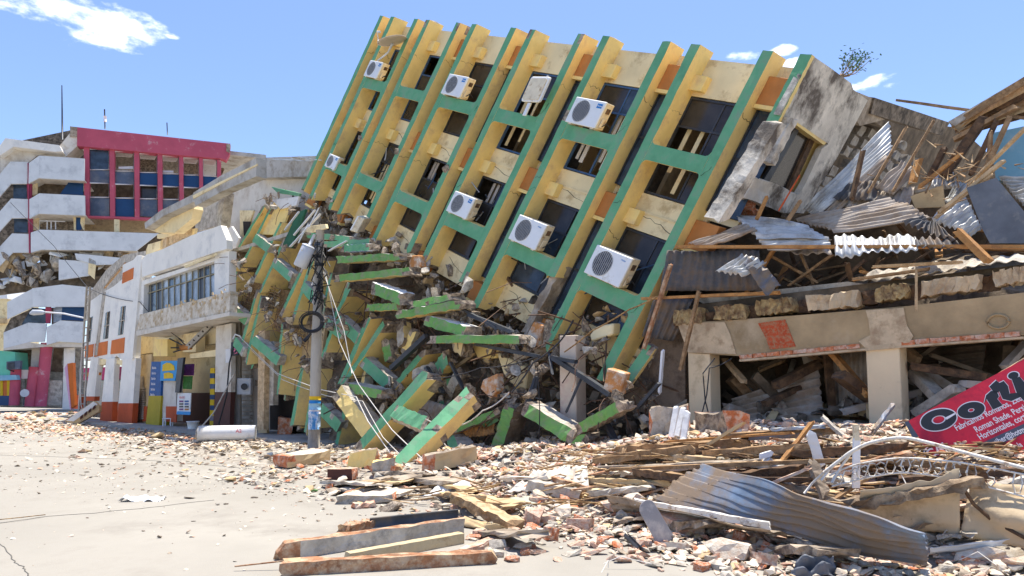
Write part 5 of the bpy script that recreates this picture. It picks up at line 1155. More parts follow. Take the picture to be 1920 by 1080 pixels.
MB().prism([x0+rd*math.cos(a*.5236)*.34+Z*math.sin(a*.5236)*.34 for a in range(12)], rm*.06).obj('reflector', greym, d2); MB().tube([x0+rm*.05, RF2.pc(44, 760, -2)], .03, 5).obj('mast', steel, d2)
# ================================================================ street rubble
def scat(mb, p, sz, k, nm, flat=1.0):
    tv, tf = CH_S[k % len(CH_S)]
    M = Matrix.Translation(p) @ Matrix.Rotation(rnd.uniform(0, 6.28), 4, 'Z') @ Matrix.Rotation(rnd.uniform(-.5, .5), 4, 'X') @ Matrix.Rotation(rnd.uniform(-.5, .5), 4, 'Y') @ Matrix.Diagonal((sz, sz, sz*flat, 1))
    mb.tmpl(tv, tf, M, nm)
RM = [plast, brickp, brick, concl, conc, tan, woodl]
def pick(w): return rnd.choices(range(7), w)[0]
fr_ = MB(); n = 0
while n < 13000:
    s = rnd.uniform(-4.0, 10); qd = rnd.uniform(-6.6, -.2); p = Vector((1.24, 16, 0))+SD*s+MI*qd; h = H(p.x, p.y)
    edge_ = lerp(s, [-4, 0, 3, 6], [-2.2, -3.6, -5.6, -6.4])
    if qd < edge_ and rnd.random() > .12: continue
    near = p.y < 11
    sz = rnd.choice((.05, .07, .1, .14)) if near else rnd.choice((.06, .09, .13, .2))
    p.z = h+sz*.15; scat(fr_, p, sz, n, pick([5, 3, 1.3, 2, 1, 1, .5]), rnd.uniform(.35, 1)); n += 1
fr_.obj('foreground_rubble', RM, None, kind='stuff', label='pale plaster crumbs and brick bits covering the debris bank', cat='rubble')
# far rubble at the foot of the left buildings
lf_ = MB()
for k in range(4000):
    s = rnd.uniform(-34, -3); qd = -abs(rnd.gauss(0, 2.2))-1.2 if s > -24 else rnd.uniform(-7, -.4)
    p = Vector((1.24, 16, 0))+SD*s+MI*qd
    if s < -14 and rnd.random() < .35: qd = -2.5+rnd.gauss(0, .7)-.10*(s+14)*-1*.6; p = Vector((1.24, 16, 0))+SD*s+MI*qd
    red = s < -13
    sz = rnd.choice((.05, .08, .1, .14, .22)) if s < -10 else rnd.choice((.04, .06, .1, .14, .2))
    p.z = max(0, H(p.x, p.y))+sz*.08; scat(lf_, p, sz, k, pick([4, 3, 1.6, 1, .6, .6, .6] if red else [4, 1, .3, 3, 2, 1, .6]), rnd.uniform(.15, .6))
lf_.obj('street_rubble', RM, None, kind='stuff', label='thin litter of brick and plaster flakes along the building fronts', cat='rubble')
# far end of the street
lf_ = MB()
for k in range(1500):
    p = Vector((rnd.uniform(-48, -18), rnd.uniform(36, 58), 0)); 
    if p.y < 40 and rnd.random() < .4: continue
    sz = rnd.choice((.15, .25, .4, .7)); p.z = sz*.05; scat(lf_, p, sz, k, pick([4, 2.5, 1.5, 1, 1, 1, 1]), rnd.uniform(.1, .4))
lf_.obj('far_rubble', RM, None, kind='stuff', label='flat litter of debris across the far end of the street', cat='rubble')
# small dark specks and flakes on the open street
sp_ = MB(); k = 0
while k < 3000:
    u = rnd.uniform(-60, 1000); v = 790+abs(rnd.gauss(0, 95))
    if v > 1090: continue
    if rnd.random() > lerp(u, [0, 350, 600], [.22, .5, 1]) or (v > 930 and rnd.random() > .4): continue
    r = ray(u, v); 
    if r.z > -.02: continue
    p = CAM+r*(CH/-r.z)
    if H(p.x, p.y) > .1: continue
    sz = rnd.choice((.015, .02, .03, .045, .07))*(1 if v > 900 else 1.7); p.z = sz*.12; scat(sp_, p, sz, k, rnd.choice((0, 0, 1, 1, 3)), rnd.uniform(.25, .7)); k += 1
sp_.obj('street_grit', [plast, conc, concd, brickp], None, kind='stuff', label='scattered grit and small dark flakes on the open street', cat='grit')
# single pieces on the street
def sing(lbl, u, v, wpx, m_, kind='L', i=0, fz=.6, cat='rubble piece', name='rubble_piece', group=None, rz=None):
    p = G(u, v); w_ = wpx*p.y/F
    return single(name, kind, i, m_, p+Vector((0, 0, w_*.18*fz)), (w_, w_*.8, w_*fz*1.1), (rnd.uniform(-.2, .2), rnd.uniform(-.2, .2), rnd.uniform(0, 6) if rz is None else rz), lbl, cat, group)
for k, (l_, u, v, w_, m_, fz) in enumerate([
 ('red brown brick lump alone on the open street', 453, 902, 18, brick, .9), ('grey crumbly lump right of the red brick lump', 503, 912, 20, concl, .7), ('flat dark chip alone in the middle of the street', 356, 934, 26, conc, .25),
 ('small dark pebble on the left of the street', 76, 903, 8, concd, .8), ('small brown pebble above the open street left', 191, 872, 9, concd, .6), ('dark pebble near the kerb of rubble left of centre', 298, 887, 10, concd, .6),
 ('flat grey chip beside the two small cubes', 477, 934, 14, conc, .4), ('left small white topped cube on the street', 408, 947, 9, concl, .8), ('right small dark cube on the street', 424, 946, 8, concd, .8), ('tiny dark bit in the empty street foreground', 363, 978, 9, concd, .5),
 ('chip with green face near the debris edge', 592, 922, 14, grass_green, .7), ('rounded grey stone before the yellow block', 668, 908, 28, concl, .7), ('grey weathered boulder of rubble at the left edge of the pile', 735, 958, 44, conc, .7),
 ('brown flat block on the far rubble strip', 298, 822, 36, tan, .6), ('white lump on the far rubble strip', 262, 822, 22, plast, .5), ('white flat block lying at the far street edge', 58, 788, 18, plast, .7)]):
    sing(l_, u, v, w_, m_, 'L', k, fz)
# plastic bag scrap
p = G(258, 942); MB().sheet([p+Vector((-.3, 0, .02)), p+Vector((.3, .05, .02)), p+Vector((.3, .3, .03)), p+Vector((-.28, .28, .03))], 24, 12, 3, .01, .05).obj('plastic_scrap', white, None, label='crumpled white plastic scrap on the open street', cat='litter')
# squared debris near the building feet
def blockpx(lbl, pts, m_, depth=.3, name='rubble_block', cat='concrete block', lift=0, bevel=.015):
    us = [a for a, b in pts]; vb = max(b for a, b in pts); p = G(sum(us)/len(us), vb); f2 = Frame(p, Vector((1, .12, 0)), Z, Vector((-.12, 1, .0)))
    return MB().prism([f2.pc(a, b, 0) for a, b in pts], f2.m*depth).obj(name, m_, None, bevel, lbl, cat)
def rblock(lbl, u0, v0, u1, v1, hpx, m_, dep=.4, name='rubble_block', cat='masonry block', top=None, jit=.02, n=6, lift=0):
    A = G(u0, v0); B = G(u1, v1); h = hpx*A.y/F; A.z += h/2+lift; B.z += h/2+lift; ax = (B-A).normalized(); dv = Z.cross(ax).normalized()
    if dv.y < 0: dv = -dv
    up_ = Z*h; mats = [m_, top or m_, brick]
    return MB().beam(A+dv*dep/2, B+dv*dep/2, up_, dv*dep, n, jit, (.04, .04), (1, 0, 0, 0, 2), .08).obj(name, mats, None, label=lbl, cat=cat)
rblock('fallen brick wall piece with plaster face below the utility pole', 540, 878, 618, 866, 22, tan, .6, top=plast)
rblock('dark brown box tile standing in the street rubble', 616, 900, 658, 900, 20, brownp, .25, top=brickp, n=2, jit=.006)  # shaded front and sunlit top are put into its two colours
rblock('yellow stub of fin lying at the foot of the left sunlit fin', 655, 880, 702, 874, 30, yellow, .4, top=conc)
rblock('white and yellow block right of the yellow stub', 700, 894, 738, 886, 26, concl, .3, top=yellow)
rblock('long brown concrete piece with orange stain behind the long sunlit fin', 800, 885, 895, 868, 30, tan, .4, top=conc)
rblock('flat pale concrete slab at the left edge of the pile', 632, 946, 735, 944, 15, concl, .7, top=plast)
rblock('pale broken slab lying below the flat slab', 668, 955, 705, 952, 9, brickp, .2)
rblock('tipped brick pier with orange stain beside the pole', 520, 820, 552, 790, 36, stripped, .5, top=brick, jit=.05)
c = G(1240, 820)
rblock('grey concrete block with exposed gravel end in the middle of the pile', 1222, 820, 1290, 815, 52, concl, .6, top=conc, jit=.05)
rblock('dark broken slab leaning right of the exposed gravel block', 1300, 815, 1360, 820, 40, conc, .4, jit=.05)
for k, (u0, v0, u1, v1) in enumerate([(1258, 822, 1268, 765), (1268, 825, 1280, 768), (1281, 825, 1288, 775)]):
    stick(['left white upright board beside the gravel block', 'middle white upright board beside the gravel block', 'right white upright board beside the gravel block'][k], G(u0, v0), P(u1, v1, G(u0, v0).y+.1), .1, whitep, .03, 'board', 'board', 'white upright boards in the pile')
# big brick and plaster pieces in the foreground (u, v, width px, kind, material, flatness)
fgp = [(1380, 1040, 110, 'L', plast, .45, 'largest pale flat stone in the foreground rubble'), (1278, 1000, 84, 'B', brickp, .9, 'broken brick with pink dusty top right of the grey slat'), (1265, 1030, 60, 'B', plast, .5, 'flat plaster piece before the dusty brick'), (1150, 960, 46, 'L', brickp, 1.2, 'upright cracked brick lump below the brown curved sheet'), (1190, 948, 40, 'L', plast, 1.1, 'smooth rounded plaster lump left of the grey slat'), (1195, 970, 40, 'B', brick, .8, 'bright orange brick half under the rounded plaster lump'),
 (1135, 1020, 34, 'L', brick, .8, 'small round brick lump at the pile edge'), (1168, 1055, 36, 'L', brickp, .7, 'rough pink lump at the front edge of the pile'), (1372, 965, 46, 'B', brick, .8, 'orange brick under the cream angle strip'), (1398, 990, 44, 'L', brickp, .9, 'pink tipped lump under the orange brick'), (1348, 975, 36, 'B', brick, .6, 'red brick sliver behind the round pink lump'), (1480, 1020, 62, 'L', brickp, .5, 'wide pink flat stone by the black scrap'), (1660, 1030, 70, 'L', plast, .6, 'angular cream stone before the sheet end'), (1600, 1040, 40, 'B', brickp, .6, 'pink stone left of the angular cream one'),
 (1585, 1068, 40, 'B', mat('terracotta', (.62, .27, .11), .1, 3, .3, .85), .6, 'smooth terracotta tile piece at the bottom frame edge'), (1750, 1040, 40, 'L', brickp, .6, 'brick lump below the long grey strip'), (1835, 1050, 90, 'L', plast, .5, 'long pale stone with brick side near the right frame corner'), (1905, 1060, 60, 'L', brickp, .8, 'corner brick lump at the bottom right of the frame'), (1000, 985, 50, 'L', brickp, 1.1, 'upright dusty brick above the diagonal plank'), (1030, 1010, 46, 'B', brick, 1.1, 'rough orange brick lump at the right of the diagonal plank'), (1055, 965, 60, 'B', plast, .7, 'pale squared stone in the middle of the pile'), (1090, 990, 52, 'B', brickp, .8, 'squared pink brown stone next to the upright dusty brick'),
 (985, 1040, 34, 'B', brick, .7, 'small orange brick at the tip of the front timber'), (960, 1045, 28, 'L', plast, .8, 'white chip by the tip of the front timber'), (935, 1028, 40, 'L', concl, .8, 'grey stone between the planks and the bricks'), (1015, 935, 60, 'L', plast, .6, 'pale stone under the weathered grey timber'), (1060, 942, 40, 'B', brick, .7, 'orange ended brick under the grey plastic tangle'), (1110, 1040, 60, 'L', brickp, .4, 'flat pink plate in front of the squared stones'), (1210, 1010, 34, 'L', plast, .6, 'chip of plaster at the foot of the grey slat'), (1440, 1000, 60, 'B', plast, .6, 'pale plate leaning at the end of the angle strip'), (1430, 1055, 60, 'B', brickp, .7, 'pink bricks under two laths'), (1560, 1010, 36, 'L', plast, .7, 'cream stone below the crumpled white box'), (1700, 1062, 50, 'L', brickp, .6, 'pink stone at the bottom edge under the strip'), (1320, 1068, 40, 'B', brick, .7, 'orange brick under the largest flat stone'), (920, 955, 40, 'L', concl, .6, 'grey stone over the yellow curved sheet'), (845, 950, 34, 'L', plast, .6, 'round white lump above the dark gutter'), (1225, 1062, 40, 'L', concl, .5, 'small grey stone by the front edge'), (1780, 1000, 40, 'L', plast, .7, 'pale lump under the leaning grey tile')]
for k, (u, v, w_, kd, m_, fz, l_) in enumerate(fgp): sing(l_, u, v, w_, m_, kd, k, fz, name='brick_fragment' if kd == 'B' else 'stone_fragment', cat='rubble piece')
gg = 'broken bricks and stones of the foreground pile'
k = 0
while k < 250:
    u = rnd.uniform(880, 1920); v = rnd.uniform(925, 1078)
    if v < 960 and u > 1400: continue
    if v > 1052 and u < 1150: continue
    wp = rnd.uniform(14, 40); mm = rnd.choices([plast, brickp, brick, concl], [4, 4, 2, 2])[0]
    kd = rnd.choice('LLB'); fz = rnd.uniform(.4, 1)
    nm = {plast.name: 'cream plaster', brickp.name: 'dusty pink brick', brick.name: 'orange red brick', concl.name: 'grey concrete'}[mm.name]
    sing(where('%s %s fragment' % (sizew(wp), nm), u, v), u, v, wp, mm, kd, k, fz, name='brick_fragment' if kd == 'B' else 'stone_fragment', group='%s fragments of the foreground pile' % nm); k += 1
k = 0
while k < 90:
    u = rnd.uniform(640, 1240); v = rnd.uniform(868, 925)
    wp = rnd.uniform(10, 34); mm = rnd.choices([plast, brickp, concl, conc], [3, 1, 4, 2])[0]
    sing(where(sizew(wp)+' '+{plast.name: 'cream', brickp.name: 'pinkish', concl.name: 'light grey', conc.name: 'grey'}[mm.name]+' lump', u, v), u, v, wp, mm, 'L', k, rnd.uniform(.3, .9), name='stone_fragment', group='lumps in the rubble strip before the leaning block'); k += 1
# ---------------------------------------------------------------- timbers in the foreground
def plank(lbl, u0, v0, u1, v1, hpx, m_, wid=.14, top=None, lift0=0, lift1=0, n=14, jit=.008, jag=(.1, .1), name='timber', cat='timber', chip=.1, bend=0, end=None):
    A = G(u0, v0); B = G(u1, v1); h = hpx*(A.y+B.y)/2/F; A.z += h/2+lift0; B.z += h/2+lift1
    ax = (B-A).normalized(); dv = Z.cross(ax).normalized(); up_ = ax.cross(dv).normalized()
    if up_.z < 0: up_ = -up_
    if dv.y < 0: dv = -dv
    return MB().beam(A, B, up_*h, dv*wid, n, jit, jag, (1, 0, 0, 0, 2), chip, bend).obj(name, [m_, top or m_, end or m_], None, label=lbl, cat=cat)
plank('long splintered red brown timber at the front edge of the pile', 534, 1078, 920, 1056, 24, woodr, .16, top=woodr, end=woodl, jit=.012, jag=(.08, .05))
plank('long split timber with plaster stuck along its side', 530, 1050, 866, 1000, 30, concl, .12, top=woodr, end=woodr, jit=.012, jag=(.1, .05), lift0=.0)
plank('clean squared cream timber between the split one and the front one', 652, 1058, 864, 1018, 20, mat('cream_timber', (.55, .44, .26), .1, 6, .2, .8, (.36, .25, .13), .18, 6), .12, jag=(.01, .01), jit=.003)
plank('short splintered timber end left of the dark gutter', 641, 1003, 700, 992, 18, woodr, .14, jit=.02, jag=(.12, .05), end=wood)
plank('thin diagonal pinkish plank crossing to the bricks', 868, 1040, 968, 1000, 10, brickp, .1, jag=(.03, .03))
plank('splintered board above the yellow curved sheet', 858, 965, 962, 996, 16, wood, .22, top=woodl, lift0=.18, lift1=.03, jit=.02)
plank('thick weathered grey timber in the middle of the pile', 997, 926, 1092, 940, 20, concl, .2, top=concl, end=wood, lift0=.05)
plank('short red brown timber above the weathered grey one', 1043, 918, 1102, 928, 10, woodr, .12, lift0=.1, lift1=.05)
plank('dark split log lying on the blue grey sheet', 1195, 925, 1315, 940, 14, woodd, .12, top=wood, lift0=.25, lift1=.2, jit=.015)
# gutter sections and metal
def trough(lbl, A, B, r, m_, a0=-1.9, a1=1.9, name='gutter', cat='gutter', n=10, up_=None, th=.012, jit=.0):
    ax = (B-A).normalized(); sd = ax.cross(Z).normalized(); u_ = sd.cross(ax).normalized()
    mb = MB(); K = 10; L_ = []
    for rr_ in (r, r-th):
        for k in range(n+1):
            c = A.lerp(B, k/n)
            for j in range(K+1):
                a = a0+(a1-a0)*j/K; mb.v.append(c+sd*math.sin(a)*rr_-u_*math.cos(a)*rr_+Vector((rnd.uniform(-1, 1), 0, rnd.uniform(-1, 1)))*jit*(1 if 0 < k < n else 2))
    o_ = (n+1)*(K+1)
    for k in range(n):
        for j in range(K):
            a = k*(K+1)+j; mb.quadf([a, a+1, a+K+2, a+K+1], 0, True); mb.quadf([o_+a, o_+a+K+1, o_+a+K+2, o_+a+1], 0, True)
        for j in (0, K): a = k*(K+1)+j; mb.quadf([a, a+K+1, o_+a+K+1, o_+a])
    for k in (0, n):
        for j in range(K): a = k*(K+1)+j; mb.quadf([a, a+1, o_+a+1, o_+a])
    return mb.obj(name, m_, None, label=lbl, cat=cat)
A = G(695, 996); B = G(862, 984); A.z += .09; B.z += .13
trough('dark grey metal gutter lying across the timbers', A, B, .085, zincd, a0=-2.4, a1=.9)
for (l_, u0, v0, u1, v1, wp, m_, lf0, lf1) in [
 ('pale rough log bundle at the top left of the sheet pile', 1165, 862, 1400, 850, 22, wood, .25, .25), ('brown rolled gutter above the blue grey sheet', 1118, 898, 1440, 893, 26, stripped, .22, .3), ('long thin pale pole across the pile top', 1330, 905, 1480, 900, 4, woodl, .45, .5)]:
    A = G(u0, v0); B = G(u1, v1); A.z += lf0*.5; B.z += lf1*.5; h = wp*A.y/F
    if 'gutter' in l_: trough(l_, A, B, h*.55, m_, -2.2, 1.2, jit=.004)
    else: MB().beam(A, B, Z*h, Vector((.1, 1, 0))*h*1.2, 14, .02, (.15, .1), (0,)*5, 0).obj('log' if 'log' in l_ else 'pole', m_, None, label=l_, cat='timber')
# the big curved blue grey sheet in the foreground
def gsheet(lbl, q, lifts, m_, waves, nu=70, nv=20, amp=.02, crump=.05, curl=0, seed=0, name='metal_sheet', cat='metal sheet', sag=0):
    pts = []
    for (u, v), l in zip(q, lifts): p = G(u, v, l); pts.append(p)
    return MB().sheet(pts, nu, nv, waves, amp, crump, .004, 0, sag, seed, curl, .04).obj(name, m_, None, label=lbl, cat=cat)
gsheet('long blue grey corrugated sheet sagging over the foreground pile', [(1744, 1052), (1738, 990), (1310, 885), (1215, 950)], (.12, .55, .55, .22), zincb, 7, 60, 40, .025, .05, -.12, 21)
# note: ridges run lengthwise
gsheet('pale sunlit corrugated sheet lying left of the sheet pile', [(945, 925), (1105, 915), (1100, 872), (1000, 885)], (.06, .1, .25, .2), mat('dusty_sheet', (.66, .60, .50), .1, 2, .15, .7, (.5, .4, .28), .2, 3), 10, 70, 10, .012, .03, 0, 22)
gsheet('brown curved asbestos sheet under the cream angle strip', [(1150, 960), (1490, 1010), (1450, 985), (1140, 922)], (.05, .08, .3, .33), stripped, 1, 30, 10, .01, .05, .1, 23)
A = G(1190, 940, .28); B = G(1440, 985, .28)
MB().beam(A, B, Z*.07, Vector((.2, 1, .0))*.09, 16, .006, (.02, .05), (0,)*5).obj('angle_strip', whiter, None, label='cream angle strip lying over the brown curved sheet', cat='metal strip')
# grey oval slat
sa = G(1250, 1018); sb = P(1206, 940, sa.y-.05); ax = (sb-sa).normalized(); wv = ax.cross(Vector((.15, -1, .3))).normalized(); nn = wv.cross(ax).normalized()
L_ = (sb-sa).length; pts = []
for a in range(13): t_ = math.pi*a/12; pts.append(sb-ax*.09+ax*math.sin(t_)*.09+wv*math.cos(t_)*.1)
pts = pts+[sa-wv*.11, sa+wv*.11]
MB().prism(pts, nn*.012).obj('chair_slat', mat('grey_plastic', (.30, .29, .30), .08, 3, .05, .5, (.45, .42, .40), .2, 6), None, .003, 'grey rounded slat with a screw hole standing in the bricks', 'slat')
# yellow curved board under splintered one, curved white board, grey green curve
gsheet('cream curved board under the splintered board', [(862, 985), (955, 1000), (950, 985), (870, 960)], (.03, .03, .15, .15), tan, 1, 20, 8, .0, .03, -.05, 24, name='curved_board', cat='board')
gsheet('curved white board near the small rubble', [(790, 932), (885, 918), (880, 905), (830, 910)], (.03, .03, .12, .1), whitep, 1, 20, 8, 0, .02, .05, 25, name='curved_board', cat='board')
gsheet('grey green curved board in the middle of the rubble', [(922, 952), (1010, 948), (990, 925), (935, 930)], (.03, .05, .14, .12), mat('sage_board', (.42, .42, .33), .1, 3, .1, .8), 1, 20, 8, 0, .03, -.06, 26, name='curved_board', cat='board')
gsheet('cream curled board at the left end of the gutter', [(1092, 935), (1140, 930), (1130, 912), (1100, 912)], (.03, .05, .16, .14), cream, 1, 20, 8, 0, .02, -.06, 27, name='curved_board', cat='board')
# beige curved panel on the right
beg = mat('beige_panel', (.56, .43, .27), .08, 1, .12, .8, (.36, .26, .15), .2, 2)
gsheet('wide beige curved panel at the right of the foreground', [(1600, 1000), (1800, 1010), (1800, 912), (1612, 948)], (.05, .08, .62, .52), beg, 1, 30, 14, 0, .05, -.16, 28, name='curved_sheet', cat='sheet')
gsheet('second beige panel reaching the right frame edge', [(1808, 1005), (2010, 1050), (2010, 925), (1806, 905)], (.08, .08, .6, .62), beg, 1, 30, 14, 0, .05, -.16, 29, name='curved_sheet', cat='sheet')
MB().tube([G(1800, 905, .66), G(1825, 945, .48), G(1860, 975, .3), G(1925, 1010, .2)], .018, 5).obj('dark_seam', woodd, None, label='dark split batten between the two beige panels', cat='batten')
MB().beam(G(1600, 945, .5), G(1830, 905, .68), Z*.1, Vector((0, 1, 0))*.14, 14, .025, (.1, .1), (0,)*5).obj('log', mat('bark_log', (.27, .19, .12), .3, 5, .8, .95, (.45, .34, .22), .3, 5), None, label='rough bark brown log along the top of the beige panel', cat='timber')
gsheet('grey torn tile leaning in the hollow of the beige panel', [(1828, 1012), (1880, 1010), (1850, 975), (1812, 975)], (.03, .02, .2, .2), concl, 1, 10, 6, 0, .01, 0, 30, name='torn_tile', cat='tile')
gsheet('long grey flexible strip at the lower right', [(1742, 1040), (1890, 1022), (1895, 1010), (1745, 1028)], (.05, .08, .16, .12), balc, 1, 30, 4, 0, .02, .0, 31, name='flexible_strip', cat='strip')
gsheet('crumpled black rubber scrap at the bottom of the frame', [(1480, 1078), (1580, 1080), (1560, 1050), (1495, 1045)], (.04, .04, .14, .16), mat('slate_scrap', (.13, .14, .16), .15, 3, .1, .6), 2, 30, 14, .03, .08, 0, 32, name='rubber_scrap', cat='scrap')
gsheet('bent grey metal flashing below the blue grey sheet', [(1440, 1000), (1500, 1015), (1530, 990), (1478, 975)], (.05, .05, .16, .2), zincb, 1, 20, 10, .02, .05, .0, 33, name='flashing', cat='metal sheet')
gsheet('short pale pipe half lying under the sheet', [(1440, 985), (1500, 1012), (1510, 1002), (1450, 975)], (.08, .08, .14, .16), balc, 1, 12, 6, 0, .01, -.03, 34, name='pipe_half', cat='pipe')
bx = thing('crumpled_box', 'crumpled white plastic box at the end of the blue grey sheet', 'box', G(1610, 1035))
f3 = Frame(G(1600, 1040), Vector((1, .2, .15)), Vector((-.15, 0, 1)), Vector((-.2, 1, .1)))
MB().beam(f3.w(0, .1, .1), f3.w(.2, .12, .1), Z*.12, f3.m*.2, 5, .015, (.01, .01), (0,)*5).obj('shell', acw, bx); MB().box(f3, -.22, .0, .0, .07, .0, .1).obj('dark_tray', steelb, bx); MB().box(f3, -.19, -.15, .02, .05, -.006, -.001).obj('yellow_button', yel, bx)
trough('small dark tube end between the stones', G(1175, 1005, .05), G(1200, 1030, .04), .035, steel, -2.8, 2.8, 'tube_end', 'pipe')
# cane bundles and loose sticks
for (n_, u0, u1, v0, v1, l_, col_) in [(90, 1000, 1330, 835, 885, 'sheaf of split canes at the top left of the pile', [straw, woodl, wood]), (90, 1330, 1720, 820, 880, 'brown sticks and canes matted over the middle pile', [straw, wood, woodd]), (45, 1640, 1900, 815, 900, 'bundle of brown sticks below the red banner', [wood, straw, woodd]), (60, 1440, 1640, 880, 960, 'tangle of splinters behind the white post', [wood, woodl, woodr]), (45, 700, 1200, 895, 945, 'loose sticks in the rubble strip', [woodl, straw, wood])]:
    sm_ = MB()
    for k in range(n_):
        u = rnd.uniform(u0, u1); v = v0+(v1-v0)*rnd.random()**.8; A = G(u, v, rnd.uniform(.0, .22)); d = Vector((rnd.choice((-1, 1)), rnd.uniform(-.7, .7), rnd.uniform(-.3, .3))).normalized()*rnd.uniform(.2, .8)
        sm_.tube([A-d*.5, A+Vector((0, 0, rnd.uniform(-.02, .03))), A+d*.5], [rnd.uniform(.006, .016)]*2+[.003], 4, rnd.randrange(3))
    sm_.obj('cane_bundle', col_, None, kind='stuff', label=l_, cat='sticks')
bd = [  # lbl, u0,v0,lift0,u1,v1,lift1,wpx,mat
 ('long board laid across the upper left of the pile', 1150, 880, .2, 1600, 862, .55, 12, wood), ('second board under the long upper one', 1180, 895, .2, 1520, 900, .35, 14, woodd), ('blue grey peeling plank on top of the pile', 1412, 822, .25, 1532, 815, .3, 14, zincb), ('upper blue grey peeling plank', 1448, 806, .35, 1540, 800, .4, 12, mat('peeling_blue_plank', (.42, .48, .54), .15, 4, .4, .9, (.55, .50, .42), .3, 5)),
 ('split plank pointing up left of the T bracket', 1455, 880, .2, 1520, 795, .8, 10, woodo), ('pale splintered lath sloping over the sheet', 1410, 922, .4, 1510, 880, .6, 11, brickp), ('pinkish cement post stump beside the white post', 1545, 925, .25, 1525, 870, .5, 20, stripped), ('cream board rising from the gravel block', 1330, 832, .2, 1388, 797, .5, 12, tan), ('orange board edge behind the pile top', 1250, 828, .3, 1480, 812, .4, 8, woodo), ('grey board tip behind the pile', 1545, 785, .5, 1575, 812, .3, 12, concl), ('thin tall dark rod in the pile', 1568, 850, .2, 1566, 960, .0, 3, woodd), ('brown board right of the white post', 1620, 900, .3, 1560, 940, .2, 10, wood),
 ('slanted grey bar leaning on the right cream pillar', 1638, 808, .2, 1672, 762, .9, 9, zincb), ('dark plank under the cane sheaf', 1165, 868, .15, 1170, 845, .3, 8, wood), ('brown plank crossing under the iron scrolls', 1600, 935, .3, 1760, 905, .4, 8, wood), ('short brown board left of the bark log', 1455, 925, .3, 1420, 935, .2, 14, woodo)]
for (l_, u0, v0, a0, u1, v1, a1, wp, m_) in bd:
    A = G(u0, v0, a0); B = G(u1, v1, a1)
    if abs(u1-u0) < abs(v1-v0): B = P(u1, v1, A.y+.15) if v1 < v0 else B
    stick(l_, A, B, wp*A.y/F, m_, wp*A.y/F*.5, n=8, jit=.006, jag=(.08, .08))
for k, (u0, v0, a0, u1, v1, a1, wp, m_) in enumerate([(1130, 862, .15, 1300, 842, .35, 26, wood), (1180, 880, .2, 1420, 868, .4, 22, stripped), (1290, 905, .3, 1500, 878, .45, 24, woodd), (1340, 850, .3, 1530, 838, .5, 24, wood), (1420, 870, .35, 1590, 905, .35, 20, concl), (1500, 850, .4, 1690, 838, .6, 26, woodd), (1560, 880, .35, 1700, 852, .6, 16, woodr), (1640, 858, .4, 1830, 880, .5, 24, wood), (1700, 900, .45, 1900, 885, .6, 22, woodd), (1080, 900, .12, 1260, 905, .25, 18, tan), (1120, 925, .15, 1210, 915, .25, 18, concl), (1460, 905, .4, 1600, 950, .3, 18, stripped), (1200, 850, .3, 1330, 862, .35, 20, woodl), (1380, 815, .35, 1560, 808, .45, 16, wood), (1760, 935, .5, 1925, 900, .7, 20, concl)]):
    A = G(u0, v0, a0*.6); B = G(u1, v1, a1*.6); stick(where('broad weathered %s plank' % ('dark' if m_ == woodd else 'grey' if m_ in (concl, stripped) else 'red brown' if m_ == woodr else 'brown'), (u0+u1)/2, (v0+v1)/2), A, B, wp*A.y/F*1.3, m_, wp*A.y/F*.55, n=12, jit=.014, jag=(.14, .14), group='broad planks across the pile')
for k in range(36):
    u = rnd.uniform(660, 1900); v = rnd.uniform(885, 1040) if u > 880 else rnd.uniform(880, 935)
    w_ = rnd.uniform(45, 85); m_ = rnd.choice((plast, concl, brickp, tan, conc, stripped)); a = rnd.uniform(-.22, .22)
    A = G(u-w_/2, v+a*w_*.5, .04); B = G(u+w_/2, v-a*w_*.5, rnd.uniform(.04, .2)); ax = (B-A).normalized(); dv = Z.cross(ax).normalized(); t_ = rnd.uniform(.04, .09); tl = Vector((0, 0, rnd.uniform(-.15, .15)))
    MB().beam(A, B, (Z+dv*rnd.uniform(-.2, .2)).normalized()*t_, (dv+tl)*rnd.uniform(.25, .5), 7, .022, (.1, .1), (0,)*5).obj('slab_piece', m_, None, label=where('broken flat %s slab' % {'plaster_fragment': 'cream', 'pale_concrete': 'grey', 'dusty_brick': 'pink', 'tan_board': 'tan', 'broken_concrete': 'dark grey', 'stripped_render': 'brown'}[m_.name], u, v), cat='slab piece', group='broken slabs in the debris')
gp = 'board pieces strewn on the pile'
for k in range(46):
    u = rnd.uniform(1080, 1900); v = rnd.uniform(830, 960); A = G(u, v, rnd.uniform(.03, .2)); d = Vector((rnd.choice((-1, 1)), rnd.uniform(-.4, .4), rnd.uniform(-.25, .3))).normalized()*rnd.uniform(.3, .9)
    stick(where('broken board piece on the pile', u, v), A-d*.5, A+d*.5, rnd.uniform(.04, .13), rnd.choice((wood, woodl, woodd, stripped, tan, woodr)), .025, group=gp)
# white bits: T bracket, curved piece, white post
wp_ = G(1605, 915, .3); pt = P(1606, 822, wp_.y)
MB().beam(wp_, pt, Vector((.075, 0, 0)), Vector((0, .03, 0)), 2, .001, (0, 0), (0,)*5).obj('white_post', white, None, label='narrow white metal post standing in the pile', cat='post')
MB().beam(pt-Vector((0, 0, .02)), P(1604, 796, wp_.y), Vector((.055, 0, 0)), Vector((0, .04, 0)), 2, .002, (0, 0), (0,)*5).obj('post_cap', acs, None, label='cut metal stub on top of the white post', cat='post stub')
ba = G(1540, 880, .3); MB().beam(P(1521, 815, ba.y), P(1538, 872, ba.y), Vector((.11, 0, .02)), Vector((0, .03, 0)), 8, .003, (.01, .01), (0,)*5).obj('white_board', whitep, None, label='curled white strip of board with nail holes', cat='board')
ba = G(1440, 880, .3); g = thing('pipe_bracket', 'white bracket on a grey pipe stub in the pile', 'bracket', ba)
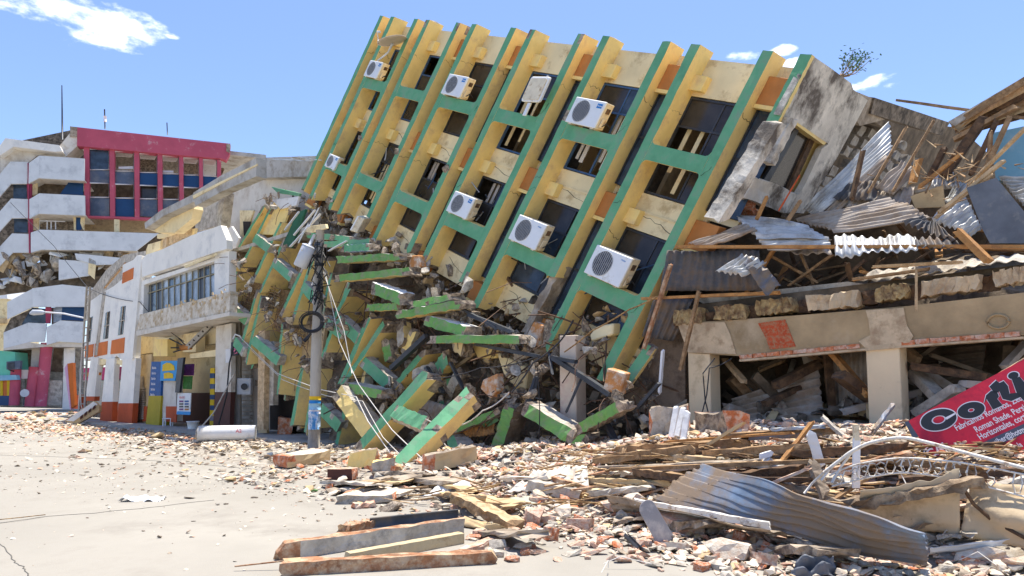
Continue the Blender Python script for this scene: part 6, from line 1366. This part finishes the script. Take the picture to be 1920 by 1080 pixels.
MB().beam(P(1425, 856, ba.y), P(1445, 850, ba.y), Vector((0, .05, 0)), Vector((0, 0, .07)), 2, .003, (0, 0), (0,)*5).obj('bracket_head', white, g); MB().tube([P(1437, 860, ba.y), P(1460, 885, ba.y+.1)], .05, 10).obj('pipe_stub', greym, g)
# wrought iron arch with scrolls
ar = thing('iron_arch', 'curved white wrought iron frame with scroll lattice lying on the pile', 'ironwork', G(1750, 900, .3))
yd = G(1650, 900, .45).y
def ap(u, v): return P(u, v, yd-(u-1600)*.0028)
def smooth(pts, n=8):
    o_ = []
    for i in range(len(pts)-1):
        p0, p1, p2, p3 = pts[max(i-1, 0)], pts[i], pts[i+1], pts[min(i+2, len(pts)-1)]
        for k in range(n):
            t = k/n; o_.append(tuple(.5*((2*p1[j])+(-p0[j]+p2[j])*t+(2*p0[j]-5*p1[j]+4*p2[j]-p3[j])*t*t+(-p0[j]+3*p1[j]-3*p2[j]+p3[j])*t**3) for j in (0, 1)))
    return o_+[pts[-1]]
MB().tube([ap(*p) for p in smooth([(1545, 886), (1576, 862), (1600, 845), (1636, 829), (1691, 821), (1744, 831), (1817, 851), (1960, 888)])], .019, 8).obj('arch_tube', whiter, ar)
upc = smooth([(1555, 892), (1590, 876), (1630, 866), (1690, 859), (1750, 862), (1830, 872), (1960, 898)], 6); loc_ = smooth([(1560, 912), (1600, 902), (1640, 893), (1690, 887), (1750, 892), (1830, 908), (1960, 942)], 6)
MB().tube([ap(*p) for p in upc], .010, 5).obj('lattice_rail', whiter, ar); MB().tube([ap(*p) for p in loc_], .010, 5).obj('lattice_rail', whiter, ar)
for k in range(19):
    i = 1+k*(len(upc)-3)/19; j = int(i); a = upc[j]; b = loc_[j]; c_ = upc[min(j+1, len(upc)-1)]; cx, cy = (a[0]+b[0])/2+8, (a[1]+b[1])/2; h = (b[1]-a[1])/2-1.5; w_ = 9.5
    hexa = [(cx-w_, cy), (cx-w_*.5, cy-h), (cx+w_*.5, cy-h), (cx+w_, cy), (cx+w_*.5, cy+h), (cx-w_*.5, cy+h), (cx-w_, cy)]
    if k % 2: hexa = [(cx+w_*.8, cy-h*.7), (cx, cy-h), (cx-w_*.8, cy-h*.5), (cx-w_*.4, cy), (cx+w_*.5, cy+h*.1), (cx+w_*.8, cy+h*.6), (cx, cy+h), (cx-w_*.8, cy+h*.7)]
    MB().tube([ap(*p) for p in hexa], .008, 4).obj('scroll', whiter, ar)
for (u0, v0, u1, v1) in [(1545, 886, 1508, 925), (1600, 845, 1560, 905), (1576, 862, 1540, 900)]: MB().tube([ap(u0, v0), ap((u0+u1)/2-3, (v0+v1)/2), ap(u1, v1)], .014, 6).obj('scroll', whiter, ar)
# red banner
stick('red brown board end behind the upper edge of the red banner', P(1866, 708, 9.0), P(1940, 664, 8.8), .1, woodr, .05)
bo = P(1703, 790, 8.9); bs = (P(1920, 674, 8.35)-bo).normalized(); bt = Vector((0, .30, 1)); bt = (bt-bs*bt.dot(bs)).normalized(); bm_ = bs.cross(bt); bm_ = bm_ if bm_.y > 0 else -bm_
BF = Frame(bo, bs, bt, bm_)
bn = thing('shop_banner', 'red shop banner with black Corti lettering propped on the pile', 'banner', bo)
MB().prism([BF.pc(u, v) for u, v in [(1703, 789), (1925, 671), (2060, 598), (2085, 830), (1990, 885), (1925, 868), (1850, 855), (1790, 862), (1740, 850), (1722, 818)]], BF.m*.02).obj('banner_sheet', redb, bn)
MB().prism([BF.pc(u, v, -.004) for u, v in [(1703, 789), (1696, 792), (1712, 822), (1722, 818)]], BF.m*.03).obj('banner_edge', greyb, bn)
def loc2(u, v): return BF.loc(u, v)
def ringp(cu, cv, ru, gap=None, ro_=1.0, ri=.42, D=-.004, m_=blackp, nm='letter', asp=.82, start=0, end=360, wo=0):
    s0, t0 = loc2(cu, cv); r = ru; N_ = 40; o1 = []; i1 = []
    for k in range(N_+1):
        a = R(start+(end-start)*k/N_); o1.append((s0+math.cos(a)*r*ro_, t0+math.sin(a)*r*asp*ro_)); i1.append((s0+math.cos(a)*r*ri, t0+math.sin(a)*r*asp*ri))
    mb = MB()
    for k in range(N_):
        mb.prism([BF.w(*o1[k], D), BF.w(*o1[k+1], D), BF.w(*i1[k+1], D), BF.w(*i1[k], D)], BF.m*.0015)
    return mb.obj(nm, m_, bn)
px = (loc2(1800, 780)[0]-loc2(1700, 780)[0])/100/ max(.8, 1)
def poly(pts, D, m_, nm='letter'): return MB().prism([BF.pc(u, v, D) for u, v in pts], BF.m*.0015).obj(nm, m_, bn)
# C and o with pale outlines
rC = .27*.82
def grow(pts, k):
    cx = sum(p[0] for p in pts)/len(pts); cy = sum(p[1] for p in pts)/len(pts); return [(cx+(u-cx)*(1+k/max(12, abs(u-cx))*1.0), cy+(v-cy)*(1+k/max(10, abs(v-cy))*1.0)) for u, v in pts]
def ell(cu, cv, a, b, tilt, D, m_, nm, th0=0, th1=360, inner=0):
    """ellipse or ring given by its pixel half axes, cast on the banner"""
    N_ = 44; mb = MB(); c, s = math.cos(R(tilt)), math.sin(R(tilt))
    def pt(r, t): x, y = a*r*math.cos(t), b*r*math.sin(t); return BF.pc(cu+x*c-y*s, cv+x*s+y*c, D)
    if inner == 0: return MB().prism([pt(1, R(360*k/N_)) for k in range(N_)], BF.m*.0015).obj(nm, m_, bn)
    for k in range(N_):
        t0, t1 = R(th0+(th1-th0)*k/N_), R(th0+(th1-th0)*(k+1)/N_); mb.prism([pt(1, t0), pt(1, t1), pt(inner, t1), pt(inner, t0)], BF.m*.0015)
    return mb.obj(nm, m_, bn)
ell(1760, 787, 36, 21.5, -12, -.006, whitepr, 'letter_outline', inner=.30); ell(1760, 787, 34, 19.5, -12, -.009, blackp, 'letter', inner=.40)
poly([(1772, 783), (1790, 774), (1791, 777), (1775, 787)], -.0115, whitepr, 'letter_gap')
ell(1821, 769, 27.5, 16.5, -12, -.006, whitepr, 'letter_outline', inner=.16); ell(1821, 769, 25.8, 14.8, -12, -.009, blackp, 'letter', inner=.24)
for pts in ([(1845, 757), (1849, 741), (1858, 733), (1869, 733), (1873, 743), (1870, 748), (1880, 760), (1862, 768), (1850, 748)], [(1855, 725), (1868, 713), (1874, 718), (1882, 714), (1890, 724), (1893, 738), (1912, 736), (1914, 744), (1896, 752), (1880, 748), (1874, 734), (1866, 738)], [(1897, 711), (1912, 706), (1930, 728), (1945, 745), (1920, 752), (1907, 738)]):
    g_ = grow(pts, 1.3); poly(g_, -.006, whitepr, 'letter_outline'); poly(pts, -.009, blackp)
ell(1900, 704, 12, 8, -12, -.006, whitepr, 'letter_outline'); ell(1900, 704, 10, 6.5, -12, -.009, blackp, 'letter')
ts_, tt_ = BF.loc(1793, 806); bfr = BF
ang = math.atan2(*(lambda a, b: (b[1]-a[1], b[0]-a[0]))(BF.loc(1793, 806), BF.loc(1912, 750)))
TF = Frame(BF.pc(1793, 806, -.006), BF.s*math.cos(ang)+BF.t*math.sin(ang), -BF.s*math.sin(ang)+BF.t*math.cos(ang), BF.m)
for (txt, u, v, sz, m_) in [('Fabricamos Romanos, Zebra', 1794, 808, .105, whitepr), ('Roman Shade, Persianas', 1831, 811, .105, whitepr), ('Horizontales, cortinas', 1838, 825, .105, whitepr), ('l: cortiber@hotmail.com', 1846, 844, .095, whitepr), ('venio con la', 1868, 859, .09, whitepr)]:
    a, b = TF.loc(u, v); text(TF, txt, a, b, 0, sz, m_, 'lettering', bn, .001, .0015, .70)
a, b = TF.loc(1843, 848); MB().box(TF, a, a+1.4, b-.0, b+.10, .002, .004).obj('printed_strip', greyb, bn)
ell(1757, 848, 26, 16, -5, -.006, whitepr, 'emblem_ring', inner=.9); ell(1757, 848, 22, 13.5, -5, -.006, blackp, 'emblem_ring', inner=.85)
a, b = TF.loc(1742, 860); text(TF, 'CAI', a, b, 0, .15, whitepr, 'lettering', bn, .001, .004)
# ---------------------------------------------------------------- utility pole with transformer
PO = G(588, 842); up_ = thing('utility_pole', 'concrete utility pole with wires in front of the folded storeys', 'utility pole', PO)
top_ = P(600, 432, PO.y); pts = [PO.lerp(top_, k/14)+Vector((rnd.uniform(-.006, .006), 0, 0)) for k in range(15)]
MB().tube(pts, [.165-.05*k/14 for k in range(15)], 16).obj('pole_shaft', polem, up_)
bands = [(745, 752, yel), (752, 758, logo), (758, 770, mat('faded_blue', (.30, .52, .70), .1, 6, .05, .7)), (770, 777, whitepr), (777, 806, mat('torn_blue_poster', (.08, .30, .62), .2, 2, .05, .7, (.75, .78, .8), .42, 5))]
for (v0, v1, m_) in bands:
    k0, k1 = (842-v0)/410, (842-v1)/410; a, b = PO.lerp(top_, k0), PO.lerp(top_, k1); MB().tube([a, b], .165-.05*k0+.006, 16).obj('painted_band', m_, up_)
MB().sheet([P(577, 772, PO.y-.2), P(598, 772, PO.y-.2), P(594, 806, PO.y-.22), P(582, 806, PO.y-.2)], 12, 12, 2, .02, .03).obj('torn_poster', MATS['torn_blue_poster'], up_)
for (v0, r_) in [(462, .16), (500, .16), (545, .16), (485, .17)]: c_ = P(598, v0, PO.y); MB().tube([c_, c_+Vector((0, 0, .1))], r_-.03, 12).obj('clamp', steel, up_)
tk = MB()
for k in range(34):
    v = rnd.uniform(450, 560); a = P(596+rnd.uniform(-9, 9), v, PO.y-.2+rnd.uniform(-.05, .1)); tk.tube([a, a+Vector((rnd.uniform(-.25, .25), rnd.uniform(-.1, .1), rnd.uniform(-.5, .1))), a+Vector((rnd.uniform(-.3, .3), 0, rnd.uniform(-.9, -.2)))], .016, 4)
tk.obj('pole_wiring', wirem, up_, kind='stuff')
tr = thing('transformer', 'grey transformer can tilted beside the pole top', 'transformer', P(572, 500, PO.y-.1))
a, b = P(562, 501, PO.y-.15), P(579, 463, PO.y-.15); ax = (b-a).normalized(); MB().tube([a, a+ax*.02, b-ax*.02, b], [.15, .19, .19, .17], 18).obj('tank', greym, tr)
MB().tube([b, b+ax*.025, b+ax*.06], [.20, .19, .10], 18).obj('lid', greym, tr); MB().tube([b+ax*.03, P(590, 440, PO.y-.1)], .045, 8).obj('bushing', greym, tr)
MB().tube([P(566, 468, PO.y-.3), P(566, 466, PO.y-.35)], .04, 8).obj('cap', greym, tr)
cl = thing('cable_coil', 'black cable coil hanging on the utility pole', 'cable', P(586, 622, PO.y-.3))
for k in range(7):
    c_ = P(585+rnd.uniform(-1, 1), 604+rnd.uniform(-1, 1), PO.y-.28-k*.012); r_ = .26+.008*k+rnd.uniform(0, .04)
    MB().tube([c_+Vector((math.cos(a)*r_, rnd.uniform(-.01, .01), math.sin(a)*r_*.85)) for a in [q*2*math.pi/24 for q in range(25)]], .016, 5).obj('loop', wirem, cl)
MB().tube([P(583, 625, PO.y-.3), P(576, 634, PO.y-.35), P(570, 640, PO.y-.35)], [.03, .05, .05], 8).obj('splice_box', wirem, cl)
# leaning poles and lamps
LP = G(152, 790); LP = Vector((LP.x*.98, LP.y*.98, 0)); lp = thing('lamp_pole', 'lattice concrete lamp pole before the orange and white building', 'street lamp', LP)
lt_ = P(166, 537, LP.y)
for k, (dx, mm) in enumerate(((-.1, polem), (.1, polem))): MB().tube([LP+Vector((dx*1.6, 0, 0)), lt_+Vector((dx*.9, 0, 0))], .055, 8).obj('upright', mm, lp)
for k in range(18): c_ = LP.lerp(lt_, (k+.5)/18); MB().tube([c_-Vector((.12, 0, 0)), c_+Vector((.12, 0, 0))], .04, 6).obj('rung', polem, lp)
MB().tube([P(157, 596, LP.y), P(120, 588, LP.y-.3), P(80, 585, LP.y-.6)], .045, 8).obj('lamp_arm', white, lp)
MB().tube([P(84, 586, LP.y-.6), P(78, 585.5, LP.y-.6), P(62, 586, LP.y-.7), P(56, 588, LP.y-.7)], [.07, .14, .16, .05], 10).obj('lamp_head', greym, lp)
MB().tube([P(157, 620, LP.y), P(150, 700, LP.y-.3), P(152, 760, LP.y-.6), P(164, 795, LP.y-.5)], .02, 5).obj('drop_wire', wirew, lp)
LQ = Vector((P(446, 820, 28).x, 28, 0)); lq = thing('service_pole', 'square concrete service pole with meter box beside the crushed storeys', 'utility pole', LQ)
MB().beam(LQ, P(447, 600, 28), Vector((.22, 0, 0)), Vector((0, .22, 0)), 10, .004, (0, 0), (0,)*5).obj('pole_shaft', polem, lq)
f4 = Frame(P(447, 740, 27.7), Vector((1, 0, 0)), Z, Vector((0, 1, 0)))
MB().box(f4, -.05, .52, 0, .66, -.1, .15).obj('meter_box', greym, lq, bevel=.02); MB().tube([P(458, 725, 27.5), P(458, 725, 27.45)], .13, 16).obj('meter_dial', steel, lq); MB().box(f4, .66, .82, .35, .6, -.05, .1).obj('junction_box', concd, lq, bevel=.01)
MB().tube([P(437, 636, 27), P(441, 627, 27), P(450, 630, 27), P(470, 655, 26.6), P(500, 690, 26)], .035, 8).obj('lamp_arm', white, lq)
fp = thing('fallen_pole', 'perforated concrete pole lying against the balcony at a slant', 'utility pole', P(350, 655, 29.5))
A, B = P(352, 652, 29.5), P(432, 573, 28.6); MB().beam(A, B, Vector((-.15, 0, .15)), Vector((0, .2, 0)), 8, .004, (.01, .01), (0,)*5).obj('pole_shaft', polem, fp)
for k in range(9): c_ = A.lerp(B, (k+.7)/9.5); MB().tube([c_+Vector((0, -.11, 0)), c_+Vector((0, -.104, 0))], .05, 6).obj('hole', dark, fp)
MB().tube([A+Vector((-.3, 0, 0)), A+Vector((.15, 0, .05))], .13, 8).obj('insulator', orange, fp)
for k in range(5): MB().tube([A, A+Vector((rnd.uniform(-.8, -.2), rnd.uniform(-.3, .1), rnd.uniform(-.2, .4)))], .03, 5).obj('bracket_arm', steel, fp)
# log-like fallen white tank, stool, bucket
lg = thing('fallen_tank', 'white fallen cylinder column lying at the foot of the service pole', 'tank', G(400, 826)); A = G(372, 829, 0)+Vector((0, 0, .28)); B = A+Vector((1.75, .35, .02)); 
MB().tube([A, A.lerp(B, .3), A.lerp(B, .6), B], [.26, .25, .25, .24], 18).obj('drum', whitep, lg); MB().tube([A-Vector((.02, 0, 0)), A], .2, 12).obj('end_disc', concl, lg); text(Frame(A.lerp(B, .7)+Vector((0, -.27, .02)), Vector((1, .2, 0)), Z, Vector((-.2, 1, 0))), 'A2', 0, 0, 0, .16, redb, 'lettering', lg, .002)
sf = Frame(G(314, 803), Vector((1, .15, 0)), Z, Vector((-.15, 1, 0))); sg = thing('plastic_stool', 'small white plastic stool by the yellow shop pillar', 'stool', sf.o)
MB().box(sf, -.2, .2, .42, .46, -.18, .2).obj('seat', white, sg, bevel=.015)
for x in (-.18, .14):
    for y in (-.15, .15): MB().box(sf, x, x+.05, 0, .42, y, y+.04).obj('leg', white, sg)
bk_ = G(361, 808); bq = thing('bucket', 'small pale plastic bucket in front of the dark doorway', 'bucket', bk_); MB().tube([bk_, bk_+Vector((0, 0, .38))], [.16, .24], 14).obj('pail', bluew, bq); MB().tube([bk_+Vector((0, 0, .38)), bk_+Vector((0, 0, .41))], .26, 14).obj('rim', white, bq)
# fallen shop shelf at the left
sh = thing('fallen_signboard', 'fallen box sign lying at an angle by the lamp pole', 'sign', G(150, 795)); q4 = [(122, 790), (175, 752), (186, 762), (186, 772), (145, 795)]
f5 = Frame(G(150, 796), Vector((1, .5, 0)), Z, Vector((-.3, 1, 0))); MB().prism([f5.pc(u, v) for u, v in q4], f5.m*.5).obj('box', tan, sh); MB().prism([f5.pc(u, v, -.03) for u, v in [(124, 789), (175, 753), (183, 758), (138, 790)]], f5.m*.02).obj('top_face', whitep, sh)
for k in range(4): u = 150+k*8; MB().prism([f5.pc(a, b, -.05) for a, b in [(u, 787-k*6), (u+5, 783-k*6), (u+5, 777-k*6), (u, 781-k*6)]], f5.m*.02).obj('slot', brownp, sh)
pk = thing('pink_board', 'tall pink and orange panel leaning at the left end of the arcade', 'panel', P(130, 775, 40)); f6 = Frame(P(130, 775, 40), Vector((1, .2, 0)), Z, Vector((0, 1, 0)))
MB().px(f6, [(121, 690), (126, 682), (133, 767), (131, 768)], 0, .3).obj('pink_face', mat('pale_pink', (.70, .42, .60), .1, 1, .05, .8), pk); MB().px(f6, [(126, 682), (136, 680), (137, 715), (140, 760), (134, 765)], .02, .3).obj('orange_face', orangew, pk)
ns = thing('neon_sign', 'small black sign with pink script on the service pole', 'sign', P(437, 690, 27.4)); f7 = Frame(P(437, 690, 27.4), Vector((1, 0, 0)), Z, Vector((0, 1, 0)))
MB().px(f7, [(433, 642), (448, 640), (447, 666), (433, 667)], 0, .1).obj('board', steel, ns); MB().tube([f7.pc(u, v, -.03) for u, v in [(438, 644), (443, 643), (441, 648), (437, 652), (442, 655), (445, 651), (439, 658), (440, 663), (445, 661)]], .03, 5).obj('script', mat('pink_sign', (.75, .25, .40), .05, 2, 0, .6), ns); MB().px(f7, [(423, 655), (432, 654), (432, 680), (423, 680)], 0, .05).obj('notice', white, ns)
# ---------------------------------------------------------------- wires
W1 = [('thin grey wire sagging from the left pole to the arcade', [(166, 540, 40), (262, 566, 34), (345, 640, 30)], .018, wirem, .5), ('thin wire crossing the sky before the white block', [(20, 380, 50), (100, 460, 46), (165, 540, 40)], .02, wirem, .1),
 ('white double cable falling from the pole to the long fin', [(450, 632, 26.5), (520, 700, 24), (600, 730, 20.5), (668, 744, 19), (690, 790, 17.5), (742, 864, 16)], .013, wirew, .02), ('second white cable falling beside the first', [(455, 640, 26.5), (530, 712, 24), (612, 742, 20.3), (680, 752, 19), (718, 820, 17), (790, 890, 15)], .011, wirew, .05),
 ('white wire from the pole top to the street rubble', [(598, 470, 20.2), (612, 520, 20), (636, 640, 19), (672, 720, 18), (735, 806, 16.5), (835, 900, 14.5)], .012, wirew, .03), ('short white wire hanging along the pole', [(596, 490, 20.2), (585, 535, 20.1)], .016, wirew, .05), ('thin wire from the pole to the fallen fins', [(603, 500, 20.2), (645, 620, 19), (660, 700, 18.5)], .012, wirew, .05),
 ('curved white wire looping over the sunlit fins', [(798, 786, 16.5), (860, 798, 16), (905, 770, 15.8), (955, 735, 15.5)], .016, wirew, .2), ('long curved wire falling from the sunlit fins to the rubble', [(812, 800, 16.2), (840, 840, 16), (905, 860, 15), (935, 850, 14.5)], .014, wirew, .1), ('black vertical cable bundle left of the service pole', [(440, 640, 27), (430, 680, 27), (425, 740, 27), (405, 812, 27)], .03, wirem, .1), ('leaning cable from the service pole to the pavement', [(440, 700, 27), (400, 775, 26.5), (368, 812, 26)], .03, concl, .0),
 ('pale wire stretched to the corner of the dark sheet', [(1232, 556, 12.9), (1180, 580, 13.6), (1110, 620, 14.3), (1058, 660, 14.6)], .016, straw, .05), ('black wire dangling before the left cream pillar', [(1372, 672, 12.8), (1330, 690, 12.7), (1325, 740, 12.7), (1310, 792, 12.6)], .012, wirem, .1), ('second black wire on the left cream pillar', [(1340, 672, 12.8), (1318, 700, 12.7), (1322, 750, 12.7), (1332, 790, 12.6)], .012, wirem, .0),
 ('thin wire lying across the beige panel', [(1690, 890, 7.6), (1722, 950, 7.3), (1728, 1010, 7.1)], .006, wirew, .02), ('thin wire arching over the sheet end', [(1660, 1030, 6.9), (1665, 1004, 7.0), (1690, 1003, 7.0), (1740, 1040, 6.8)], .006, wirew, -.02), ('vertical cable hanging through the wreck centre', [(1008, 690, 14.7), (1012, 770, 14.7), (1010, 850, 14.7)], .012, wirem, .0), ('long thin wire over the fins to the cream column', [(800, 710, 15.5), (900, 690, 15), (1010, 668, 14.6)], .012, wirem, .2), ('wire bundle running up to the bare brown fin', [(960, 735, 15), (1000, 680, 14.8), (1050, 640, 14.7), (1075, 600, 14.7)], .02, wirem, .1), ('thin stalk on the street at the lower left', [(-40, 978, 9), (40, 970, 9.3), (85, 965, 9.6)], .006, straw, 0), ('thin stalk left of the split timber', [(440, 1062, 6.75), (530, 1052, 6.8)], .008, woodr, 0)]
for l_, pts, r_, m_, sg_ in W1:
    wq = MB(); P3 = []
    for (u, v, y) in pts:
        p = P(u, v, y)
        if p.z < .02: r2 = ray(u, v); p = CAM+r2*((CH-.03)/-r2.z)
        P3.append(p)
    cable(P3, r_, sg_*.3, wq, 8); wq.obj('wire', m_, None, label=l_, cat='wire')
wf = MB()
for k in range(60):
    A = G(rnd.uniform(900, 1900), rnd.uniform(880, 1070), .05); d = Vector((rnd.uniform(-1, 1), rnd.uniform(-.5, .5), 0)).normalized(); L2 = rnd.uniform(.15, .5); wf.tube([A, A+d*L2*.4+Vector((0, 0, rnd.uniform(.02, .12))), A+d*L2+Vector((rnd.uniform(-.1, .1), 0, 0))], .004, 4, k % 2)
wf.obj('loose_wires', [wirew, rebar], None, kind='stuff', label='loose thin wires and stalks over the foreground pile', cat='wires')

# cracks and joints in the street slab
for l_, pts in (('dark crack line in the street slab at the lower left corner', [(-20, 1010), (10, 1030), (30, 1052), (45, 1068), (60, 1090)]), ('faint crack crossing the open street', [(-30, 985), (90, 968), (180, 962), (300, 950), (420, 935)]), ('thin joint across the far part of the street', [(-40, 852), (150, 858), (330, 866), (520, 884)])):
    P3 = []
    for u, v in pts: r2 = ray(u, v); P3.append(CAM+r2*((CH-.001)/-r2.z))
    P4 = []
    for a, b in zip(P3, P3[1:]):
        for k in range(6): P4.append(a.lerp(b, k/6)+Vector((rnd.uniform(-.03, .03), rnd.uniform(-.03, .03), 0)))
    MB().tube(P4, .006, 4).obj('street_crack', mat('crack_grey', (.16, .15, .13), .2, 5, 0, 1), None, label=l_, cat='crack', kind='structure')
for o in list(bpy.data.objects):
    if '_o' in o: del o['_o']
    if o.parent is None and o.get('category') and not o.get('kind'): o['kind'] = 'thing'
